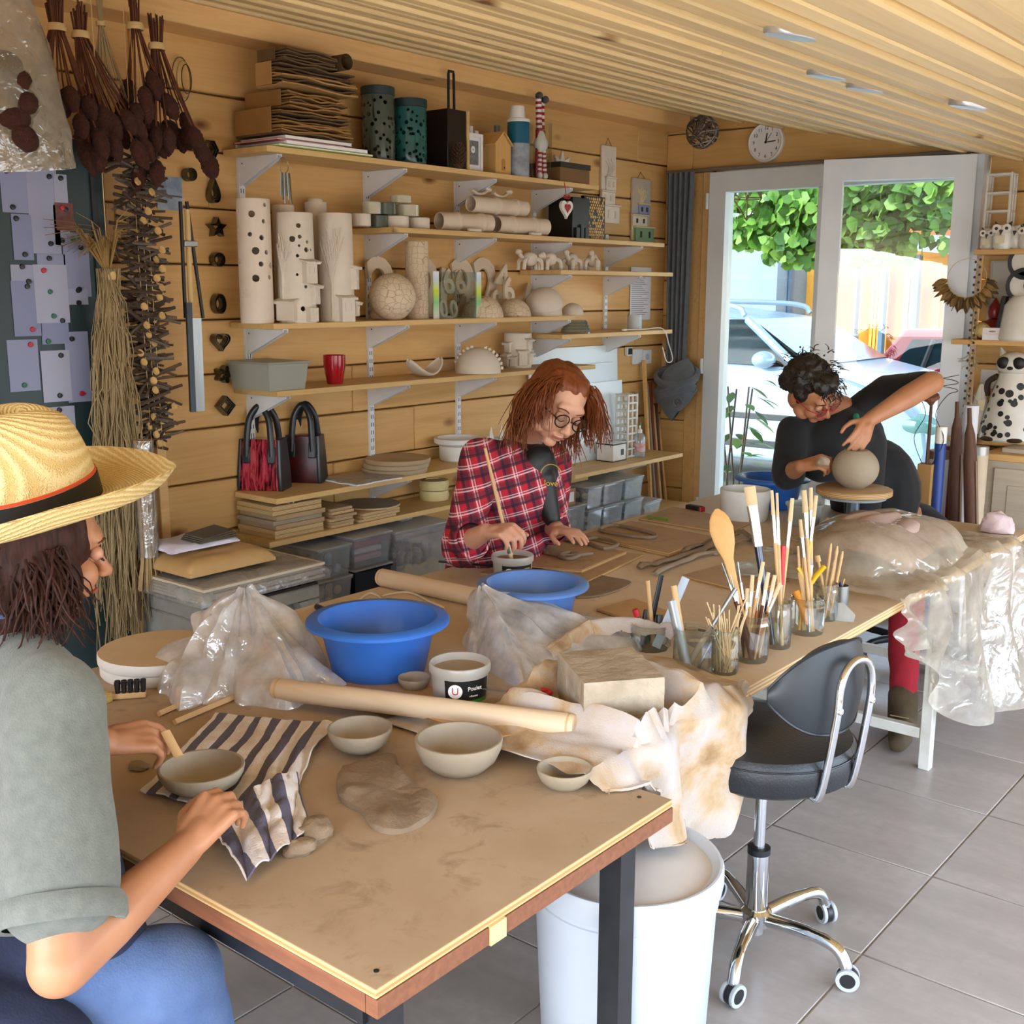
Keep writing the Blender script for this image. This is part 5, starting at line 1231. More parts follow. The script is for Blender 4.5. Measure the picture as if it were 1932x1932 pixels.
o=tag(G().bb((XW+.001,Ux(300,900,XW)[1]-.02,0),(XW+.03,Ux(300,900,XW)[1]+.015,2.31)).o('corner_post',m_beam,bev=.003),'slim upright pine post on the plank wall behind the straw bundle','post')
ya=Ux(368,600,HX-.05)
t=thing('metal_slab_cutter','long aluminium tool with black rods hanging beside the cutters','tool',(ya[0],ya[1],1.116))
m_alu=M('brushed_aluminium','a9adab',.35,.8,col2='8c908e',ns=30,stretch=(1,1,.1));a=Ux(372,775,ya[0]);b=Ux(365,600,ya[0])
v1=[]
G().tube([a,b],[.026,.026],4,upv=(1,.8,0)).o('box_section',m_alu,t,W=True,smooth=False)
G().tube([a+np.array([.02,-.03,0]),b+np.array([.02,-.03,.05])],[.012,.012],4,upv=(1,.5,0)).o('dark_plate',M('dark_steel','2b3238',.4,.4),t,W=True,smooth=False)
for dx,x2,x3 in((0,345,340),(1,378,352)):
 c_=Ux(x3,380,ya[0]);d_=Ux(x2+5,600,ya[0]);G().tube([c_,d_],.006,8).o('rod',m_black,t,W=True)
c_=Ux(353,395,ya[0]);d_=Ux(362,595,ya[0]);G().tube([c_,d_],.0085,8).o('wood_handle',m_raf2,t,W=True)
G().box(Ux(358,460,ya[0]),(.02,.05,.02)).o('clasp',m_alu,t,W=True,bev=.003)
g_=Ux(345,372,ya[0]);G().tube([g_,np.array([XW+.001,g_[1],g_[2]+.02])],.003,6).o('nail',m_alu,t,W=True)
m_tin=M('tin_cutter','7d7a6c',.3,.9,col2='57533f',ns=20)
def cutter(label,px,py,poly,dp=.03):
 p=Ux(px,py,XW+.004);t=thing('cookie_cutter',label,'cookie cutter',p,0,'metal cutters on the wall');n=len(poly)
 for k,s_ in enumerate((1.0,.78,.58)):
  q=[np.array([0,x*s_,y*s_])for x,y in poly];g=G()
  v=[(0,x[1],x[2])for x in q]+[(dp-.004*k,x[1],x[2])for x in q]+[(0,x[1]*.955,x[2]*.955)for x in q]+[(dp-.004*k,x[1]*.955,x[2]*.955)for x in q]
  f=[]
  for i in range(n):
   j=(i+1)%n;f+=[(i,j,n+j,n+i),(2*n+j,2*n+i,3*n+i,3*n+j),(n+i,n+j,3*n+j,3*n+i),(j,i,2*n+i,2*n+j)]
  g.add(v,f).o('cutter_ring',m_tin,t,angle=30)
circ=lambda r,n=20,e=1.0:[(r*math.cos(6.2832*k/n),r*e*math.sin(6.2832*k/n))for k in range(n)]
cutter('nested hexagon metal cutters beside the top shelf end',388,283,circ(.034,6))
cutter('nested teardrop metal cutters on the wall',397,360,[(.03*math.sin(a)*math.sin(a/2)**1.4,.042*math.cos(a))for a in np.linspace(0,6.2832,25)[:-1]])
cutter('nested star metal cutters on the wall',403,430,[(x*.036/.036,y)for x,y in starpoly(5,.036,.017)])
cutter('nested small round metal cutters on the wall',405,490,circ(.024))
cutter('nested oval metal cutters on the wall',407,573,circ(.024,20,1.45))
cutter('nested heart metal cutters on the wall',411,643,[(x,y)for x,y in heart(.034)])
cutter('nested flower metal cutters on the wall',416,706,[((.026+.007*math.cos(5*a))*math.cos(a),(.026+.007*math.cos(5*a))*math.sin(a))for a in np.linspace(0,6.2832,41)[:-1]])
cutter('nested square metal cutters hung cornerwise',420,765,circ(.036,4))
cutter('plain round metal cutter half hidden by dried cones',352,330,circ(.022))
a=Ux(300,395,XW+.012);b=Ux(345,335,XW+.012)
tag(G().bb((XW+.002,a[1],a[2]),(XW+.004,b[1],b[2])).o('postcard',M('blue_photo','5f7690',.3,col2='aab8c8',ns=18),smooth=False),'bluish glossy photo card pinned behind the twig garland','postcard')
t=thing('wire_loops','loops of thin wire and cord hanging from a nail under the beam','wire loop',Ux(345,150,XW+.02))
for k in range(3):
 c=Ux(342+3*k,150,XW+.02);G().tube([c+np.array([.006*k,(.035-.008*k)*math.sin(a),(.07-.012*k)*math.cos(a)])for a in np.linspace(0,6.2832,25)],.0018,5,caps=False).o('loop',m_raf if k%2 else m_tin,t,W=True)
cx=XW+.16;yA,yB=1.55,1.965
t=thing('metal_cabinet','dark teal metal cupboard covered with pinned white notes','cabinet',(XW+.08,(yA+yB)/2,0))
m_cab=M('dark_teal_metal','24383a',.45,col2='1d2e30',ns=6)
G().bb((XW+.002,yA,0),(cx,yB,1.93)).o('body',m_cab,t,W=True,bev=.004)
G().bb((cx+.0005,yB-.05,.05),(cx+.008,yB-.03,1.88)).o('door_edge',M('dark_edge','141c1e',.5),t,W=True)
notes=[(5,60,318,400),(60,105,318,478),(27,58,405,490),(105,125,330,400),(75,122,480,560),(22,65,500,535),(28,72,530,635),(70,125,500,610),(125,165,440,560),(128,165,545,575),(80,128,600,650),(83,130,660,760),(130,165,625,760),(105,128,388,462),(128,160,445,470),(90,140,765,830),(20,70,640,740)]
m_nt=[M('note_%d'%k,c,.7)for k,c in enumerate(('868ba6','9296ac','7c82a0','9c9fb2'))]
m_mg=[M('magnet_black','15161a',.4),M('magnet_red','a8182c',.4),M('magnet_green','1f5a40',.4)]
for k,(x0,x1,y0,y1)in enumerate(notes):
 a=Ux(x0,y1,cx+.001+.0006*(k%4));b=Ux(x1,y0,cx+.001+.0006*(k%4))
 if b[1]>yB-.06:
  sft=b[1]-(yB-.06);a[1]-=sft;b[1]-=sft
 nn_=tag(G().bb((a[0],a[1],a[2]),(a[0]+.0004,b[1],b[2])).o('pinned_note',m_nt[k%4],smooth=False),'white note sheet held by small magnets on the teal cupboard','note','notes pinned to the teal cupboard')
 for j in range(2):
  c=np.array([a[0]+.001,a[1]+(b[1]-a[1])*(.2+.6*hsh(k,j)),a[2]+(b[2]-a[2])*(.12 if j else.9)])
  G().lathe([(.0001,.006),(.007,.005),(.008,0)],10,T=rotm(0,R(90),0),c=c).o('magnet',m_mg[(k+j)%3 if hsh(k,j,9)>.4 else 0],nn_,W=True)
a=Ux(125,435,cx+.004);b=Ux(155,385,cx+.004)
tag(G().bb((a[0],a[1]-.03,a[2]),(a[0]+.0006,b[1]-.03,b[2])).o('red_picture',M('red_print','4a1c1c',.5,col2='7a4a42',ns=40),smooth=False),'small dark red picture pinned among the white notes','picture')
for k in range(7):
 zz=.62+.155*k;o=G().bb((XW+.02,1.40,zz),(XW+.16,1.535,zz+.14)).o('box_file',M('file_%d'%k,('2a5f9c','1d2a30','2f6f78','8a8a3a','5a2a2a','31545a','2b6fb0')[k],.5),bev=.003)
 tag(o,('blue','black','teal','olive','maroon','slate','bright blue')[k]+' box file in the column beside the teal cupboard','box file','box files')
p=Ux(38,40,-2.95)
t=thing('hanging_plastic_bag','crumpled clear plastic bag hanging from the beam beside the cones','plastic bag',p)
m_bag=glassmat('bag_plastic','e9e6dc',.22,.1,.34,'cfcabb',.9,16)
top=Ux(15,-40,-2.95);W0=.13;Hh=top[2]-Ux(20,318,-2.95)[2]
def bagf(u,v):
 a=u*2*math.pi;wv=W0*(.30+.7*v**.7);r_=1+.14*fbm(math.cos(a)*1.6+v*2,math.sin(a)*1.6,v*3)
 return(top[0]+.07*(.3+.7*v)*math.sin(a)*r_,top[1]+wv*math.cos(a)*r_+.02*v,top[2]-Hh*v*(1-.03*math.cos(a)))
G().grid(bagf,48,40,closeu=True).o('bag',m_bag,t,W=True)
for k in range(5):G().ell((top[0]+.01*k,top[1]-.03+.02*(k%3),top[2]-Hh*(.45+.1*k)),(.04,.05,.035),10,8,T=rotm(k,k,0)).o('dark_content',m_cone,t,W=True)
tag(G().bb((XW+.56,1.66,0),(XW+.60,1.80,.50)).o('leaning_board',m_mdf,bev=.003),'brown board standing on edge near the metal cupboard','board')
# curtain, clock, twig ball
m_cur=M('grey_curtain','65696e',.9,col2='575b60',ns=30,sheen=.2,bump=.2,bs=300)
YC=YD-.07;a=Uy(1262,312,YC);b=Uy(1312,312,YC)
cx0,cx1,zt_,zb_=a[0],b[0],2.10,Uy(1280,690,YC)[2]
t=thing('curtain','grey curtain drawn aside and knotted into a bundle beside the door','curtain',((cx0+cx1)/2,YC,zb_-.3))
def cur(u,v):
 w_=1-.22*v;x_=(cx0+cx1)/2+(u-.5)*(cx1-cx0)*w_
 return(x_,YC+.020*math.sin(u*2*math.pi*5+.6*v)*(1-.3*v)-.01,zt_+(zb_-zt_)*v)
G().grid(cur,70,16,thick=.003).o('drape',m_cur,t,W=True)
c=Uy(1280,735,YC-.03);rr=.115
def knot(u,v):
 a=u*2*math.pi;q=v;r_=rr*(math.sin(math.pi*(.12+.86*q))**.6)*(1+.05*math.sin(a*3+q*9)+.04*fbm(q*4,math.cos(a)*2,math.sin(a)*2))
 return(c[0]+r_*math.cos(a)*1.0,c[1]+r_*.55*math.sin(a)-.02,c[2]+.14-.28*q+.03*math.cos(a))
G().grid(knot,40,24,closeu=True).o('knot',m_cur,t,W=True)
for k in range(3):G().tube([(c[0]+(rr+.006)*math.cos(a)*(.98-.06*k),c[1]-.02+(rr+.004)*.58*math.sin(a)*(.98-.06*k),c[2]+.075-.05*k+.045*math.sin(a*1+k))for a in np.linspace(0,6.2832,33)],.017,8,caps=False,sq=1.4).o('wrapped_fold',m_cur,t,W=True)
G().tube([(c[0]+.055+.036*q/14*math.cos(q*.9),c[1]-.085-.001*q,c[2]-.055+.036*q/14*math.sin(q*.9))for q in range(15)],.008,6).o('rolled_end',m_cur,t,W=True)
o=tag(G().bb((XW+.03,YD-.05,2.10),(DX1,YD-.024,2.117)).o('curtain_rail',M('rail_grey','7d756a',.4,.3),bev=.003),'thin grey curtain rail fixed above the glazed door','curtain rail')
c=Uy(1448,269,YD-.001);cr=(Uy(1481,268,YD)[0]-Uy(1415,268,YD)[0])/2
t=thing('wall_clock','round white wall clock with black numerals above the door','clock',c)
TC=np.column_stack([(1,0,0),(0,0,1),(0,-1,0)])
G().lathe([(cr*.99,0),(cr,.004),(cr,.022),(cr*.93,.03),(cr*.88,.026),(cr*.87,.018)],48,T=TC,close=False).o('case',m_fr,t)
G().lathe([(.0001,.017),(cr*.88,.017),(cr*.88,.001),(.0001,.001)],48,T=TC).o('dial',M('dial_white','eceae6',.5),t)
for k in range(1,13):
 a=k*math.pi/6;textmesh('numeral',str(k),cr*.25,m_black,t,(cr*.7*math.sin(a),-.0178,cr*.7*math.cos(a)),(R(90),0,0),.0004)
def hand(ang,L,w_,nm,mat):
 T=np.column_stack([(math.cos(ang),0,-math.sin(ang)),(0,-1,0),(math.sin(ang),0,math.cos(ang))]);G().box(np.array([0,-.0195,0])+T@np.array([0,0,L*.4]),(w_,.001,L),T=T).o(nm,mat,t)
hand(R(8),cr*.5,.006,'hour_hand',m_black);hand(R(86),cr*.62,.005,'minute_hand',m_black);hand(R(35),cr*.6,.002,'second_hand',m_black)
G().lathe([(.006,.022),(.006,.019)],12,T=TC).o('hub',m_black,t)
c=Uy(1325,249,YD-.28);br=sz(30,c)
t=thing('twig_ball','grey woven twig ball hanging from the ceiling near the clock','twig ball',c)
for k in range(42):
 n_=np.array([hsh(k,1)-.5,hsh(k,2)-.5,hsh(k,3)-.5]);u,v,w_=basis(n_);off=(hsh(k,4)-.5)*1.2;rr=math.sqrt(1-off*off*.8);a0=hsh(k,5)*6.28
 G().tube([br*(w_*off*.9+rr*(u*math.cos(a)+v*math.sin(a)))for a in np.linspace(a0,a0+2.2+hsh(k,6)*2,12)],.0035,5).o('twig',m_tw[k%3]if k%3 else M('twig_pale','9c8f80',.8),t)
G().tube([(0,0,br*.9),(0,0,ceilz(c[0])-c[2]-.001)],.0012,5).o('string',m_raf2,t)
# shelves on the door wall
m_shx=wood('shelf_board_x','d5a868','b98a4c',0)
SY=YD-.20
def wshelf(px,py,label,dz=.022,y0=SY):
 a=Uy(px,py,y0);o=tag(G().bb((a[0],y0,a[2]-dz),(XR-.4,YD-.001,a[2])).o('wall_shelf',m_shx,bev=.002,smooth=False),label,'shelf');return a[2]
zA=wshelf(1837,471,'pine shelf right of the door carrying ceramic owls');zB=wshelf(1795,640,'pine shelf right of the door carrying the white card box');zC=wshelf(1790,824,'pine shelf right of the door carrying the polka dot figure')
def ony(px,yo,z):q=Uy(px,600,YD-yo);return np.array([q[0],YD-yo,z])
p=ony(1869,.1,zA);lattice('ceramic_lattice','white ceramic lattice behind the owls on the top shelf',p,.07,sz(140,p),.1,4,m_gwh)
m_owe=M('owl_eye_white','e0dcd0',.4);m_owb=M('owl_brown','3a2a22',.5);m_tag=M('paper_tag','d9cfae',.8)
for k,(px,s_,lb)in enumerate(((1853,.034,'small ceramic owl with paper tag, by the door frame'),(1880,.042,'ceramic owl with large round eyes and paper tag, second on the shelf'),(1905,.04,'ceramic owl with dark beak, third on the shelf'),(1926,.036,'ceramic owl at the shelf edge with round eyes'))):
 p=ony(px,.15+.03*(k%2),zA);t=thing('ceramic_owl',lb,'owl figure',p,0,'ceramic owls')
 G().lathe([(.0001,0),(s_*.8,0),(s_*.95,s_*.3),(s_*.95,s_*1.3),(s_*.8,s_*2.0),(s_*.55,s_*2.4),(.0001,s_*2.5)],20).o('body',m_gwh,t)
 for sx in(-1,1):
  e=np.array([sx*s_*.5,-s_*.72,s_*2.05])
  G().lathe([(.0001,.004),(s_*.42,.003),(s_*.45,0),(s_*.3,-.006)],18,T=TC,c=e).o('eye',m_owe,t);G().lathe([(.0001,.006),(s_*.16,.0055),(s_*.17,.003)],12,T=TC,c=e).o('pupil',m_owb,t)
  G().lathe([(s_*.28,0),(.001,s_*.6)],8,T=rotm(0,sx*.5,0),c=(sx*s_*.55,-s_*.2,s_*2.25)).o('ear',m_owb,t)
 G().lathe([(s_*.2,0),(.001,s_*.5)],8,T=rotm(R(160),0,0),c=(0,-s_*.85,s_*1.85)).o('beak',m_owb,t)
 if k<2:G().box((0,-s_*1.02,s_*.95),(s_*.9,.001,s_*.75)).o('paper_tag',m_tag,t)
c=Uy(1824,525,SY-.02);rr=sz(36,c)
t=thing('leaf_wreath','wire hoop threaded with dried brown leaves hanging from the shelf','wreath',c)
G().tube([(rr*math.sin(a),0,rr*math.cos(a))for a in np.linspace(0,6.2832,41)],.0015,5,caps=False).o('hoop',m_raf2,t)
m_lf=[M('dry_leaf_%d'%k,cc,.8,col2=c2,ns=15)for k,(cc,c2)in enumerate((('8a6a34','6b4f24'),('a5824a','7d5f30'),('5f4824','4a3618')))]
for k in range(44):
 a=R(95)+R(170)*(k/43);e=np.array([rr*math.sin(a),0,rr*math.cos(a)]);d=e/rr;L_=.05+.025*hsh(k,1);sd=np.array([(hsh(k,2)-.5)*.5,(hsh(k,3)-.5)*.9,-.35*hsh(k,4)]);d=d+sd;d/=np.linalg.norm(d);u,v,w_=basis(d)
 u2=u*math.cos(k)+v*math.sin(k)
 G().grid(lambda q,s:e+d*L_*q+u2*(s-.5)*.03*math.sin(math.pi*min(1,q*.93+.05))+np.cross(d,u2)*.008*math.sin(q*4+k)*(s-.3),7,3,thick=.0008).o('leaf',m_lf[k%3],t)
G().tube([(0,0,rr),(0,.01,zA-c[2]-.02)],.001,4).o('string',m_raf2,t)
a=ony(1862,.03,zB);t=thing('poster_frame','silver framed print with orange blossom behind the shelf figures','poster',(a[0]+.15,YD-.03,zB));del t['label'];tag(t,'silver framed print with orange blossom leaning behind the shelf figures','poster')
hh=sz(143,a)
G().bb((-.15,-.006,0),(-.142,.008,hh)).bb((.142,-.006,0),(.15,.008,hh)).bb((-.142,-.006,hh-.008),(.142,.008,hh)).bb((-.142,-.006,0),(.142,.008,.008)).o('frame',M('silver_frame','a9abab',.3,.7),t,smooth=False)
G().bb((-.142,-.001,.008),(.142,.004,hh-.008)).o('print',M('poster_grey','b5b3ab',.5),t,smooth=False)
g=G()
for k in range(26):g.ell((-.06+.07*hsh(k,1),-.0015,hh*(.55+.25*hsh(k,2))),(.012*hsh(k,3)+.004,.0006,.014*hsh(k,4)+.004),8,4)
stuff(g.o('orange_blossom',M('blossom_orange','c98a2a',.6),t));g=G()
for k in range(9):g.ell((.02+.06*hsh(k,5),-.0015,hh*(.68+.12*hsh(k,6))),(.014,.0006,.018),8,4)
stuff(g.o('yellow_blossom',M('blossom_yellow','c9b04a',.6),t))
p=ony(1876,.1,zB);s_=sz(78,p)
t=thing('red_figurine','dark red seated figurine with pointed hood behind the dried flowers','figurine',p)
G().lathe([(.0001,0),(s_*.36,0),(s_*.38,s_*.1),(s_*.26,s_*.3),(s_*.22,s_*.42),(s_*.1,s_*.5),(.0001,s_*.5)],24,sy=.75).o('body',M('dark_red_glaze','6d1210',.35),t);G().lathe([(.0001,s_*.48),(s_*.12,s_*.52),(s_*.155,s_*.64),(s_*.13,s_*.78),(s_*.05,s_*.92),(.001,s_)],20).o('hooded_head',M('dark_red_glaze2','7d1a16',.35),t)
p=ony(1855,.16,zB);t=thing('dried_hydrangea','cream dried hydrangea head lying beside the white card box','dried flower',p)
m_hy=M('hydrangea_cream','cdb878',.8,col2='b59c5c',ns=30)
for k in range(60):
 n_=np.array([hsh(k,1)-.5,hsh(k,2)-.5,hsh(k,3)*.8-.1]);n_/=np.linalg.norm(n_);u,v,w_=basis(n_)
 g=G()
 for j in range(4):aa=j*1.571+k;g.ell(n_*.035+np.array([0,0,.036])+.007*(u*math.cos(aa)+v*math.sin(aa)),(.0065,.0065,.0015),6,4,T=np.column_stack([u,v,w_]))
 g.o('floret',m_hy,t)
G().ell((0,0,.034),(.026,.026,.026),10,8).o('core',m_hy,t)
p=ony(1876,.185,zB);t=thing('card_box','small white folded business-card box with gold print on the shelf','card box',p)
G().box((0,0,.027),(.085,.02,.054)).o('box',M('card_white','e6dfe0',.5),t,bev=.001);G().prism([(-.0425,.03),(.0425,.03),(.012,.022),(-.012,.022)],.0008,T=TC,c=(0,-.0104,0)).o('flap',M('card_flap','dcd3d4',.5),t,smooth=False)
G().ell((0,-.0106,.038),(.016,.0005,.004),12,4).o('gold_emblem',M('gold_ink','b09a7c',.4,.4),t)
def figure(label,px,z,yo,s_,kind):
 p=ony(px,yo,z);t=thing('ceramic_figure',label,'ceramic figure',p)
 if kind=='dots':
  prof=[(.0001,0),(s_*.33,0),(s_*.345,s_*.02),(s_*.29,s_*.3),(s_*.17,s_*.72),(s_*.15,s_*.78),(.0001,s_*.8)]
  G().lathe(prof,32).o('body',m_gwh,t)
  for k in range(46):
   zz=s_*(.04+.64*hsh(k,3));a=R(-90)+(hsh(k,4)-.5)*3.0;r_=np.interp(zz,[s_*.02,s_*.3,s_*.72],[s_*.345,s_*.29,s_*.17]);hr=s_*(.018+.035*hsh(k,5)*(hsh(k,6)))
   d=np.array([math.cos(a),math.sin(a),.22]);d/=np.linalg.norm(d);u,v,w_=basis(d)
   G().lathe([(.0001,.0016),(hr,.0012),(hr,-.002)],12,T=np.column_stack([u,v,d]),c=(r_*math.cos(a),r_*math.sin(a),zz)).o('black_dot',m_black,t)
  G().ell((0,0,s_*.88),(s_*.2,s_*.17,s_*.15),20,14).o('head',m_gwh,t)
  for sx in(-1,1):
   G().ell((sx*s_*.085,-s_*.14,s_*.9),(s_*.075,s_*.04,s_*.07),14,10).o('eye_patch',m_black,t);G().lathe([(s_*.05,0),(.001,s_*.1)],8,T=rotm(0,sx*.4,0),c=(sx*s_*.13,0,s_*.98)).o('ear',m_gwh,t)
  G().tube(catmull([(-s_*.16,-.02,s_*.74),(-s_*.27,-.01,s_*.66),(-s_*.28,0,s_*.5)],5),s_*.035,8).o('black_stole',m_owb,t);G().ell((0,-s_*.17,s_*.84),(s_*.035,s_*.02,s_*.022),8,6).o('nose',m_black,t)
  for sx in(-1,1):G().ell((sx*s_*.14,-s_*.28,s_*.025),(s_*.1,s_*.08,s_*.03),10,6).o('foot',m_owb,t)
 else:
  G().lathe([(.0001,0),(s_*.22,0),(s_*.24,s_*.02),(s_*.2,s_*.4),(s_*.12,s_*.5),(.0001,s_*.5)],28).o('body',m_gwh,t)
  for k,zz in enumerate((.62,.88)):
   e=np.array([0,-s_*.02,s_*zz]);G().lathe([(s_*.15,-.008),(s_*.19,-.006),(s_*.2,.004),(s_*.19,.012),(s_*.15,.01)],28,T=TC,c=e,close=False).o('black_hoop',m_black,t);G().lathe([(.0001,.004),(s_*.155,.004),(s_*.155,-.004),(.0001,-.004)],28,T=TC,c=e).o('white_disc',m_gwh,t);G().ell(e+np.array([.02,-.006,.0]),(s_*.055,.004,s_*.075),12,8).o('pupil',m_black,t)
  G().box((-s_*.22,-.01,s_*.25),(s_*.05,.05,s_*.5),T=rotm(0,.12,0)).o('black_side',m_black,t,bev=.004)
 return t
figure('white ceramic figure with black polka dots and masked face',1922,zC,.12,sz(160,ony(1922,.12,zC)),'dots')
figure('white ceramic figure with two stacked round black-rimmed eyes',1928,zB,.15,sz(165,ony(1928,.15,zB)),'eyes')
p=ony(1863,.12,zC);s_=sz(100,p)
t=thing('cone_bag','white and black ceramic cone with hanging paper tag on the shelf','ceramic cone',p)
G().lathe([(.0001,0),(s_*.27,0),(s_*.275,s_*.01),(s_*.265,s_*.09)],32).o('black_base',m_owb,t);G().lathe([(s_*.264,s_*.09),(s_*.2,s_*.4),(s_*.06,s_*.96),(s_*.03,s_),(.0001,s_)],32).o('white_cone',m_gwh,t)
v=[]
for q,w1 in((.96,.7),(.75,.9),(.6,1.05),(.45,.75),(.32,.12)):
 r_=np.interp(q,[.09,.4,.96],[.266,.202,.062])*s_
 for sg in(-1,1):a=R(-90)+sg*w1*.75-.25;v.append((r_*math.cos(a),r_*math.sin(a),q*s_))
G().add(v,[(2*i,2*i+1,2*i+3,2*i+2)for i in range(4)]).o('black_patch',m_owb,t,flipfix=True)
G().box((s_*.07,-s_*.19,s_*.62),(s_*.13,.001,s_*.2),T=rotm(R(-18),0,0)).o('paper_tag',m_tag,t);G().tube([(-s_*.1,-s_*.12,s_*.8),(0,-s_*.17,s_*.7),(s_*.06,-s_*.18,s_*.7)],.001,4).o('string',m_wh,t)
a=Uy(1848,732,YD-.012);b=Uy(1882,698,YD-.012);t=thing('light_switch','square white light switch between the shelves right of the door','switch',((a[0]+b[0])/2,YD,a[2]))
G().bb((a[0],YD-.012,a[2]),(b[0],YD,b[2])).o('plate',m_sock,t,W=True,bev=.003);G().bb((a[0]+.012,YD-.016,a[2]+.012),(b[0]-.012,YD-.0125,b[2]-.012)).o('rocker',m_sock,t,W=True,bev=.001)
t=thing('seed_garland','string of small dark seed beads hanging down beside the shelves','bead garland',Uy(1838,780,SY-.012))
g=[]
for k in range(64):
 q=k/63;px=1846-24*q+5*math.sin(k*2.1);py=485+300*q
 c=Uy(px,py,SY-.012+.004*math.sin(k));G().ell(c,(.0055,.0055,.006),7,5).o('bead',m_owb if k%3 else m_raf,t,W=True)
G().tube([Uy(1846-24*q,485+300*q,SY-.012)for q in np.linspace(0,1,10)],.0009,4).o('thread',m_raf2,t,W=True)
c=Uy(1838,655,SY+.02);t=thing('dried_sprig','sprig of dried yellow grass hanging under the middle shelf','dried plants',Uy(1838,700,SY+.02))
for k in range(30):G().tube([c+np.array([0,0,-.02]),c+np.array([(hsh(k)-.5)*.06,-.01,-.04-.05*hsh(k,2)]),c+np.array([(hsh(k)-.5)*.13,-.02*hsh(k,4),-.05-.06*hsh(k,3)])],.0012,3).o('stalk',m_raf,t,W=True)
def roll(label,px,yo,ztop_py,r,mats,name='paper_roll',cat='paper roll',lean=0.0):
 q=Uy(px,ztop_py,YD-yo);t=thing(name,label,cat,(q[0],YD-yo,0));z0_=0
 for zf,mt,rr in mats:
  z1=q[2]*zf;G().tube([(0,0,z0_),(0,0,z1)],r*rr,20).o('roll' if z0_==0 else 'band',mt,t);z0_=z1
 t.rotation_euler=(0,lean,0);return t
m_rw=M('roll_white','d8d8dc',.5,col2='c9c9ce',ns=6);m_rb=M('roll_blue','1f3f86',.4);m_rc=M('roll_cream','cbb79d',.6,col2='bda88c',ns=6);m_rr=M('roll_red','7d1420',.5);m_br=M('stalk_brown','4a2a1c',.7,col2='61402a',ns=18,stretch=(6,6,.6))
roll('wide white roll with brown band standing by the cupboard',1772,.62,850,.042,[(.96,m_rw,1),(1,M('band_brown','7a5a44',.6),1.02)])
roll('blue roll with white top standing among the rolls',1777,.78,805,.022,[(.93,m_rb,1),(1,m_wh,1.02)])
roll('dark red roll standing behind the white one',1795,.55,842,.022,[(1,m_rr,1)])
roll('cream cardboard roll with silver end standing by the cupboard',1850,.55,842,.034,[(.96,m_rc,1),(1,M('roll_silver','a8a5a0',.3,.5),1.02)])
roll('tall white paper roll flaring at the top',1833,.62,765,.03,[(1,m_rw,1)])
def stalk(label,px,py,yo,w0,px2):
 a=Uy(px2,945,YD-yo);b=Uy(px,py,YD-yo);a2=a+(a-b)*(a[2]/(b[2]-a[2]));a2[2]=0;t=thing('dried_pod_stalk',label,'dried stalk',(a2[0],a2[1],0))
 L=[0,.5,.8,.9,.94,1];W_=[w0,w0*1.05,w0,w0*.75,w0*.35,w0*.3]
 G().tube([a2+(b-a2)*q for q in L],W_,9).o('pod',m_br,t,W=True);G().tube([a2+(b-a2)*q+np.array([w0*1.0,-w0*.5,0])for q in(.1,.5,.8)],[.004,.006,.003],6).o('split_edge',M('pod_pale','8f7358',.7),t,W=True)
stalk('dark brown dried pod with a thin tip standing among the rolls',1806,758,.68,.026,1802);stalk('thick dark brown dried pod standing beside the cream roll',1829,770,.74,.027,1832)
q=Uy(1757,765,YD-.8);t=thing('seed_head_holder','brown seed head and wire spirals in a cardboard tube','dried stalk',(q[0],YD-.8,0))
zt2=Uy(1750,875,YD-.8)[2]
G().bb((-.028,-.028,0),(.028,.028,zt2)).o('cardboard_tube',m_kraft2,t);G().tube([(0.0,0,zt2-.05),(.0,0,q[2]+.02)],[.008,.006],7).o('stem',m_br,t);G().lathe([(.006,0),(.02,.02),(.034,.03),(.032,.045),(.012,.05),(.0001,.05)],14,T=rotm(R(20),0,0),c=(0,0,q[2]-.0)).o('seed_head',M('seed_head_brown','7d5138',.8,bump=.6,bs=120),t)
for s_ in(-1,1):G().tube(catmull([(s_*.01,0,zt2-.02),(s_*.06,0,zt2+.1),(s_*.02,0,zt2+.2),(s_*.06,0,zt2+.28)]+[(s_*(.07+.03*math.cos(k*1.57)),.03*math.sin(k*1.57),zt2+.3+.008*k)for k in range(9)],5),.0016,5).o('wire_spiral',m_steelb,t)
a=Uy(1862,868,YD-.42);t=thing('low_cupboard','greyish wooden cupboard with panelled doors under the right shelves','cupboard',((a[0]+XR-.3)/2,YD-.22,0));m_gw=wood('grey_washed_wood','b3a490','998a76',0,1,knots=False)
x0,x1,y0,ztp=a[0]-.02,XR-.35,YD-.42,a[2]+.03
G().bb((x0,y0,ztp-.03),(x1,YD-.03,ztp)).o('worktop',m_shx,t,W=True,bev=.003);G().bb((x0+.02,y0+.02,.0),(x1,YD-.03,ztp-.0305)).o('body',m_gw,t,W=True)
for k in range(3):
 xa=x0+.05+k*.42;G().bb((xa,y0+.008,.06),(xa+.4,y0+.0195,ztp-.06)).o('door',m_gw,t,W=True,bev=.003);G().bb((xa+.06,y0+.004,.13),(xa+.34,y0+.0078,ztp-.13)).o('door_panel',m_gw,t,W=True,bev=.002)
o=tag(G().bb((x0+.06,y0+.06,ztp),(x0+.45,YD-.08,ztp+.02)).o('flat_board',m_gw,bev=.002),'grey flat board lying on the low cupboard','board')
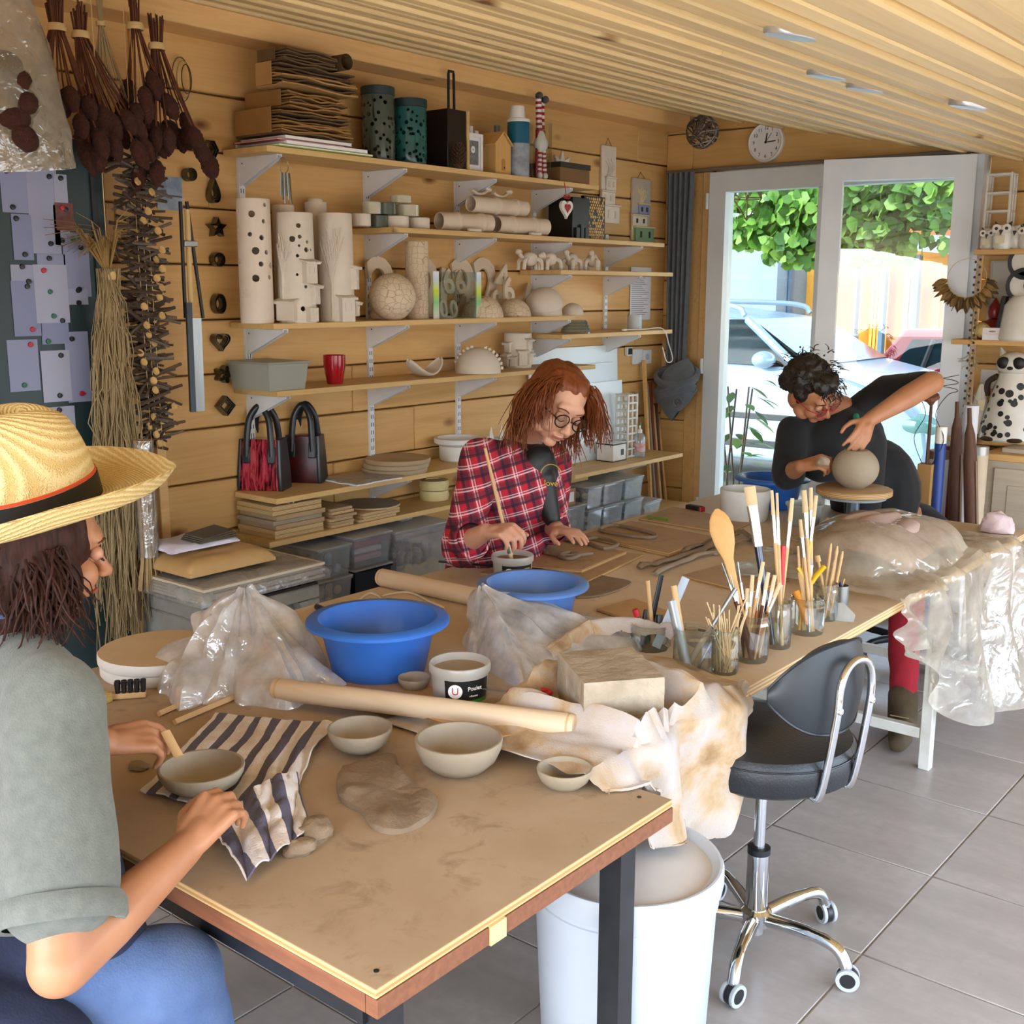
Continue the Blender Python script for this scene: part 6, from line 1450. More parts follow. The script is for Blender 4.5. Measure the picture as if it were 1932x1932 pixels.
# the yard
m_gravel=M('yard_gravel','8f8a80',.9,col2='a8a296',ns=60,bump=.6,bs=90)
gr=struct(G().bb((-40,YD+.14,-.12),(30,45,-.09)).bb((XR+.1,-30,-.12),(30,YD+.14,-.09)).bb((-40,-30,-.12),(XR+.1,YF-.12,-.09)).o('ground',m_gravel,smooth=False))
YN=7.95;CW=1.68
m_car=M('silver_blue_paint','8fa6ba',.3,.3,coat=.4);m_cgl=M('car_glass','16282e',.06,0,spec=.22);m_blk=M('car_trim','24282b',.5)
t=thing('silver_car','silver-blue estate car with roof rails parked outside the door','car',(-4.3,YN+CW/2,-.09))
hood=[(-7.2,.30),(-7.25,.75),(-7.0,.98),(-4.0,.93),(-3.72,.94),(-3.3,.85),(-2.95,.74),(-2.74,.58),(-2.70,.38),(-2.74,.20),(-7.15,.20)]
def loft(prof,yl,mat,nm,bev=.03):
 m_=len(prof);v=[];f=[]
 for y_,s_ in yl:
  cx=-4.9;
  for x_,z_ in prof:v.append((cx+(x_-cx)*s_,y_,.55+(z_-.55)*s_ if z_>.55 else z_))
 n=len(yl);f=[(i*m_+k,i*m_+(k+1)%m_,(i+1)*m_+(k+1)%m_,(i+1)*m_+k)for i in range(n-1)for k in range(m_)]+[tuple(range(m_-1,-1,-1)),tuple((n-1)*m_+k for k in range(m_))]
 return G().add(v,f).o(nm,mat,t,W=True,bev=bev,bevn=3)
loft(hood,((YN,.975),(YN+.12,1.0),(YN+CW-.12,1.0),(YN+CW,.975)),m_car,'body')
def quadpoly(pts,mat,nm,th=.02):
 pts=[np.array(p,float)for p in pts];n_=np.cross(pts[1]-pts[0],pts[2]-pts[0]);n_/=np.linalg.norm(n_);m_=len(pts)
 v=pts+[p-n_*th for p in pts];return G().add(v,[tuple(range(m_)),tuple(range(2*m_-1,m_-1,-1))]+[(k,(k+1)%m_,m_+(k+1)%m_,m_+k)for k in range(m_)]).o(nm,mat,t,W=True)
yi=YN+.05;yo=YN+CW-.05;ri=.16
A0n,A1n=(-3.80,yi,.93),(-4.30,yi+ri,1.27);A0f,A1f=(-3.80,yo,.93),(-4.30,yo-ri,1.27)
R0n,R0f=(-6.6,yi+ri,1.27),(-6.6,yo-ri,1.27);B0n,B0f=(-7.0,yi,.95),(-7.0,yo,.95)
G().add([A1n,A1f,R0f,R0n,(-5.0,yi+ri,1.35),(-5.0,yo-ri,1.35)],[(0,4,5,1),(4,3,2,5),(0,3,4),(1,5,2)]).o('roof',m_car,t,W=True,bev=.02)
quadpoly([(-3.70,yi+.06,.945),(-3.70,yo-.06,.945),(-4.27,yo-ri-.02,1.275),(-4.27,yi+ri+.02,1.275)],m_cgl,'windscreen')
for sg,(p0,p1)in((1,(A0n,A1n)),(-1,(A0f,A1f))):G().tube([p0,p1],.035,8).o('windscreen_pillar',m_car,t,W=True)
quadpoly([A0n,A1n,R0n,B0n],m_cgl,'side_window');quadpoly([A0f,B0f,R0f,A1f],m_cgl,'side_window');quadpoly([B0n,R0n,R0f,B0f],m_cgl,'rear_window')
for xb in(-4.95,-5.95):G().tube([(xb,yi-.01,.93),(xb-.05,yi+ri-.01,1.27)],.035,6).o('door_pillar',m_blk,t,W=True)
for y_ in(yi+ri+.04,yo-ri-.04):G().tube(catmull([(-4.35,y_,1.30),(-4.6,y_,1.385),(-6.2,y_,1.385),(-6.5,y_,1.30)],6),.022,8).o('roof_rail',m_car,t,W=True)
G().bb((-7.0,YN-.008,.30),(-3.4,YN+.02,.36)).o('sill_strip',m_blk,t,W=True,bev=.005);G().bb((-6.9,YN-.012,.52),(-3.2,YN+.02,.565)).o('rub_strip',m_blk,t,W=True,bev=.006)
for xb in(-3.62,-4.93,-6.1):G().bb((xb,YN-.001,.36),(xb+.008,YN+.01,.93)).o('door_gap',m_blk,t,W=True)
G().ell((-4.02,YN-.05,.98),(.09,.1,.065),14,10).o('wing_mirror',m_car,t,W=True)
G().ell((-2.86,YN+.08,.56),(.16,.1,.09),16,10).o('headlight',M('headlight_glass','5f8a86',.08,coat=1),t,W=True);G().ell((-2.86,YN+CW-.08,.56),(.16,.1,.09),16,10).o('headlight',MATS['headlight_glass'],t,W=True)
for xw in(-3.25,-6.3):
 for y_ in(YN+.02,YN+CW-.2):
  wv=G().lathe([(.12,-.08),(.27,-.09),(.29,-.05),(.29,.05),(.27,.09),(.12,.08)],28,T=rotm(R(90),0,0),c=(xw,y_+.09,.20)).o('tyre',m_rub,t,W=True);G().lathe([(.0001,.07),(.17,.075),(.18,.05),(.0001,.05)],20,T=rotm(R(90),0,0),c=(xw,y_+.09,.20)).o('wheel_rim',m_alu,wv,W=True)
t=thing('red_car','dark red car parked behind the silver one','car',(-2.2,11.2,-.09));m_rcar=M('red_paint','9c1c2a',.25,coat=.6)
q=lambda px,py:Uy(px,py,10.6)
a,b,c,d=q(1645,690),q(1705,620),q(1790,615),q(1650,760)
P=[(a[0],a[2]),(b[0],b[2]),(c[0]+1.2,c[2]),(c[0]+1.8,a[2]-.1),(c[0]+2.6,a[2]-.15),(c[0]+2.7,.2),(a[0]-.5,.2),(a[0]-.5,a[2]-.25)]
v=[(x_,10.6,z_)for x_,z_ in P]+[(x_,12.1,z_)for x_,z_ in P];n=len(P)
G().add(v,[tuple(range(n-1,-1,-1)),tuple(range(n,2*n))]+[(i,(i+1)%n,n+(i+1)%n,n+i)for i in range(n)]).o('body',m_rcar,t,W=True,bev=.04)
a2,b2=q(1690,690),q(1722,640);G().add([(a2[0],10.59,a2[2]),(b2[0],10.59,b2[2]),(c[0]+1.0,10.59,c[2]-.09),(c[0]+1.4,10.59,a2[2])],[(0,1,2,3)]).o('side_window',m_cgl,t,W=True)
G().tube([(b2[0]+.2,10.585,b2[2]),(b2[0]+.12,10.585,a2[2])],.025,6).o('pillar',m_blk,t,W=True)
for xw in(a[0]+.1,c[0]+1.9):G().lathe([(.0001,-.09),(.29,-.09),(.3,0),(.29,.09),(.0001,.09)],24,T=rotm(R(90),0,0),c=(xw,10.66,.2)).o('tyre',m_rub,t,W=True)
YH=13.5
def hx(px,py=520):return Uy(px,py,YH)
m_rend=M('grey_render','7c8c96',.9,col2='728490',ns=4,bump=.2,bs=30);m_oran=M('ochre_wall','e0a23a',.8,col2='d8902a',ns=3);m_larch=wood('golden_boards','d99a45','c4832f',2,1.0,knots=False);m_blu=M('blue_grey_frames','4a6880',.4);m_crm=M('cream_wall','e8dfc4',.8)
hs=thing('neighbour_house','house across the yard with grey rendered wall, ochre walls and blue porch','house',(-5.5,YH,-.09))
xA,xB,xC=hx(1487)[0],hx(1605)[0],hx(1800)[0]
G().bb((-16,YH-.3,-.09),(xA,YH+2,5.0)).o('rendered_wall',m_rend,hs,W=True)
G().bb((xA,YH+.55,-.09),(xC+6,YH+2,2.6)).o('ochre_wall',m_oran,hs,W=True)
zB=hx(1600,463)[2];z2=hx(1520,482)[2]
G().bb((xA,YH+.53,z2+.05),(xB,YH+.549,zB+.9)).o('cream_band',m_crm,hs,W=True)
def fbar(px0,px1,py0,py1,nm='porch_frame',mat=None,y0=YH-.02,y1=YH+.08):
 a=hx(px0,py1);b=hx(px1,py0);G().bb((a[0],y0,a[2]),(b[0],y1,b[2])).o(nm,mat or m_blu,hs,W=True)
fbar(1482,1493,440,760);fbar(1493,1550,478,488);fbar(1605,1619,465,760);fbar(1657,1668,470,760);fbar(1718,1727,480,760);fbar(1780,1790,480,760);fbar(1552,1604,478,488)
a=hx(1621);b=hx(1656);n=5
for k in range(n):
 xa=a[0]+(b[0]-a[0])*k/n;G().bb((xa+.005,YH+.4,-.09),(xa+(b[0]-a[0])/n-.005,YH+.43,2.0)).o('larch_board',m_larch,hs,W=True)
for px0,px1,mt,nm in((1585,1603,m_crm,'curtained_window'),(1672,1716,m_crm,'curtained_window'),(1730,1757,m_larch,'inner_panel'),(1758,1779,M('white_board','f2f0e8',.6),'white_door')):fbar(px0,px1,500,720,nm,mt,YH+.38,YH+.42)
for px0,px1 in((1590,1597),(1684,1690),(1700,1706)):fbar(px0,px1,515,720,'curtain_fold',M('greige_curtain','a39a86',.9),YH+.34,YH+.37)
fbar(1640,1650,595,605,'house_sign',M('sign_white','ece4d0',.6),YH+.37,YH+.395)
m_terr=M('terracotta_tiles','c8744a',.8,col2='b25c36',ns=12)
a=hx(1690,455);b=hx(1800,478)
G().add([(a[0]-.2,YH-.5,a[2]-.06),(b[0]+3,YH-.5,b[2]-.35),(b[0]+3,YH-.5,b[2]-.05),(a[0]-.2,YH-.5,a[2]+.1)]+[(x_,YH-.3,z_)for x_,z_ in((a[0]-.2,a[2]-.06),(b[0]+3,b[2]-.35),(b[0]+3,b[2]-.05),(a[0]-.2,a[2]+.1))],[(0,1,2,3),(7,6,5,4),(3,2,6,7),(0,4,5,1),(1,5,6,2),(0,3,7,4)]).o('fascia',m_rend,hs,W=True)
for k in range(14):
 x_=a[0]-.1+k*.32;G().tube([(x_,YH-.52,a[2]+.14-.07*k*.3),(x_,YH+1.6,a[2]+1.1-.07*k*.3)],.17,8,sq=.5).o('roof_tile_row',m_terr,hs,W=True)
def leafmass(name,label,boxes,n,seed,size,mats,cat='vine',stems=()):
 t=thing(name,label,cat,boxes[0][0])
 per={}
 for k in range(n):
  bi=int(hsh(k,seed)*len(boxes))%len(boxes);(c,e)=boxes[bi]
  p=np.array([c[i]+e[i]*(hsh(k,seed,i+1)-.5)*2 for i in range(3)])
  nrm=np.array([hsh(k,5,seed)-.5,-.6+.5*hsh(k,6,seed),.5*hsh(k,7,seed)-.1]);u,v,w_=basis(nrm);a=hsh(k,8,seed)*6.28;u2=u*math.cos(a)+v*math.sin(a);v2=np.cross(w_,u2);s_=size*(.6+.7*hsh(k,9,seed))
  pts=[(-1,0,0),(-.55,.75,.1),(.1,.8,.05),(1.05,0,-.1),(.1,-.8,.05),(-.55,-.75,.1)]
  g=per.setdefault(k%len(mats),G());vv=[p+s_*(x*u2+y*v2+z*w_)for x,y,z in pts];g.add(vv,[(0,1,2,3),(0,3,4,5)])
 for k,g in per.items():stuff(g.o('leaves',mats[k],t,W=True,flipfix=False))
 for st in stems:G().tube(catmull(st,5),.008,6).o('stem',M('vine_stem','5a4632',.8),t,W=True)
 return t
def leafmat(name,c):
 m,tt2,b=newmat(name);b.inputs['Base Color'].default_value=lin(c);b.inputs['Roughness'].default_value=.45
 tl=tt2.new('ShaderNodeBsdfTranslucent');tl.inputs[0].default_value=lin(c);mx=tt2.new('ShaderNodeMixShader');mx.inputs[0].default_value=.45
 tt2.link(b.outputs[0],mx.inputs[1]);tt2.link(tl.outputs[0],mx.inputs[2]);tt2.link(mx.outputs[0],tt2.n['Material Output'].inputs[0]);return m
lm=[leafmat('leaf_green_%d'%k,c)for k,c in enumerate(('4f7d2c','6c9a3c','3d6626','86b04e'))]
YV=6.9
bx=[]
for px,py,ex,ez in((1420,360,.25,.12),(1480,400,.22,.14),(1530,440,.16,.2),(1410,440,.2,.09),(1620,390,.3,.2),(1690,380,.3,.16),(1760,400,.25,.22),(1640,460,.22,.12),(1740,360,.3,.12),(1560,370,.3,.15),(1500,470,.12,.08)):
 c=Uy(px,py,YV);bx.append(((c[0],YV,c[2]),(ex,.25,ez)))
bx+=[((-3.2,YV,2.65),(1.3,.35,.2)),((-2.0,YV,2.6),(1.2,.35,.22))]
leafmass('arbor_vine','leafy green vine hanging over the yard outside the door',bx,3300,3.3,.042,lm,stems=[[(-4.4,YV,2.7),(-3.6,YV,2.5),(-2.8,YV,2.65),(-1.4,YV,2.6)]])
pg=thing('added_shade_slats','slatted wooden canopy added over the yard to shade the cars','added_shade_slats',(-3.2,8.6,-.09))  # unseen slatted roof, added to block sky and sun over the yard
m_pg=wood('shade_slat_wood','8a6f4c','6f5636',0,1,knots=False)
for k in range(30):G().bb((-9,6.45+.155*k,2.86),(2.5,6.56+.155*k,2.89)).o('batten',m_pg,pg,W=True)
for x_ in(-8.5,-5,-1.2,2.2):
 G().bb((x_,6.4,2.76),(x_+.09,11.1,2.859)).o('beam',m_pg,pg,W=True)
 for y_ in(6.5,10.2):
  if x_!=-5:G().bb((x_,y_-.05,-.09),(x_+.09,y_+.04,2.759)).o('post',m_pg,pg,W=True)
c=Uy(1392,900,YD+.45);t=thing('garden_shrub','young shrub with glossy leaves growing outside the door pane','shrub',(c[0],c[1],-.09))
for k in range(46):
 z_=.25+.75*hsh(k,1);rr=.05+.13*hsh(k,2);a=6.28*hsh(k,3);p=np.array([c[0]-.03+rr*math.cos(a),c[1]+rr*math.sin(a),z_]);d=np.array([math.cos(a),math.sin(a),.2-.7*hsh(k,4)]);d/=np.linalg.norm(d);u,v,w_=basis(d);L_=.08+.05*hsh(k,5)
 G().grid(lambda q,s:p+d*L_*q+u*(s-.5)*.05*math.sin(math.pi*(.05+.9*q))-np.array([0,0,.03])*q*q,6,3,thick=.0008).o('leaf',lm[k%4],t,W=True)
for k in range(5):G().tube([(c[0]-.03,c[1],-.09),(c[0]-.03+.04*math.cos(k),c[1]+.04*math.sin(k),.4),(c[0]-.03+.1*math.cos(k*1.3),c[1]+.1*math.sin(k*1.3),.95)],.006,5).o('stem',MATS['vine_stem'],t,W=True)
c=Uy(1410,375,5.95);t=thing('wire_pendant','rusty geometric wire pendant hanging outside the glass','pendant',c)
vs=[np.array([.09*math.cos(a),.09*math.sin(a),.0])for a in np.linspace(0,6.2832,7)[:-1]]+[np.array([.06*math.cos(a+.5),.06*math.sin(a+.5),.1])for a in np.linspace(0,6.2832,7)[:-1]]+[np.array([0,0,-.12])]
for i in range(6):
 for a,b in((vs[i],vs[(i+1)%6]),(vs[i],vs[6+i]),(vs[(i+1)%6],vs[6+i]),(vs[6+i],vs[6+(i+1)%6]),(vs[i],vs[12])):G().cyl(a,b,.003,n=5).o('wire',m_br,t)
G().tube([(0,0,.1),(0,0,ceilz(c[0])+.03-c[2])],.002,5).o('cord',m_br,t)
# things on the tables
m_clay=M('wet_clay','8f7a61',.7,col2='7c674f',ns=14,bump=.4,bs=70);m_clayd=M('dry_clay','a3917a',.85,col2='92806a',ns=10,bump=.15,bs=90)
m_gs=M('greenware','a39580',.8,col2='92836c',ns=7,bump=.15,bs=80);m_blue=M('blue_plastic','2b66c0',.35,col2='3674cc',ns=4);m_bluer=M('blue_plastic_pale','5f86c4',.4,col2='4a76bc',ns=4)
m_pin=wood('rolling_pin_wood','d4bd9c','c2a684',0,1.5,knots=False);m_stick=M('bare_wood_stick','d2ad7c',.7,col2='c09866',ns=8)
def basin(label,px,py,rpx,z,mat=None,sy=1.0):
 p=Uz(px,py,z);r_=sz(rpx,p);h=r_*.82
 t=thing('plastic_basin',label,'basin',p,0,'blue basins')
 prof=[(.0001,0),(r_*.60,0),(r_*.65,h*.06),(r_*.80,h*.86),(r_*.84,h*.91),(r_*.97,h*.93),(r_,h*.90),(r_*1.0,h*.95),(r_*.97,h*.985),(r_*.83,h),(r_*.78,h*.93),(r_*.62,h*.10),(.0001,h*.05)]
 G().lathe(prof,64).o('bowl',mat or m_blue,t)
 G().lathe([(.0001,h*.07),(r_*.62,h*.09),(r_*.615,h*.12)],40).o('slip_residue',M('grey_water','5d6672',.3),t)
 return t,r_
basin('big blue plastic basin beside the labelled pot',715,1268,134,TZ);basin('pale blue plastic basin behind the clay-bag',1005,1180,105,TZ,m_bluer);basin('dark blue plastic basin near the glazed door',1455,955,70,TZ)
def bowl(label,px,py,rpx,z,mat,hr=.62,wall=.09):
 p=Uz(px,py,z);r_=sz(rpx,p);h=r_*hr*1.15;t=thing('clay_bowl',label,'bowl',p,0,'clay bowls')
 out=[(.0001,0),(r_*.45,0),(r_*.62,h*.06),(r_*.85,h*.35),(r_*.97,h*.7),(r_,h*.94),(r_*.99,h*.985),(r_*.965,h),(r_*(1-wall)+.001,h*.985),(r_*(1-wall),h*.93),(r_*(.95-wall),h*.7),(r_*.7,h*.3),(r_*.4,h*.13),(.0001,h*.11)]
 G().lathe(out,48).o('bowl',mat,t);return t
bowl('medium clay bowl standing on the striped towel',680,1412,61,FZ+.006,m_gs);bowl('largest grey clay bowl on the brown table',866,1450,83,FZ,m_gs,.66);bowl('small clay bowl by the table corner',1065,1482,53,FZ,m_gs,.62);bowl('tiny clay bowl beside the labelled pot',782,1300,31,TZ,m_gs,.7)
def pot(label,px,py,rpx,z,contents,txt,lidless=True):
 p=Uz(px,py,z);r_=sz(rpx,p);h=r_*1.35;t=thing('plastic_pot',label,'pot',p)
 m_pp2=glassmat('pot_plastic','f2f2ee',.1,.1,.72,'dedad0')
 G().lathe([(.0001,0),(r_*.83,0),(r_*.86,h*.03),(r_*.93,h*.78),(r_*.995,h*.8),(r_,h*.84),(r_*1.0,h*.95),(r_*.98,h*.99),(r_*.94,h),(r_*.9,h*.97),(r_*.8,h*.05),(.0001,h*.04)],44).o('tub',m_pp2,t)
 G().lathe([(.0001,h*.82),(r_*.88,h*.82),(r_*.88,h*.7)],36).o('slip',contents,t)
 a0=math.atan2(-p[1],-p[0])
 def lab(u,v,r0=1.004):a=a0-.55+1.75*u;rr=r_*(.86+.07*(.03+v*.72)/.78+.006)*r0;return(rr*math.cos(a),rr*math.sin(a),h*(.06+.66*v))
 G().grid(lambda u,v:lab(u,v),24,6,thick=.0006).o('label',M('label_black','15181a',.35),t);G().grid(lambda u,v:lab(u,v*.26,1.006),24,4,thick=.0006).o('green_band',M('label_green','2f7a34',.35),t)
 def on(u,v,s_,body,nm,mat,k=1.0):
  q=np.array(lab(u,v,1.008));a=a0-.55+1.75*u
  o=textmesh(nm,body,s_,mat,t,q,(R(90),0,a+R(90)),.0004);return o
 q=np.array(lab(.22,.62,1.006));a=a0-.55+1.75*.22;d=np.array([math.cos(a),math.sin(a),0]);T=np.column_stack([(-d[1],d[0],0),(0,0,1),d])
 G().lathe([(.0001,.0012),(r_*.23,.001),(r_*.23,-.004)],24,T=T,c=q).o('emblem_disc',M('emblem_white','efece6',.4),t)
 o=on(.22,.62,r_*.34,'U','emblem_letter',m_reds);o.location=Vector(q+d*.0014)
 on(.62,.7,r_*.2,txt,'lettering',m_wh);on(.6,.42,r_*.1,'rillettes','small_lettering',m_wh)
 return t,r_,h,p
pot('plastic pot of slip with black and green label on the long table',868,1322,58,TZ,m_clayd,'Poulet')
t,r_,h,ppot=pot('plastic slip pot with black label holding the paint brush',967,1098,40,TZ,m_clay,'Poulet')
a0=math.atan2(-ppot[1],-ppot[0]);G().grid(lambda u,v:(r_*.97*math.cos(a0+.62+.35*u),r_*.97*math.sin(a0+.62+.35*u),h*(.14+.5*v)),6,4,thick=.0006).o('picture_patch',M('label_photo','c9a06a',.5,col2='4a7a3a',ns=60),t)
def pin(label,a,b,r_,name='rolling_pin'):
 a=np.array(a);b=np.array(b);L_=np.linalg.norm(b-a);d=(b-a)/L_;u,v,w_=basis(d)
 t=thing(name,label,'rolling pin',(a+b)/2-np.array([0,0,r_]));t.rotation_mode='QUATERNION';t.location=Vector((a+b)/2);t.rotation_quaternion=Vector((1,0,0)).rotation_difference(Vector(d))
 T=np.array([[0,0,1],[1,0,0],[0,1,0]]);prof=[(.0001,-L_/2),(r_*.9,-L_/2),(r_,-L_/2+.006),(r_,L_/2-.006),(r_*.9,L_/2),(.0001,L_/2)]
 G().lathe(prof,28,T=T).o('roller',m_pin,t);
 for s_ in(-1,1):G().lathe([(r_*.985,-.004),(r_*1.003,-.002),(r_*1.003,.002),(r_*.985,.004)],28,T=T,c=(s_*(L_/2-.012),0,0),close=False).o('end_ring',m_stick,t)
 return t
ra=.0235;a=Uz(520,1330,FZ);a[2]=FZ+ra+.0015;b=Uz(1085,1392,TZ);b[2]=TZ+ra+.001
pin('long wooden rolling pin lying across the joint of the two tables',a+np.array([0,0,.012]),b,ra)
a=Uz(718,1105,TZ);b=Uz(925,1150,TZ);a[2]=b[2]=TZ+.0265;pin('wooden rolling pin lying behind the blue basins',a,b,.026)
a=Uz(1558,1000,TZ);b=a+np.array([.22,.22,0]);a[2]=b[2]=TZ+.024;pin('short thick rolling pin by the wrapped clay',a,b,.023)
p=Uz(305,1262,FZ)
for k in range(2):
 t=thing('plaster_bat',('lower','upper')[k]+' round plaster bat with tan top on the brown table','plaster bat',(p[0],p[1],FZ+.027*k+.0005),0,'plaster bats');r_=.142-.004*(1-k)
 G().lathe([(.0001,0),(r_*.98,0),(r_,.004),(r_,.0225),(r_*.985,.0255)],56).o('rim',m_pl,t);G().lathe([(r_*.985,.0255),(.0001,.026)],56).o('top',M('bat_top','d2b996',.7,col2='c4a880',ns=5),t)
p=Uz(232,1318,FZ);t=thing('scrub_brush','wooden scrubbing brush with black bristles beside the plaster bats','brush',p,R(52))
G().box((0,0,.008),(.10,.022,.014)).o('handle',m_stick,t,bev=.004)
for k in range(10):G().lathe([(.0045,.015),(.0065,.04),(.0001,.041)],7,c=(-.01+.0135*(k//2),-.006+.012*(k%2),0)).o('bristle_tuft',m_black,t)
tag(G().box((0,0,.012),(.03,.05,.024)).o('sponge',M('yellow_sponge','c4a55a',.95,bump=.8,bs=200),bev=.004,loc=(0,0,0)),'yellow scouring sponge at the table edge beside the brush','sponge').location=Uz(188,1328,FZ)+np.array([0,0,.0])
for k,(x0,y0,x1,y1)in enumerate(((300,1352,392,1312),(330,1368,448,1318))):
 a=Uz(x0,y0,FZ);b=Uz(x1,y1,FZ);a[2]=b[2]=FZ+.006;tag(G().tube([a,b],.0075,4,upv=(0,.7,.7)).o('guide_slat',m_stick,smooth=False),('short wooden guide slat under the plastic bag','longer wooden guide slat beside the striped towel')[k],'slat')
m_tow,t_,b_=newmat('striped_towel');uvw=t_.coord();sp=t_.new('ShaderNodeSeparateXYZ');t_.link(uvw,sp.inputs[0])
at=t_.new('ShaderNodeAttribute');at.attribute_name='stripe';mm=t_.new('ShaderNodeMath',operation='PINGPONG');t_.link(at.outputs['Fac'],mm.inputs[0]);mm.inputs[1].default_value=.5
mg=t_.new('ShaderNodeMath',operation='GREATER_THAN');t_.link(mm.outputs[0],mg.inputs[0]);mg.inputs[1].default_value=.29
n_=t_.noise(uvw,9,4);base=t_.mix(t_.ramp(n_,[(.50,'000000'),(.78,'ffffff')]),'e0d8d2','bc9a72');t_.link(t_.mix(mg.outputs[0],base,'5d5a6a'),b_.inputs['Base Color']);b_.inputs['Roughness'].default_value=.95
t_.link(t_.bump(t_.noise(uvw,220,3),.35),b_.inputs['Normal'])
def cloth(name,label,cat,fn,nu,nv,mat,sfn=None,thick=.003,parent=None):
 g=G().grid(fn,nu,nv,thick=thick)
 if parent is None:o=g.o(name,mat)
 else:o=g.o(name,mat,parent,W=True)
 if sfn:
  at_=o.data.attributes.new('stripe','FLOAT','POINT');vals=[sfn(i/(nu-1),j/(nv-1))for i in range(nu)for j in range(nv)];vals=vals*2 if thick else vals
  at_.data.foreach_set('value',vals)
 if parent is None:tag(o,label,cat)
 return o
c00,c10,c01,c11=Uz(268,1500,FZ),Uz(408,1352,FZ),Uz(520,1560,FZ),Uz(628,1372,FZ)
def tow(u,v):
 p=(c00*(1-u)+c10*u)*(1-v)+(c01*(1-u)+c11*u)*v
 z=.0045+.004*abs(fbm(u*5,v*6,1.1));rid=max(0,v-.55)/.45;z+=.022*rid*abs(math.sin(v*26+u*3+2*vnoise(u*2,v*2)))**2*(1-u*.75)
 return(p[0]+.006*rid*vnoise(u*6,v*9),p[1]+.006*fbm(u*4,v*3,7),FZ+z)
towel=cloth('striped_towel','white towel with grey-blue stripes spread and rumpled on the brown table','towel',tow,44,60,m_tow,lambda u,v:v*6.2+.1*u)
q00,q10,q01,q11=Uz(408,1600,FZ),Uz(480,1480,FZ),Uz(470,1680,FZ),Uz(640,1545,FZ)
a1=Uz(400,1585,FZ);a2=Uz(560,1475,FZ);a3=Uz(465,1675,FZ);a4=Uz(585,1585,FZ)
def tow2(u,v):
 p=(a1*(1-u)+a2*u)*(1-v)+(a3*(1-u)+a4*u)*v;hmp=math.sin(math.pi*min(1,max(0,u)))*.02+.014*abs(fbm(u*4,v*4,5))
 return(p[0],p[1],FZ+.006+hmp*(1-.75*v)+.012*abs(math.sin(9*u+3*v)))
cloth('striped_towel_corner','turned-back corner of the striped towel with blue-grey bands','towel',tow2,30,24,m_tow,lambda u,v:u*3.1+.25,parent=None)
outl=[(640,1462),(690,1440),(742,1430),(752,1455),(775,1480),(800,1502),(825,1515),(815,1545),(780,1568),(735,1576),(700,1562),(680,1535),(650,1520),(636,1498)]
pts=[Uz(x,y,FZ)for x,y in outl];pts=catmull(pts,4,True);cc=sum(pts)/len(pts)
g=G();n=len(pts);rings=7;v=[]
for k in range(rings):
 s_=1-k/(rings-1)*.985
 for i,p in enumerate(pts):w_=cc+(p-cc)*s_*(1+.03*vnoise(i*.9,k));v.append((w_[0],w_[1],FZ+(.017 if k else.011)+.006*fbm(w_[0]*18,w_[1]*18)*(k>0)+.016*max(0,vnoise(i*.22,3.3))*(k in(1,2))))
bt_=[(p[0],p[1],FZ+.0006)for p in pts]
f=[(k*n+i,k*n+(i+1)%n,(k+1)*n+(i+1)%n,(k+1)*n+i)for k in range(rings-1)for i in range(n)]+[tuple((rings-1)*n+i for i in range(n))]
g.add(v+bt_,f+[(rings*n+i,rings*n+(i+1)%n,(i+1)%n,i)for i in range(n)]+[tuple(rings*n+i for i in range(n-1,-1,-1))])
tag(g.o('clay_slab',m_clay),'ragged flat slab of wet clay beside the largest bowl','clay')
def lump(label,px,py,rx,ry,rz_,z,seed,mat=None,name='clay_lump'):
 p=Uz(px,py,z);g=G().ell((0,0,0),1,22,14);v=np.vstack(g.v);v=np.array([q*(1+.28*fbm(q[0]*1.8+seed,q[1]*1.8,q[2]*1.8))for q in v])*np.array([rx,ry,rz_]);v[:,2]=np.maximum(v[:,2],-rz_*.55);v[:,2]+=rz_*.55
 return tag(G().add(v,g.f,T=rz(seed),c=p).o(name,mat or m_clay),label,'clay')
lump('larger lump of scrap clay beside the towel corner',592,1582,.034,.028,.02,FZ,1.7);lump('smaller scrap of clay beside the larger lump',566,1608,.026,.02,.014,FZ,4.2)
lump('tiny clay crumb near the seated worker\'s hand',262,1450,.022,.018,.008,FZ,6.2)
m_clo,t_,b_=newmat('stained_cloth');v_=t_.coord();n_=t_.noise(v_,7,5,.6,.4);t_.link(t_.ramp(n_,[(.30,'94734c'),(.42,'b89c78'),(.50,'bcae9f'),(.75,'c4bfc3')]),b_.inputs['Base Color']);b_.inputs['Roughness'].default_value=.9;b_.inputs['Sheen Weight'].default_value=.1
t_.link(t_.bump(t_.noise(v_,260,3),.2),b_.inputs['Normal'])
bc=Uz(1148,1352,TZ);bc[2]=TZ
ex,ey=TX1-.0,TY0
def smooth(a,b,x):q=min(1,max(0,(x-a)/(b-a)));return q*q*(3-2*q)
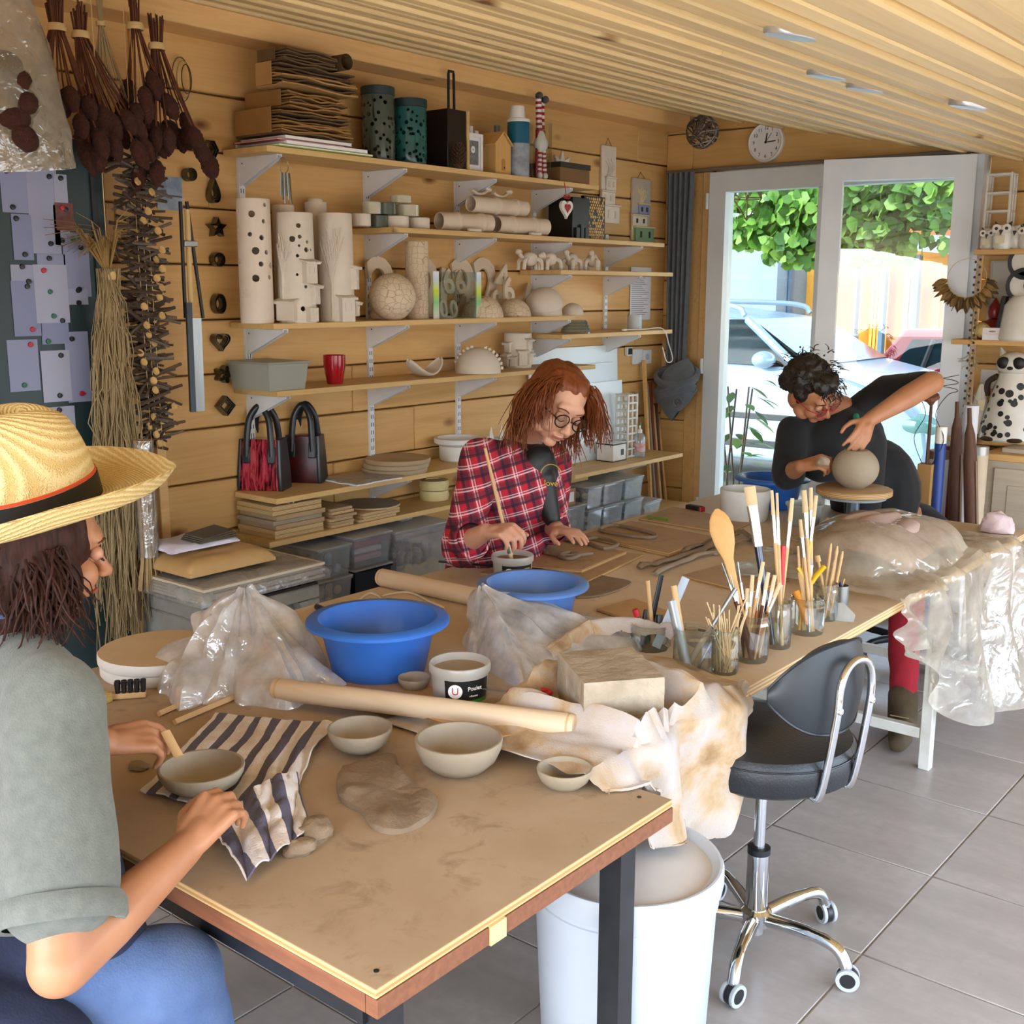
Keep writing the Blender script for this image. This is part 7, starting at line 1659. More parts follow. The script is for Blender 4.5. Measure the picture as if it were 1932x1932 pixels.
def drape(u,v):
 y=1.565+.60*u+.02*vnoise(v*5,2.2)
 s_=-1.60+.80*v+.03*vnoise(u*4,7.7)
 bend=ex+.012+.012*vnoise(u*6,.5)
 r_=.022;fold=.030*math.sin(u*19+2.5*vnoise(v*2,u*2))*smooth(.45,.8,v)+.02*fbm(u*7,v*5,1)
 ztab=FZ+.004+(TZ-FZ+.002)*smooth(ey-.045,ey+.012,y)
 dx=abs(s_-bc[0])/.13;dy=abs(y-bc[1])/.095;dd=max(dx,dy);col=.052*math.exp(-((dd-1.22)/.17)**2)*(1+.5*vnoise(u*9,v*9))
 if s_<bend:return(s_,y+.02*fold*8*.1,ztab+.003+max(0,.016+fold*.75)*smooth(.1,.5,v)*(0 if dd<1.0 else 1)+col)
 q=s_-bend;ang=min(q/r_,math.pi/2)
 x=bend+r_*math.sin(ang);z=ztab+.012-(r_-r_*math.cos(ang))-max(0,q-r_*math.pi/2)*(.2+1.1*math.sin(math.pi*u))
 if y<ey+.02 and x<FX1+.03:z=max(z,FZ+.006)
 z=max(z,FZ-.01-(FZ-.38)*smooth(1.66,1.80,y),.43 if math.hypot(x-bk.location.x,y-bk.location.y)<BR*1.06 else.37)
 return(x+fold*.9+.035*smooth(0,.2,q)*smooth(ey,ey-.06,y),y+.01*fold,z)
t=thing('clay_cloth','stained white cloth draped under the clay block and over the table edge','cloth',(bc[0],bc[1],FZ))
G().grid(drape,70,84,thick=.0025).o('cloth',m_clo,t,W=True)
fl_=[Uz(1040,1262,TZ),Uz(1110,1225,TZ),Uz(1200,1218,TZ),Uz(1280,1238,TZ),Uz(1330,1262,TZ)]
pth=catmull(fl_,8)
def flap(u,v):i=u*(len(pth)-1);p=pth[int(i)];return(p[0]-.02+.045*v+.008*vnoise(u*9,v*3),p[1]+.03*v*(u-.5),TZ+.03+.055*math.sin(math.pi*min(1,v*.85+.08))*(.75+.4*vnoise(u*5,1.5))+.008*vnoise(u*16,v*4))
G().grid(flap,41,14,thick=.003).o('folded_flap',m_clo,t,W=True)
t=thing('clay_block','cut block of pale grey clay resting on the stained cloth','clay block',(bc[0],bc[1],TZ+.008))
g=G().box((0,0,0),(1,1,1));bm=bmesh.new();bmesh.ops.create_cube(bm,size=1);bmesh.ops.subdivide_edges(bm,edges=bm.edges,cuts=14,use_grid_fill=True)
for v in bm.verts:
 c=v.co;side=abs(c.x)>.499 or abs(c.y)>.499
 d=.02*fbm(c.x*5,c.y*5,c.z*5)+(.014*math.sin(c.y*60)*(c.x>.49)*(c.y<.15)if side else 0)
 if c.x>.49 and.12<c.y<.32:d-=.06
 c.x*=(1+d);c.y*=(1+d*.6);c.z*=(1+.5*d);c.x*=.20;c.y*=.165;c.z=(c.z+.5)*.105
me=bpy.data.meshes.new('block');bm.to_mesh(me);bm.free();o=bpy.data.objects.new('block',me);COL.objects.link(o);o.parent=t;o.rotation_euler=(0,0,R(-38));fin(o,M('cut_clay','bcae98',.8,col2='8f7d64',ns=11,bump=.9,bs=35))
p=Uz(1010,1345,TZ);t=thing('scissors','scissors with red handles lying beside the clay cloth','scissors',p+np.array([0,0,.034]),R(20))
for s_ in(-1,1):
 G().tube([(.035*math.cos(a)*.75+.0,s_*.018+.015*math.sin(a),.006)for a in np.linspace(0,6.2832,25)],.0052,8,caps=False).o('handle_ring',m_reds,t)
 G().tube([(-.02,s_*.012,.006),(-.06,s_*.003,.005)],[.006,.005],8).o('handle_arm',m_reds,t)
G().tube([(-.06,0,.005),(-.15,.0,.004)],[.008,.002],6,sq=.3).o('blades',m_alu,t)
# work boards in the middle
def flatboard(label,quad,z,th,mat=None,name='work_board'):
 P=[Uz(x,y,z+th)for x,y in quad];v=[(p[0],p[1],z+.0004)for p in P]+[(p[0],p[1],z+th)for p in P]
 return tag(G().add(v,[(3,2,1,0),(4,5,6,7),(0,1,5,4),(1,2,6,5),(2,3,7,6),(3,0,4,7)]).o(name,mat or m_wb,bev=.002,smooth=False),label,'board')
m_wb=tabletop_mat('work_board_wood','a8845c','b59268','94724c','c8a470','9a7444',6,.003)
flatboard('large low work board under the clay strips',[(905,1080),(1020,1028),(1215,1045),(1105,1098)],TZ,.010)
flatboard('small work board with clay strips in front of the worker in plaid',[(985,1068),(1060,1018),(1182,1040),(1098,1075)],TZ+.0105,.012)
flatboard('work board with a clay oval beside the plaid sleeve',[(1098,1008),(1190,982),(1350,1012),(1262,1043)],TZ,.016)
flatboard('thin work board near the black case',[(1205,978),(1270,955),(1420,985),(1370,1005)],TZ,.008)
flatboard('small plywood board by the pen jar',[(1125,1148),(1195,1128),(1290,1162),(1220,1180)],TZ,.009,m_ply)
flatboard('thin grey board under the clay pieces by the jars',[(1285,1085),(1370,1062),(1490,1092),(1415,1118)],TZ,.008)
flatboard('plywood board sticking out under the long rolling pin',[(600,1288),(720,1262),(1040,1372),(930,1392)],TZ-.0,.006,m_ply)
def strip(label,px,w=.012,h=.012,z=TZ+.0228,closed=False,mat=None):
 P=[Uz(x,y,z)for x,y in px];P=[np.array([p[0],p[1],z+h*.55])for p in(catmull(P,5,closed))]
 if closed:P.append(P[0])
 return tag(G().tube(P,w*.55,8,caps=not closed,sq=h/w).o('clay_strip',mat or m_clay),label,'clay strip')
strip('straight clay strip at the near side of the small work board',[(1008,1040),(1060,1052),(1118,1048)]);strip('small clay loop on the small work board',[(1056,1053),(1075,1046),(1092,1051),(1075,1058)],closed=True)
strip('bent clay strip lying across the small work board',[(1052,1022),(1090,1018),(1098,1028),(1062,1020)]);strip('long clay loop on the far side of the small work board',[(1105,1024),(1130,1018),(1165,1030),(1140,1038)],closed=True)
strip('long oval clay ring on the broad work board',[(1132,1002),(1160,994),(1232,1010),(1222,1018),(1150,1008)],z=TZ+.0165,closed=True)
for k,(pp,w_)in enumerate((([(1205,1075),(1270,1060),(1330,1040),(1370,1020)],.028),([(1235,1088),(1300,1060),(1360,1045)],.024),([(1370,1020),(1400,1010),(1425,1030)],.02),([(1350,1050),(1390,1030),(1420,1022)],.018),([(1290,1045),(1340,1025)],.022))):
 P=[Uz(x,y,TZ+.0)for x,y in pp];P=[np.array([q[0],q[1],TZ+.012+.006*vnoise(i*.7,k)])for i,q in enumerate(catmull(P,6))];tag(G().tube(P,[w_*.6*(.7+.4*hsh(i,k))for i in range(len(P))],8,sq=.5).o('clay_scrap',m_clayd if k%2 else m_clay),['thick curled clay offcut like driftwood behind the spoon jar','forked clay offcut leaning on the thick one','curled end of clay by the plaster bowl','thin dry clay offcut across the pile','short clay offcut at the back of the pile'][k],'clay scrap','clay offcuts')
outl=[(1030,1092),(1095,1082),(1150,1092),(1192,1102),(1150,1122),(1090,1130),(1040,1112)]
P=catmull([Uz(x,y,TZ)for x,y in outl],3,True);n=len(P);v=[(p[0],p[1],TZ+.0005)for p in P]+[(p[0],p[1],TZ+.007)for p in P]
tag(G().add(v,[tuple(range(n-1,-1,-1)),tuple(range(n,2*n))]+[(i,(i+1)%n,n+(i+1)%n,n+i)for i in range(n)]).o('clay_sheet',m_clay,bev=.002),'thin rolled sheet of clay beside the pale blue basin','clay')
p=Uz(1310,964,TZ);t=thing('small_case','small black case with red end on the long table','case',p,R(-8));G().box((0,0,.012),(.07,.03,.022)).o('body',m_black,t,bev=.004);G().box((.038,0,.012),(.008,.029,.02)).o('red_end',m_reds,t,bev=.002)
a=Uz(1222,985,TZ+.0);b=Uz(1262,991,TZ);tag(G().tube([a+np.array([0,0,.021]),b+np.array([0,0,.021])],.004,8).o('green_pen',M('green_plastic','4f8a2a',.4)),'green pen lying on the broad work board','pen')
a=Uz(828,1068,TZ);b=Uz(1020,1084,TZ);t=thing('long_paint_brush','long dark paint brush lying beside the slip pot','paint brush',a);G().tube([a+np.array([0,0,.015]),b+np.array([0,0,.015])],[.0035,.005],8).o('handle',m_black,t,W=True);G().tube([b+np.array([0,0,.015]),b+(b-a)*.12+np.array([0,0,.014])],[.005,.002],8).o('bristles',m_stem,t,W=True)
p=Uz(1404,980,TZ);r_=sz(47,p);t=thing('plaster_bowl','heavy white plaster bowl beside the dark blue basin','bowl',p)
G().lathe([(.0001,0),(r_*.86,0),(r_*.92,.006),(r_*1.0,r_*1.15),(r_*.99,r_*1.25),(r_*.9,r_*1.27),(r_*.82,r_*1.2),(r_*.7,r_*.5),(.0001,r_*.3)],44).o('bowl',m_pl,t)
p=Uz(1516,990,TZ);r_=sz(35,p);t=thing('plastic_tub','round clear tub with white rim holding brown clay','tub',p);G().lathe([(.0001,0),(r_*.8,0),(r_*.92,r_*1.05),(r_,r_*1.08),(r_,r_*1.2),(r_*.9,r_*1.2),(r_*.78,.006),(.0001,.004)],32).o('tub',m_pp,t);G().lathe([(.0001,r_*.9),(r_*.86,r_*.9),(r_*.8,.01),(.0001,.01)],28).o('brown_clay',M('brown_clay','5a3c28',.6),t)
tt0=Ud(1612,915,4.0);TTX,TTY,TTZ=tt0
t=thing('banding_wheel','round wooden-topped turntable on a pedestal carrying the clay ball','turntable',(TTX,TTY,TZ));r_=sz(70,tt0)
G().lathe([(.0001,0),(.085,0),(.085,.012),(.03,.03),(.022,.06),(.022,TTZ-TZ-.045),(.0001,TTZ-TZ-.045)],32).o('pedestal',M('cast_metal','5f6a70',.4,.6),t);G().lathe([(.0001,TTZ-TZ-.045),(r_*.85,TTZ-TZ-.045),(r_*.88,TTZ-TZ-.036),(.0001,TTZ-TZ-.035)],40).o('wheel',M('grey_wheel','9aa4a8',.4),t)
G().lathe([(.0001,TTZ-TZ-.034),(r_*.96,TTZ-TZ-.034),(r_,TTZ-TZ-.03),(r_,TTZ-TZ-.012),(r_*.95,TTZ-TZ-.009),(.0001,TTZ-TZ-.009)],48).o('wooden_bat',m_wb,t,angle=25)
br_=sz(43,tt0);t=thing('clay_ball_pot','round clay ball with open top on the turntable','ball pot',(TTX,TTY,TTZ-.0085))
G().lathe([(.0001,0),(br_*.42,0)]+[(br_*math.sin(a)*1.0,br_*.86-br_*.92*math.cos(a))for a in np.linspace(.5,2.62,22)]+[(br_*.36,br_*1.55),(br_*.5,br_*1.3)],44).o('ball',m_gs,t)
# jars of tools along the right edge
m_jar=glassmat('jar_glass','eef4f0',.14,.02,.05,'dfe8e4')
def jar(label,px,py,rpx,hpx,name='glass_jar'):
 p=Uz(px,py,TZ);r_=sz(rpx,p);h=sz(hpx,p);t=thing(name,label,'jar',p,0,'jars of tools')
 G().lathe([(.0001,0),(r_*.9,0),(r_*.97,.004),(r_,h*.12),(r_,h*.8),(r_*.93,h*.86),(r_*.93,h*.9),(r_*1.0,h*.905),(r_*1.0,h*.94),(r_*.94,h*.945),(r_*.94,h)],10 if rpx>24 else 28,close=False).o('glass',m_jar,t,angle=20)
 G().lathe([(r_*.955,h*.985),(r_*.97,h),(r_*.94,h*1.005)],28,close=False).o('rim',m_jar,t);return p,r_,h
def tool(name,label,cat,base,tip,parts,group=None):
 """parts: (name, f0, f1, r0, r1, mat, squash)"""
 base=np.array(base);tip=np.array(tip);d=tip-base;L_=np.linalg.norm(d);t=thing(name,label,cat,base,0,group);sd=np.cross(d/L_,fw);sd/=np.linalg.norm(sd)
 for nm,f0,f1,r0,r1,mt,sq in parts:G().tube([base+d*f0,base+d*(f0+f1)/2,base+d*f1],[r0,(r0+r1)/2,r1],10,sq=sq,upv=sd).o(nm,mt,t,W=True)
 return t
def tipat(px,py,p,away=0):q=Ud(px,py,dep(p)+away);return q
m_ferr=M('ferrule','b8b4a8',.25,.9);m_bris=M('bristle','cdb48c',.9);m_nav=M('navy_lacquer','14183a',.25,coat=.5);m_yel=M('yellow_plastic','e0b010',.35);m_bam=M('bamboo_skewer','d6bb90',.7)
J={}
for k,a in enumerate((('glass jar of pens and markers beside the clay cloth',1227,1222,38,48),('faceted glass jar of metal tubes and clay tools',1307,1268,38,88),('faceted glass jar full of thin bamboo skewers',1367,1268,26,85),('glass jar packed with paint brushes',1418,1245,31,90),('glass jar holding a pale leaf-shaped rib',1467,1220,24,88),('low wide glass jar holding the yellow cutter',1521,1193,33,70),('glass jar of wooden tools beside the yellow cutter',1556,1168,22,70))):J[k]=jar(*a)
p=Uz(1585,1140,TZ);t=thing('metal_cup','small steel cup of coloured pencils at the end of the jars','cup',p);G().lathe([(.0001,0),(.022,0),(.022,.055),(.02,.055),(.02,.004),(.0001,.003)],24).o('cup',m_alu,t);J[7]=(p,.02,.055)
def put(j,name,label,cat,tips,parts,group=None,seed=0):
 p,r_,h=J[j];tip=tipat(*tips,p);a=6.28*hsh(seed,j,1.7);base=p+np.array([r_*.4*math.cos(a),r_*.4*math.sin(a),.006]);return tool(name,label,cat,base,tip,parts,group)
BR=lambda hm,w:[('handle',0,.62,.0035,.0045,hm,1),('ferrule',.62,.8,w*.8,w,m_ferr,.5),('bristles',.8,1,w,w*.9,m_bris,.45)]
ST=lambda m,r=.0035:[('stick',0,1,r,r*.9,m,1)]
put(0,'marker_pen','green marker with red cap in the pen jar','pen',(1198,1150),[('barrel',0,.8,.007,.007,M('green_pen','1f5a34',.4),1),('cap',.8,1,.0075,.0075,m_reds,1)],seed=1)
put(0,'marker_pen','black marker with white print in the pen jar','pen',(1218,1150),[('barrel',0,.75,.006,.006,m_black,1),('cap',.75,1,.0065,.004,m_black,1)],seed=2)
put(0,'marker_pen','thick black marker in the pen jar','pen',(1244,1160),[('barrel',0,.7,.009,.009,m_black,1),('cap',.7,1,.0095,.009,M('dark_cap','22262a',.4),1)],seed=3)
put(0,'steel_ruler','flat black metal tool leaning out of the pen jar','tool',(1248,1085),[('blade',0,1,.007,.006,M('black_steel','1c1e22',.3,.5),.25)],seed=4)
put(0,'plastic_ruler','translucent ruler with red dots in the pen jar','ruler',(1294,1090),[('blade',0,1,.011,.010,M('pale_ruler','aebccb',.3),.2)],seed=5)
put(0,'wooden_tool','wooden modelling tool with rounded end in the pen jar','tool',(1222,1095),ST(m_stick,.006),seed=6)
put(1,'metal_tube','grey hollow tube standing in the faceted jar','tube',(1268,1133),[('tube',0,1,.012,.0125,M('grey_tube','9a9c9c',.35,.3),1)],seed=1)
put(1,'wooden_dowel','pale wooden dowel leaning out of the faceted jar','dowel',(1271,1105),ST(m_stick,.008),seed=2)
put(1,'ball_tool','steel ball tool with wooden handle in the faceted jar','tool',(1388,1110),[('handle',0,.55,.008,.007,m_clayd,1),('rod',.55,1,.005,.005,m_alu,1)],seed=3)
put(1,'ball_tool','second steel rod with round knob in the faceted jar','tool',(1355,1190),[('rod',0,.8,.004,.004,m_alu,1),('knob',.8,1,.011,.008,m_ferr,1)],seed=4)
p,r_,h=J[2]
for k in range(26):
 a=6.28*hsh(k,31);tip=tipat(1318+90*hsh(k,32)+10,1125+55*hsh(k,33),p,.03*(hsh(k,34)-.5));tool('bamboo_skewer','thin bamboo skewer in the skewer jar','skewer',p+np.array([r_*.6*math.cos(a),r_*.6*math.sin(a),.005]),tip,ST(m_bam,.0018),'bamboo skewers')
for k,(tx,ty,hm)in enumerate(((1440,1060,m_stick),(1450,1080,m_stem),(1462,1085,m_stick),(1420,1085,m_stick),(1432,1100,M('orange_handle','b9703a',.4)),(1410,1110,MATS['orange_handle']),(1472,1100,MATS['orange_handle']),(1445,1110,m_stick))):
 put(3,'paint_brush',['slim brush with pale handle in the brush jar','dark-handled brush in the brush jar','pale brush leaning right in the brush jar','short pale brush in the brush jar','orange-handled brush in the brush jar','orange-handled brush leaning left in the brush jar','orange-handled brush leaning right in the brush jar','middle pale brush in the brush jar'][k],'paint brush',(tx,ty),BR(hm,.005),'brushes in the brush jar',k+1)
for k,(tx,ty)in enumerate(((1362,1062),(1375,1070),(1385,1080),(1392,1060))):put(3,'loop_tool',['wire loop tool standing upright in the brush jar','wire loop tool beside the big wooden spoon','small wire loop tool by the spoon handle','long needle tool by the spoon handle'][k],'tool',(tx,ty),[('handle',0,.6,.005,.006,m_stem,1),('ferrule',.6,.78,.005,.004,m_ferr,1),('wire',.78,1,.002,.0015,m_alu,1)],'loop tools',k+11)
p,r_,h=J[3];base=p+np.array([-.0,.0,.01]);tip=tipat(1352,960,p);d=(tip-base);L_=np.linalg.norm(d);u=d/L_;sd=np.cross(u,fw);sd/=np.linalg.norm(sd)
t=thing('wooden_spoon','large pale wooden spoon standing tall in the brush jar','spoon',base);m_sp=wood('spoon_wood','c99a5c','bb8a4c',0,1,knots=False)
def sp_(f):return np.interp(f,[0,.5,.66,.76,.86,.95,1.0],[.0075,.0085,.012,.024,.029,.022,.004])
G().tube([base+d*f for f in np.linspace(0,1,30)],[sp_(f)for f in np.linspace(0,1,30)],14,sq=.22,upv=sd).o('spoon',m_sp,t,W=True)
put(4,'clay_rib','pale leaf-shaped rib inside the clear jar','tool',(1462,1175),[('rib',0,.5,.004,.012,M('pale_rib','b9b29c',.6),.25),('rib_tip',.5,1,.012,.003,MATS['pale_rib'],.25)],seed=3)
put(4,'flat_brush','wide flat brush with navy handle standing tall','paint brush',(1414,918),[('handle',0,.62,.007,.010,m_nav,.7),('ferrule',.62,.88,.012,.014,m_ferr,.4),('bristles',.88,1,.014,.0145,m_bris,.4)],seed=2)
for k,(tx,ty,w_)in enumerate(((1456,925,.005),(1466,930,.004),(1495,940,.006),(1517,925,.008),(1530,920,.006),(1540,935,.006),(1510,980,.006))):put(4 if k<3 else 5,'paint_brush',['tall thin brush with white tip','tall thin brush beside the white-tipped one','tall brush with bare wooden handle','round-headed stencil brush standing tall','tall brush with silver ferrule','tall brush with frayed tip and yellow handle','white-stained brush leaning among the tall ones'][k],'paint brush',(tx,ty),[('handle',0,.66,.004,.005,m_yel if k==5 else m_stick,1),('ferrule',.66,.84,.005,w_,m_ferr,.7),('bristles',.84,1,w_,w_*.8,m_bris,.7)],'tall brushes',k+3)
put(4,'red_handle_knife','short red handled knife between the tall brushes','tool',(1478,1030),[('blade',0,.6,.004,.005,m_alu,.3),('handle',.6,1,.007,.006,m_reds,1)],seed=7)
p,r_,h=J[5];base=p+np.array([.0,-.01,.008]);tip=tipat(1515,1030,p);d=tip-base;L_=np.linalg.norm(d);u=d/L_;sd=np.cross(u,fw);sd/=np.linalg.norm(sd)
t=thing('wooden_fork','pale wooden salad fork with three tines behind the yellow cutter','fork',base);G().tube([base+d*f for f in(0,.45,.6,.68)],[.006,.007,.013,.015],10,sq=.25,upv=sd).o('handle',m_stick,t,W=True)
for k in(-1,0,1):G().tube([base+d*.66+sd*k*.010,base+d*1.0+sd*k*.0125],[.0042,.003],8,sq=.6,upv=sd).o('tine',m_stick,t,W=True)
t=thing('yellow_cutter','yellow plastic pliers standing handles-up in the low jar','pliers',p);bb_=p+np.array([0,0,.01]);hinge=tipat(1524,1112,p)
for k,(tx,ty)in enumerate(((1506,1070),(1556,1068))):
 tip=tipat(tx,ty,p);G().tube(catmull([hinge,hinge+(tip-hinge)*.5+sd*(.004 if k else-.004),tip],6),[.006]*4+[.008]*9,10,sq=.7).o('handle',m_yel,t,W=True)
G().tube([bb_,hinge],[.005,.009],10,sq=.5,upv=sd).o('jaw',m_yel,t,W=True)
put(5,'steel_spoon','steel spoon standing bowl-up in the low jar','spoon',(1525,1045),[('handle',0,.6,.003,.003,m_alu,1),('bowl',.6,.85,.004,.013,m_alu,.25),('bowl_tip',.85,1,.013,.003,m_alu,.25)],seed=4)
put(5,'orange_knife','cutter knife with orange-yellow grip in the low jar','knife',(1502,1115),[('blade',0,.2,.004,.006,m_alu,.3),('grip',.2,1,.010,.010,M('amber_plastic','d98a14',.35),.6)],seed=9)
for k,(tx,ty)in enumerate(((1542,1048),(1568,1025),(1580,1030),(1590,1040),(1575,1055))):put(6,'wooden_tool',['ball-ended wooden stick in the end jar','flat wooden modelling tool in the end jar','thin wooden tool in the end jar','fork-ended tool leaning right in the end jar','short wooden tool in the end jar'][k],'tool',(tx,ty),[('stick',0,.9,.004,.004,m_stick,1),('tip',.9,1,.008 if k==0 else.005,.007 if k==0 else.002,m_stick,.8)],'wooden tools in the end jar',k+5)
for k,(tx,ty,c)in enumerate(((1578,1095,'8d1a22'),(1586,1098,'1f3f86'),(1593,1092,'c9a06a'))):put(7,'colour_pencil',('red','blue','natural wood')[k]+' pencil in the small steel cup','pencil',(tx,ty),ST(M('pencil_%d'%k,c,.4),.003),'pencils',k)
q=Uz(1588,1172,TZ);t=thing('metal_scraper','flat steel kidney scraper leaning by the end jar','scraper',q,R(20));G().prism([(-.03,0),(.03,0),(.034,.02),(.0,.05),(-.03,.045)],.0012,T=np.column_stack([(1,0,0),(0,.35,.93),(0,-.93,.35)])).o('blade',m_alu,t)
t=thing('cotton_cord','loose pale cotton cord curled behind the big blue basin','cord',Uz(760,1135,TZ))
G().tube(catmull([Uz(x,y,TZ)+np.array([0,0,.004])for x,y in((672,1140),(700,1122),(735,1140),(720,1128),(770,1120),(812,1138),(840,1150))],8),.0035,6).o('cord',m_bisw,t,W=True)
a,b=Uz(598,1150,TZ),Uz(650,1172,TZ);tag(G().tube([a+np.array([0,0,.008]),b+np.array([0,0,.008])],[.009,.006],10).o('blue_handle_tool',m_nav),'dark blue handled tool sticking out behind the big basin','tool')
k_=Ux(535,300,XW+.262);t=thing('key_bunch','bunch of keys on a ring hanging from the top shelf','keys',k_)
G().tube([(0,.02*math.cos(a),-.02+.026*math.sin(a))for a in np.linspace(0,6.2832,21)],.002,6,caps=False).o('ring',m_ferr,t)
for q in range(6):G().tube([(.002*q,-.012+.005*q,-.045),(.002*q,-.016+.007*q,-.12-.012*(q%3))],.0045,6,sq=.4).o('key',m_tin if q%2 else m_alu,t)
# clear plastic bags and the wrapped clay
m_film=glassmat('clear_film','fdfdfd',.34,.07,.5,'ffffff',.7,22);m_film2=glassmat('milky_film','fcf8f0',.18,.12,.36,'f4ead6',.8,14)
def crumple(name,label,base,apex,z0,seed,mat,folds=9,apexr=.012,amp=.02):
 """tent-like crumpled bag: closed base outline (pixels on the table) gathered up to an apex"""
 B=catmull([Uz(x,y,z0)for x,y in base],8,True);n=len(B);ap=np.array(apex)
 def fn(u,v):
  i=int(round(u*n))%n;p=B[i];q=v**.85;c=p*(1-q)+ap*q;bul=math.sin(math.pi*v)*.25
  d=p-ap;d[2]=0;c=c+d*bul*.35
  w_=amp*(1-v*.6)*(abs(vnoise(u*folds*2,v*1.7,seed))*1.6+.5*vnoise(u*folds*5,v*5,seed));dn=unit(d+1e-6);c=c+dn*w_;c[2]=max(z0+.001,c[2]+.5*w_*(v>0.02));return c
 return tag(G().grid(fn,n,30,closeu=True).o(name,mat),label,'plastic bag')
crumple('plastic_bag','crumpled clear plastic bag standing up between the plaster bats and the basin',[(330,1300),(345,1255),(420,1225),(520,1225),(600,1270),(632,1310),(560,1325),(470,1318),(390,1325)],Ud(462,1112,dep(Uz(450,1270,FZ))),FZ,2.1,m_film,7,amp=.045)
crumple('plastic_bag','clear plastic clay bag opened out behind the clay block',[(890,1225),(905,1180),(1000,1180),(1110,1190),(1200,1215),(1120,1250),(1040,1290),(1000,1320),(930,1280)],Ud(908,1108,dep(Uz(940,1215,TZ))),TZ,5.4,m_film,7,amp=.045)
wc=Uz(1725,1040,TZ);t=thing('wrapped_clay','clay bundle in pinkish cloth under a milky plastic sheet hanging off the table','wrapped bundle',(wc[0],wc[1],TZ))
m_pk=M('pinkish_cloth','c9b0a4',.9,col2='b89e92',ns=6)
def lumpz(x,y):return.115*max(0,1-((x+1.36)/.24)**2-((y-3.53)/.34)**2)**.5
def clo(u,v):x=-1.53+.36*u;y=3.30+.52*v;e=min(u,1-u,v,1-v)*5;e=min(1,e);return(x,y,TZ+.004+lumpz(x,y)*(.85+.27*e)+.016*e*abs(math.sin(11*u+6*v+2.5*vnoise(u*3,v*3))))
G().grid(clo,40,50,thick=.004).o('cloth',m_pk,t,W=True)
def film(u,v):
 y=3.02+1.12*u+.02*vnoise(v*4,9);s_=-1.66+1.05*v;e=TX1+.018+.01*vnoise(u*6,1);fo=.024*fbm(u*9,v*4,2)+.02*math.sin(u*31+4*vnoise(v*2,u*3))*smooth(.4,.7,v)
 if s_<e:return(s_+fo*.3,y+fo*.5,TZ+.010+lumpz(s_,y)*1.05+max(0,fo*1.2+.012)*(.4+.6*smooth(0,.2,u)))
 q=s_-e;a=min(q/.02,1.57);ln=(.35+.75*smooth(.12,.45,u))
 return(e+.02*math.sin(a)+fo*1.2+.10*smooth(.0,.5,q)*smooth(.2,.8,u),y+fo*.6+.10*q,TZ+.02-.02*(1-math.cos(a))-max(0,q-.031)*ln)
G().grid(film,96,90).o('plastic_sheet',m_film2,t,W=True)
g=crumple('plastic_sheet_end','x',[(1600,1060),(1640,1030),(1720,1060),(1780,1110),(1700,1105),(1640,1090)],Uz(1690,1075,TZ)+np.array([0,0,.05]),TZ,7.7,m_film2,6,amp=.02);tag(g,'gathered end of milky plastic sheet beside the jars','plastic sheet')
lump('pale pink crumpled rag lying beyond the wrapped clay',1893,975,.055,.05,.045,TZ,2.9,M('pink_rag','d8c2c2',.9,bump=.6,bs=25),'crumpled_rag').location=(-1.19,4.22,TZ+.002)
# people
def blob(name,prims,mat,parent,vox=.006,it=6,disp=None,sub=0):
 """one continuous skin: tapered limbs and ellipsoids fused by a voxel remesh"""
 g=G()
 for q in prims:
  if q[0]=='c':
   a,b,ra,rb=np.array(q[1],float),np.array(q[2],float),q[3],q[4];d=unit(b-a);u,v,w_=basis(d);L_=np.linalg.norm(b-a);sq=q[5]if len(q)>5 else 1
   prof=[(max(1e-4,ra*math.sin(t)),-ra*math.cos(t))for t in np.linspace(.02,1.57,6)]+[(max(1e-4,rb*math.cos(t)),L_+rb*math.sin(t))for t in np.linspace(0,1.55,6)]
   g.lathe(prof,14,T=np.column_stack([u,v*sq,d]),c=a)
  else:g.ell(q[1],q[2],18,12,T=q[3]if len(q)>3 else None)
 o=g.o(name,None,None,smooth=False,loc=(0,0,0))
 m=o.modifiers.new('r','REMESH');m.mode='VOXEL';m.voxel_size=vox
 if it:s_=o.modifiers.new('s','SMOOTH');s_.factor=.5;s_.iterations=it
 bpy.context.view_layer.update();me=bpy.data.meshes.new_from_object(o.evaluated_get(bpy.context.evaluated_depsgraph_get()));o.modifiers.clear()
 co=np.empty(len(me.vertices)*3);me.vertices.foreach_get('co',co);co=co.reshape(-1,3)
 if disp:
  no=np.empty(len(me.vertices)*3);me.vertices.foreach_get('normal',no);no=no.reshape(-1,3);amp,sc=disp
  co=co+no*np.array([[amp*fbm(p[0]*sc[0],p[1]*sc[1],p[2]*sc[2],2)]for p in co])
 if parent is not None:mw=world_of(parent).inverted();co=(np.c_[co,np.ones(len(co))]@np.array(mw).T)[:,:3]
 me.vertices.foreach_set('co',co.ravel());me.update();o.data=me;o.name=name
 if parent is not None:o.parent=parent
 me.materials.clear();me.materials.append(mat)
 for p in me.polygons:p.use_smooth=True
 return o
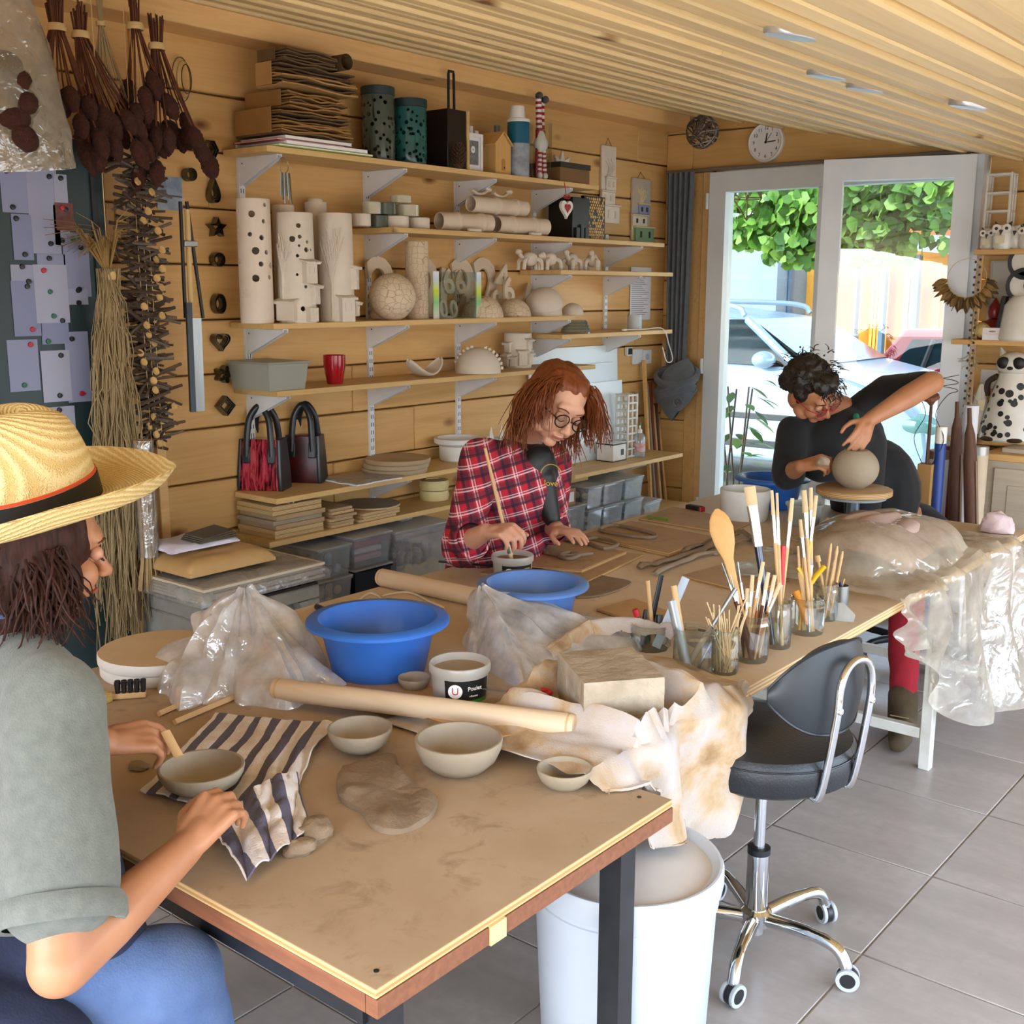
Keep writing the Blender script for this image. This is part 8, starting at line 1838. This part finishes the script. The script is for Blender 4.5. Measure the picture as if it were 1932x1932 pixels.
def hand(w,f,n,thumb,curl=.5,s=1.0,spread=.12,curls=None):
 """palm from wrist w along f, back of hand along n, thumb side = thumb vector; four unequal bent fingers and a thumb"""
 f=unit(f);n=unit(n-np.dot(n,f)*f);t=unit(thumb-np.dot(thumb,f)*f-np.dot(thumb,n)*n);w=np.array(w);pr=[]
 pr.append(('c',w,w+f*.03*s,.022*s,.025*s,.75))
 for k in range(4):pr.append(('c',w+f*.015*s+t*(.02-.012*k)*s,w+f*(.082-.004*abs(k-1))*s+t*(.030-.020*k)*s,.0135*s,.0105*s))
 cu=curls or[curl]*5
 for k,(L_,off)in enumerate(((.070,.030),(.078,.010),(.072,-.010),(.056,-.029))):
  p=w+f*(.082-.004*abs(k-1))*s+t*off*s;a=.15;d=unit(f+t*(off/.03)*spread)
  for j,(q,r0,r1)in enumerate(((.46,.0092,.0085),(.30,.0085,.0078),(.24,.0078,.0066))):
   a+=cu[k]*(.9,1.0,.7)[j];dd=d*math.cos(a)-n*math.sin(a);e=p+dd*L_*q*s;pr.append(('c',p,e,r0*s*(.9 if k==3 else 1),r1*s*(.9 if k==3 else 1)));p=e
 p=w+f*.022*s+t*.022*s;d=unit(f*.55+t*.75-n*.35*(1+cu[4]));e=p+d*.042*s;pr.append(('c',p,e,.0135*s,.0105*s));d=unit(f*.85+t*.3-n*.35*(1+cu[4]));e2=e+d*.03*s;pr.append(('c',e,e2,.0105*s,.0092*s));d=unit(f*.95-t*.05-n*.3*(1+cu[4]));pr.append(('c',e2,e2+d*.024*s,.0092*s,.0075*s))
 return pr
def head(c,f,u,s=1.0):
 f=unit(f);u=unit(np.asarray(u)-np.dot(u,f)*f);r=np.cross(f,u);c=np.array(c);T=np.column_stack([r,f,u])
 P=lambda x,y,z:c+s*(r*x+f*y+u*z)
 E=lambda x,y,z,rr:('e',P(x,y,z),tuple(q*s for q in rr),T)
 pr=[E(0,-.008,.03,(.074,.092,.082)),E(0,.022,-.035,(.058,.066,.062)),E(0,.066,-.088,(.022,.018,.016)),E(0,.074,.03,(.05,.018,.022)),('c',P(0,.088,.004),P(0,.112,-.026),.008*s,.0115*s),E(-.011,.102,-.03,(.008,.01,.007)),E(.011,.102,-.03,(.008,.01,.007)),E(0,.086,-.054,(.021,.012,.007)),E(0,.084,-.064,(.018,.012,.008))]
 for k in(-1,1):pr+=[E(k*.036,.062,-.03,(.026,.026,.028)),E(k*.075,-.006,-.008,(.01,.02,.031)),E(k*.05,.03,-.06,(.022,.035,.02))]
 return pr,P,T,r,f,u
def facebits(P,T,s,root,eyecol,lip,brow,closed=True):
 for k in(-1,1):
  G().ell(P(k*.031,.0805,.006),(.0145*s,.011*s,.0115*s),14,10,T=T).o('eyelid',M('eyelid_skin','c08a70',.5),root,W=True)
  G().tube(catmull([P(k*.017,.0915,-.001),P(k*.031,.0945,-.0045),P(k*.046,.085,.0)],5),.0016*s,6).o('eyelash',m_black,root,W=True)
  G().tube(catmull([P(k*.013,.09,.024),P(k*.031,.0895,.0305),P(k*.05,.075,.025)],5),[.0018*s,.0026*s]+[.003*s]*7+[.0015*s]*2,6,sq=.6).o('eyebrow',brow,root,W=True)
 G().tube(catmull([P(-.023,.089,-.059),P(-.008,.0985,-.0565),P(0,.0985,-.0575),P(.008,.0985,-.0565),P(.023,.089,-.059)],4),[.002*s]+[.0036*s]*15+[.002*s],7,sq=.8).o('lips',lip,root,W=True)
def glasses(P,T,col,s,root,rr=.0235):
 t=G()
 for k in(-1,1):t.tube([P(k*.0325+rr*math.cos(a),.107-.012*abs(math.cos(a))*.3,.003+rr*.86*math.sin(a))for a in np.linspace(0,6.2832,29)],.0021*s,6,caps=False);t.tube([P(k*.056,.103,.008),P(k*.078,.07,.01),P(k*.081,-.005,.006)],.0019*s,6)
 t.tube([P(-.01,.112,.009),P(0,.116,.011),P(.01,.112,.009)],.002*s,6);o=t.o('glasses',col,root,W=True)
 for k in(-1,1):G().lathe([(.0001,0),(rr*s,0)],24,T=np.column_stack([T[:,0],T[:,2]*.86,T[:,1]]),c=P(k*.0325,.105,.003),close=False).o('lens',m_pane,o,W=True)
def strands(name,roots,mat,parent,seed,n,P,L,r0,fall,wav=.012,spread=.02):
 g=G()
 for k in range(n):
  a=roots[int(hsh(k,seed)*len(roots))%len(roots)];p=np.array(a[0])+np.array([hsh(k,1,seed)-.5,hsh(k,2,seed)-.5,hsh(k,3,seed)-.5])*a[2];d=np.array(a[1],float);pts=[p];LL=L*(.65+.5*hsh(k,4,seed))
  for j in range(9):
   d=unit(d+np.array([0,0,-fall])+wav*14*np.array([vnoise(j*.7,k,seed),vnoise(j*.7,k+50,seed),.3*vnoise(j*.7,k+90,seed)]));p=p+d*LL/9;pts.append(p)
  g.tube(pts,list(np.linspace(r0,r0*.35,10)),5,sq=.6)
 return stuff(g.o(name,mat,parent,W=True,flipfix=False))
m_sk1=M('skin_tan','b8825e',.5,col2='ab7452',ns=9,sss=.08,bump=.06,bs=150);m_sk2=M('skin_fair','cf9d82',.5,col2='c28c70',ns=9,sss=.08,bump=.06,bs=150);m_sk3=M('skin_warm','b9805c',.5,col2='a9714e',ns=9,sss=.08)
m_lip=M('lip_rose','9c5348',.45)
hc=Ud(70,1035,1.76);ROOT1=thing('person','person in a straw hat and grey T-shirt shaping a clay bowl','person',(-1.62,.55,0))
f1=unit((.22,.95,-.22));hp,P,T,r1,f1,u1=head(hc,f1,(0,-.1,1))
SR,SL=Ud(112,1335,1.60),np.array([-1.86,.70,.935]);EL,WR=Ud(112,1822,1.47),Ud(352,1600,1.70);NB=(SR+SL)/2+np.array([0,.05,.05])
EL2,WR2=np.array([-1.98,.80,.70]),Ud(196,1402,1.90);HIP=np.array([-1.66,.50,.47])
hr=hand(WR,Ud(405,1530,1.735)-WR,-fw*.6+up*.8,-rt*.5+up*.2+fw*.8,curls=[.75,.8,.85,.85,.4]);hl=hand(WR2,Ud(300,1385,1.96)-WR2,up*.75-fw*.6,fw*.4-up*.5-rt*.1+np.array([.3,0,.6]),curls=[.35,.5,.7,.75,.5])
blob('body',hp+[('c',NB,hc-u1*.05,.058,.056),('c',SR,EL,.046,.040),('c',EL,EL+(WR-EL)*.35,.041,.040),('c',EL+(WR-EL)*.35,WR,.040,.026),('c',SL,EL2,.045,.04),('c',EL2,WR2,.04,.026),('c',NB-np.array([0,.03,.07]),SR,.05,.05),('c',NB-np.array([0,.03,.07]),SL,.05,.05),('c',NB-np.array([0,0,.13]),HIP,.085,.12)]+hr+hl,m_sk1,ROOT1,.0042,8)
facebits(P,T,1,ROOT1,None,m_lip,m_stem)
m_tee=M('grey_marl_tshirt','74786f',.95,col2='5c615b',ns=60,amt=.7,bump=.3,bs=300,sheen=.15)
CH=(SR+SL)/2+np.array([0,-.0,-.09]);sl_end=SR+(EL-SR)*.70
shp=[('e',CH,(.205,.135,.15)),('e',CH+np.array([.0,-.05,-.14]),(.185,.135,.2)),('e',HIP+np.array([0,0,.07]),(.19,.15,.16)),('c',SR+np.array([-.015,0,.005]),sl_end,.07,.082),('c',SL,SL+(EL2-SL)*.7,.07,.08),('c',NB+np.array([0,0,-.03]),SR,.062,.066),('c',NB+np.array([0,0,-.03]),SL,.062,.066)]
blob('tshirt',shp,m_tee,ROOT1,.009,7,(.007,(9,9,5)))
d=unit(EL-SR);u_,v_,w_=basis(d)
G().lathe([(.08,-.03),(.086,-.02),(.087,0),(.083,.006),(.07,.004)],32,T=np.column_stack([u_,v_,d]),c=sl_end+d*.048,close=False).o('sleeve_hem',m_tee,ROOT1,W=True)
m_jean=M('blue_jeans','5a7096',.9,col2='445a82',ns=14,bump=.25,bs=250);m_apr=M('navy_apron','1a2034',.9,col2='252c44',ns=20,bump=.2,bs=200)
KN=Ud(385,1790,1.66);blob('trousers',[('c',HIP+np.array([.08,.02,-.02]),np.array([-1.36,.86,.49]),.105,.082),('c',np.array([-1.36,.86,.49]),np.array([-1.33,.93,.10]),.078,.055),('c',HIP+np.array([-.1,.02,-.02]),np.array([-1.86,.95,.48]),.1,.08),('c',np.array([-1.86,.95,.48]),np.array([-1.86,.98,.1]),.075,.055),('e',HIP,(.19,.15,.12))],m_jean,ROOT1,.011,6,(.006,(12,12,12)))
blob('apron',[('e',CH+np.array([.03,.125,-.06]),(.13,.022,.13)),('e',CH+np.array([.02,.12,-.22]),(.18,.032,.14)),('c',np.array([-1.5,.64,.585]),np.array([-1.42,.80,.555]),.062,.055,.9),('c',np.array([-1.47,.56,.57]),np.array([-1.36,.66,.49]),.07,.07,.8)],m_apr,ROOT1,.009,5,(.005,(14,14,14)))
G().tube(catmull([NB+np.array([.075,-.01,.05]),NB+np.array([0,-.085,.055]),NB+np.array([-.075,-.01,.05])],8),.008,6,sq=.4).o('apron_neck_strap',M('blue_strap','5c6c96',.9),ROOT1,W=True)
for k in(-1,1):blob('shoe',[('c',np.array([-1.595+.26*k,.95,.045]),np.array([-1.595+.26*k,1.12,.035]),.042,.036)],m_rub,ROOT1,.01,3)
m_h1=M('dark_brown_hair','21110c',.6,col2='42241a',ns=25,stretch=(8,8,1),spec=.2);
blob('hair',[('e',P(0,-.02,.02),(.087,.1,.088),T),('e',P(0,-.05,-.06),(.084,.07,.078),T),('e',P(.068,.0,-.04),(.024,.06,.06),T),('e',P(.05,-.04,-.1),(.04,.045,.045),T)],m_h1,ROOT1,.006,4,(.006,(40,40,14)))
hroots=[(P(.078,.0,.0),r1*.35-u1*.5,.04),(P(.07,-.02,-.02),r1*.4-u1*.3,.05),(P(.04,-.075,-.02),-f1*.5-u1*.3,.06),(P(0,-.09,-.02),-f1*.5-u1*.3,.06),(P(-.04,-.075,-.03),-f1*.4-u1*.4,.06)]
strands('hair_locks',hroots,m_h1,ROOT1,2.2,640,P,.115,.0027,.22,.036)
swivel((-1.66,.47,0),0,'black round stool under the worker in the straw hat',.385,m_leather,False,.3,armm=m_steelb)
hu=unit(u1*.9-f1*.42+r1*.05);hf=unit(f1-np.dot(f1,hu)*hu);hr_=np.cross(hf,hu);HT=np.column_stack([hr_,hf,hu]);ho=P(0,-.018,.055)
t=thing('straw_hat','yellow straw hat with black band and red cord worn by the seated worker','hat',ho)
m_str,t_,b_=newmat('woven_straw');v_=t_.coord((1,1,1));wv=t_.new('ShaderNodeTexWave',wave_type='RINGS',rings_direction='Z');wv.inputs['Scale'].default_value=60;wv.inputs['Distortion'].default_value=2.5;wv.inputs['Detail'].default_value=2;wv.inputs['Detail Scale'].default_value=6;t_.link(v_,wv.inputs['Vector'])
t_.link(t_.ramp(wv.outputs['Fac'],[(.1,'cfae6c'),(.6,'dcc083'),(1,'e4cd94')]),b_.inputs['Base Color']);b_.inputs['Roughness'].default_value=.7;t_.link(t_.bump(wv.outputs['Fac'],.6,.004),b_.inputs['Normal'])
def crown(u,v):
 a=u*6.2832;q=v*1.57;rr=.098*(math.cos(q)**.55 if v<.999 else 0);z=.005+.165*math.sin(q)**.85;dent=.03*math.exp(-((rr*math.cos(a))/.028)**2)*smooth(.5,1,v)*(.6+.4*math.sin(a));return HT@np.array([rr*.93*math.cos(a),rr*1.12*math.sin(a),z-dent])+ho
G().grid(crown,56,22,closeu=True).o('crown',m_str,t,W=True)
def brim(u,v):
 a=u*6.2832;rr=.097+.112*v;ca,sa=math.cos(a),math.sin(a);z=.004+.026*v**2.2*abs(ca)**1.2-.012*v*(sa>0)*sa+.02*max(0,v-.8)/.2;return HT@np.array([rr*.93*ca*(1-.06*v),rr*1.10*sa,z])+ho
G().grid(brim,72,14,thick=.004,closeu=True).o('brim',m_str,t,W=True)
for nm,mt,z0_,hh,k in(('hat_band',m_black,.004,.038,1.012),('red_cord',M('orange_cord','d2481e',.6),.043,.005,1.0)):G().grid(lambda u,v:HT@np.array([.0985*k*.93*math.cos(u*6.2832),.0985*k*1.12*math.sin(u*6.2832),z0_+hh*v])+ho,48,3,thick=.002,closeu=True).o(nm,mt,t,W=True)
p=Uz(368,1512,FZ+.004);bowl('pinched clay bowl rim held by the worker in the straw hat',372,1512,82,FZ+.006,m_gs,.5).location=Vector((p[0]-.02,p[1]+.03,FZ+.012))
a=Ud(262,1405,1.95);tag(G().tube(catmull([a+rt*-.05-up*.015,a,a+rt*.03+up*.01],5),[.004]*5+[.007]*6,8,sq=.5).o('clay_coil',m_clay),'dark clay coil pinched in the left hand of the hat wearer','clay')
a=Ud(312,1380,1.97);b=Ud(338,1428,1.95);tag(G().tube([a,b],.009,8,sq=.4).o('wooden_rib',m_stick),'pale wooden rib held in the hand of the hat wearer','tool')
ROOT2=thing('person','person with auburn hair and red plaid shirt brushing slip onto clay','person',(-2.55,2.85,0))
hc=Ud(1048,762,3.50);f2=unit(rt*.38-up*.62-fw*.68);hp,P,T,r2,f2,u2=head(hc,f2,up*.9+rt*.42-fw*.3,1.06)
SR,SL=Ud(908,862,3.52),Ud(1046,868,3.78);NB=Ud(985,828,3.66);EL,WR=Ud(868,1030,3.42),Ud(918,1003,3.26);EL2,WR2=Ud(1035,990,3.75),Ud(1052,1000,3.55);HIP=Ud(925,1120,3.72)
hr=hand(WR,Ud(965,1000,3.2)-WR,up*.8-fw*.5,fw*.5+up*.7+rt*.2,curls=[.75,.8,.85,.9,.5],s=1.0);hl=hand(WR2,Ud(1110,1008,3.42)-WR2,up,-fw*.6-rt*.3,curls=[.18,.2,.22,.25,.1],s=.95)
blob('body',hp+[('c',NB,hc-u2*.05+f2*-.01,.052,.05),('c',SR,EL,.045,.038),('c',EL,WR,.04,.025),('c',SL,EL2,.045,.038),('c',EL2,WR2,.039,.025),('c',NB-up*.05,SR,.045,.045),('c',NB-up*.05,SL,.045,.045),('c',NB-up*.14,HIP,.08,.12)]+hr+hl,m_sk2,ROOT2,.0046,5)
facebits(P,T,1.06,ROOT2,None,m_lip,M('auburn_brow','6a4028',.7));glasses(P,T,M('dark_glasses','1a1416',.25),1,ROOT2)
m_pl2,t_,b_=newmat('red_plaid');tc=t_.new('ShaderNodeTexCoord');col=None
def dotp(vec):n_=t_.new('ShaderNodeVectorMath',operation='DOT_PRODUCT');t_.link(tc.outputs['Object'],n_.inputs[0]);n_.inputs[1].default_value=tuple(float(x)for x in vec);return n_.outputs['Value']
def band(src,per,off,wd):
 a=t_.new('ShaderNodeMath',operation='MULTIPLY_ADD');t_.link(src,a.inputs[0]);a.inputs[1].default_value=1/per;a.inputs[2].default_value=off+50;b=t_.new('ShaderNodeMath',operation='FRACT');t_.link(a.outputs[0],b.inputs[0]);c=t_.new('ShaderNodeMath',operation='LESS_THAN');t_.link(b.outputs[0],c.inputs[0]);c.inputs[1].default_value=wd;return c.outputs[0]
col=lin('b01c2c')
for src in(dotp(rt*.95+np.array([0,0,.25])),dotp(np.array([0,0,1.0])-.22*rt)):
 for off,wd,c in((0,.30,'2a1a30'),(.08,.14,'14142a'),(.46,.05,'d8cfd2'),(.60,.07,'e2dade')):
  bnd=band(src,.062,off,wd);mu=t_.new('ShaderNodeMath',operation='MULTIPLY');t_.link(bnd,mu.inputs[0]);mu.inputs[1].default_value=.55 if c!='14142a' else.75;col=t_.mix(mu.outputs[0],col,c)
t_.link(col,b_.inputs['Base Color']);b_.inputs['Roughness'].default_value=.9
CH=(SR+SL)/2-up*.11;W2=np.column_stack([unit(SL-SR),unit(np.cross(np.array([0,0,1]),SL-SR)),(0,0,1)])
shp=[('e',CH,(.185,.125,.15),W2),('e',(CH+HIP)/2,(.165,.125,.17),W2),('e',HIP+np.array([0,0,.06]),(.17,.13,.14),W2),('c',SR,EL,.062,.062),('c',EL,EL+(WR-EL)*.30,.060,.055),('c',SL,EL2,.06,.06),('c',EL2,EL2+(WR2-EL2)*.35,.058,.05),('c',NB-up*.055,SR,.055,.06),('c',NB-up*.055,SL,.055,.06),('e',NB-up*.02+fw*.02,(.07,.07,.045))]
blob('plaid_shirt',shp,m_pl2,ROOT2,.0075,5,(.006,(14,14,9)))
d2=unit(-fw*.9+up*.3+rt*.35);bkc=(SR*.35+SL*.65)-up*.075+d2*.095
blob('black_tshirt',[('e',bkc,(.075,.04,.09),W2),('c',bkc-up*.02,bkc-up*.15+rt*.03+d2*.014,.05,.028),('c',NB-up*.02+unit(SR-NB)*.05,bkc+up*.05,.035,.04)],m_black,ROOT2,.006,3)
a=bkc-up*.03+d2*.06+rt*.01;xa=np.cross(up,d2);xa=unit(xa);G().tube([a+.036*(xa*math.cos(q)+up*math.sin(q))for q in np.linspace(0.3,2.9,14)],.0016,5).o('gold_arc',M('gold_print','c9a84e',.35,.5),ROOT2,W=True);G().tube(catmull([NB+unit(SL-NB)*.03+d2*.05,bkc+up*.01+d2*.055,NB+unit(SL-NB)*.09+d2*.06],6),.0008,4).o('necklace',m_ferr,ROOT2,W=True)
o=textmesh('script_print','love',.027,MATS['gold_print'],ROOT2);o.matrix_local=world_of(ROOT2).inverted()@Matrix(((xa[0],up[0],d2[0],a[0]-up[0]*.024),(xa[1],up[1],d2[1],a[1]-up[1]*.024),(xa[2],up[2],d2[2],a[2]-up[2]*.024),(0,0,0,1)))
for k,(A,B)in enumerate(((EL,WR),(EL2,WR2))):d=unit(B-A);u_,v_,w_=basis(d);G().lathe([(.05,-.03),(.06,-.02),(.062,0),(.058,.02),(.05,.022)],28,T=np.column_stack([u_,v_,d]),c=A+(B-A)*.36,close=False).o('rolled_cuff',m_pl2,ROOT2,W=True)
for k in range(2):G().lathe([(.0001,.003),(.005,.002),(.005,0)],10,T=np.column_stack([xa,up,d2]),c=bkc-up*(.15+.055*k)+rt*.045+d2*.055).o('button',m_reds,ROOT2,W=True)
blob('trousers',[('c',HIP+np.array([0,-.08,0]),HIP+np.array([.36,-.04,-.04]),.085,.065),('c',HIP+np.array([.36,-.04,-.04]),HIP+np.array([.33,-.04,-.38]),.062,.05),('c',HIP+np.array([0,.1,0]),HIP+np.array([.36,.12,-.04]),.085,.065),('c',HIP+np.array([.36,.12,-.04]),HIP+np.array([.33,.12,-.38]),.062,.05)],m_apr,ROOT2,.012,5)
m_h2=M('auburn_hair','8a4a22',.45,col2='5c2c14',ns=18,stretch=(6,6,1.2),spec=.3);blob('hair',[('e',P(0,-.022,.04),(.088,.1,.086),T),('e',P(-.055,-.02,-.02),(.035,.065,.07),T),('e',P(.06,-.02,-.0),(.03,.06,.06),T),('e',P(0,-.07,-.02),(.08,.05,.075),T),('e',P(0,-.005,.075),(.076,.075,.046),T),('e',P(0,-.085,-.07),(.07,.045,.06),T)],m_h2,ROOT2,.006,4,(.005,(50,50,18)))
hroots=[(P(-.08,-.01,.04),-r2*.6-u2*.4,.05),(P(-.07,-.03,-.02),-r2*.45-u2*.5,.06),(P(.08,.0,.04),r2*.6-u2*.3,.05),(P(.072,-.02,-.01),r2*.5-u2*.5,.06),(P(0,-.09,-.02),-f2*.4-u2*.6,.08),(P(-.06,.03,.085),-r2*.9-u2*.3,.03),(P(.06,.03,.085),r2*.9-u2*.2,.03)]
strands('hair_locks',hroots,m_h2,ROOT2,5.5,560,P,.165,.0034,.30,.024)
a=Ud(915,845,3.26);b=ppot+np.array([0,0,.055]);tool('slip_brush','long pale wooden brush held in the right hand over the slip pot','paint brush',b,a,[('bristles',0,.1,.004,.008,m_bris,.6),('ferrule',.1,.2,.008,.006,m_ferr,.8),('handle',.2,1,.006,.0045,m_stick,1)])
ROOT3=thing('person','person in a black cardigan and red trousers bending over a clay ball','person',(-1.55,4.5,0))
hc=Ud(1528,738,4.12);f3=unit(rt*.55-up*.72-fw*.42);hp,P,T,r3,f3,u3=head(hc,f3,up*.5-fw*.75+rt*.1,.98)
SR,SL=Ud(1498,815,4.28),Ud(1672,742,4.30);NB=Ud(1588,770,4.33);EL,WR=Ud(1487,893,4.22),Ud(1512,880,4.06);EL2,WR2=Ud(1758,722,4.12),Ud(1640,792,4.02);HIP=np.array([-1.62,4.52,.50])
bt2=np.array([TTX,TTY,TTZ+.12]);hl=hand(WR2,bt2+np.array([0,0,.015])-WR2,-fw*.8+up*.3+rt*.4,-rt*.7-fw*.2,curls=[.22,.2,.2,.25,.3],s=.95);hr=hand(WR,Ud(1560,868,4.0)-WR,-fw*.7+up*.6,fw*.3+up*.8,curls=[.8,.85,.9,.9,.5],s=.95)
blob('body',hp+[('c',NB,hc-u3*.06-f3*.02,.05,.05),('c',SR,EL,.044,.038),('c',EL,WR,.04,.026),('c',SL,EL2,.046,.041),('c',EL2,EL2+(WR2-EL2)*.4,.043,.042),('c',EL2+(WR2-EL2)*.4,WR2,.042,.026),('c',NB-up*.04,SR,.05,.045),('c',NB-up*.04,SL,.05,.045),('c',NB-up*.15,HIP,.085,.12)]+hr+hl,m_sk3,ROOT3,.0048,5)
facebits(P,T,.98,ROOT3,None,m_lip,m_black);glasses(P,T,M('red_glasses','a01c24',.3),.98,ROOT3)
m_blkc=M('black_knit','0d0e10',.85,col2='15171a',ns=20,sheen=.1);W3=np.column_stack([unit(SL-SR),unit(np.cross(np.array([0,0,1]),SL-SR)),np.cross(unit(SL-SR),unit(np.cross(np.array([0,0,1]),SL-SR)))]);CH=(SR+SL)/2-up*.12+fw*.03
blob('black_cardigan',[('e',CH,(.185,.115,.14),W3),('e',(CH+HIP)/2,(.18,.13,.22)),('e',HIP,(.19,.15,.16)),('c',SR,EL,.062,.064),('c',EL,EL+(WR-EL)*.2,.06,.055),('c',SL,EL2-unit(EL2-SL)*.03,.065,.05),('c',NB-up*.03+fw*.03,SR,.052,.058),('c',NB-up*.035+fw*.01+rt*.03,SL,.06,.066),('c',CH+rt*.1,CH+rt*.08-up*.24-fw*.03,.085,.07)],m_blkc,ROOT3,.008,5,(.005,(14,14,9)))
G().tube(catmull([NB+up*.035+rt*.035,NB+rt*.04-fw*.04,(SR+SL)/2-up*.05+rt*.03-fw*.105],6),.012,8,sq=.35).o('teal_strap',M('teal_cotton','1f8a74',.8),ROOT3,W=True)
G().ell((SR+SL)/2-up*.155-fw*.125+rt*-.01,(.006,.006,.008),8,6).o('brooch',m_ferr,ROOT3,W=True)
m_h3=M('black_hair','120d0b',.5,col2='2a2019',ns=25);blob('hair',[('e',P(0,-.03,.045),(.086,.092,.082),T),('e',P(0,.04,.085),(.06,.045,.035),T),('e',P(0,-.085,.0),(.07,.04,.06),T),('e',P(.068,.0,.03),(.02,.04,.04),T),('e',P(-.068,.0,.03),(.02,.04,.04),T)],m_h3,ROOT3,.007,3,(.008,(55,55,55)))
strands('hair_locks',[(P(0,-.03,.12),-f3*.3+u3*.3,.12),(P(.05,.0,.08),r3*.6+u3*.1,.08),(P(-.05,.0,.08),-r3*.6,.08),(P(0,-.1,.04),-f3*.6,.09),(P(0,.07,.09),f3*.6,.07)],m_h3,ROOT3,8.8,300,P,.032,.0035,.1,.03)
KN=Ud(1712,1080,4.0);AN=Ud(1704,1312,3.86);m_redt=M('red_trousers','b02636',.85,col2='9a1e2e',ns=10,bump=.2,bs=180)
blob('trousers',[('c',HIP+np.array([.08,-.02,-.04]),KN,.085,.068),('c',KN,KN+(AN-KN)*.5,.066,.056),('c',KN+(AN-KN)*.5,AN,.056,.046),('c',HIP+np.array([-.1,-.02,-.04]),np.array([-1.75,4.12,.50]),.085,.066),('c',np.array([-1.75,4.12,.50]),np.array([-1.75,4.2,.1]),.064,.05),('e',HIP,(.17,.14,.11))],m_redt,ROOT3,.010,5,(.005,(16,16,16)))
fa=Uz(1712,1378,.02);fb=unit(np.array([-.15,-1,0]));fa2=np.array([AN[0],AN[1],0]);m_sho=M('brown_suede','5a4a34',.9,col2='463a28',ns=20)
o=blob('shoe',[('c',AN+np.array([0,.0,.0]),fa2+np.array([0,.01,.06]),.05,.05),('c',fa2+np.array([0,.03,.045]),fa2+np.array([.035,-.10,.04]),.044,.040),('c',fa2+np.array([.035,-.10,.036]),fa2+np.array([.045,-.145,.032]),.04,.03)],m_sho,ROOT3,.007,3)
for k in range(5):G().tube([fa2+np.array([-.02+.006*k,-.055-.018*k,.088-.006*k]),fa2+np.array([.04+.004*k,-.045-.018*k,.088-.006*k])],.0022,5).o('shoe_lace',m_raf,ROOT3,W=True)
blob('shoe',[('c',np.array([-1.75,4.22,.05]),np.array([-1.75,4.06,.04]),.045,.038)],m_sho,ROOT3,.01,3)
lump('small wad of pale clay in the right hand of the person in black',1548,872,.022,.018,.02,.7,3.1,m_clayd).location=Vector(Ud(1553,878,3.97))
swivel((-1.62,4.53,0),.4,'black swivel stool under the person in the black cardigan',.40,m_leather,False,.2,armm=m_steelb);swivel((-2.66,2.78,0),.4,'black round stool under the person in plaid',.40,m_leather,False,.5,armm=m_steelb)
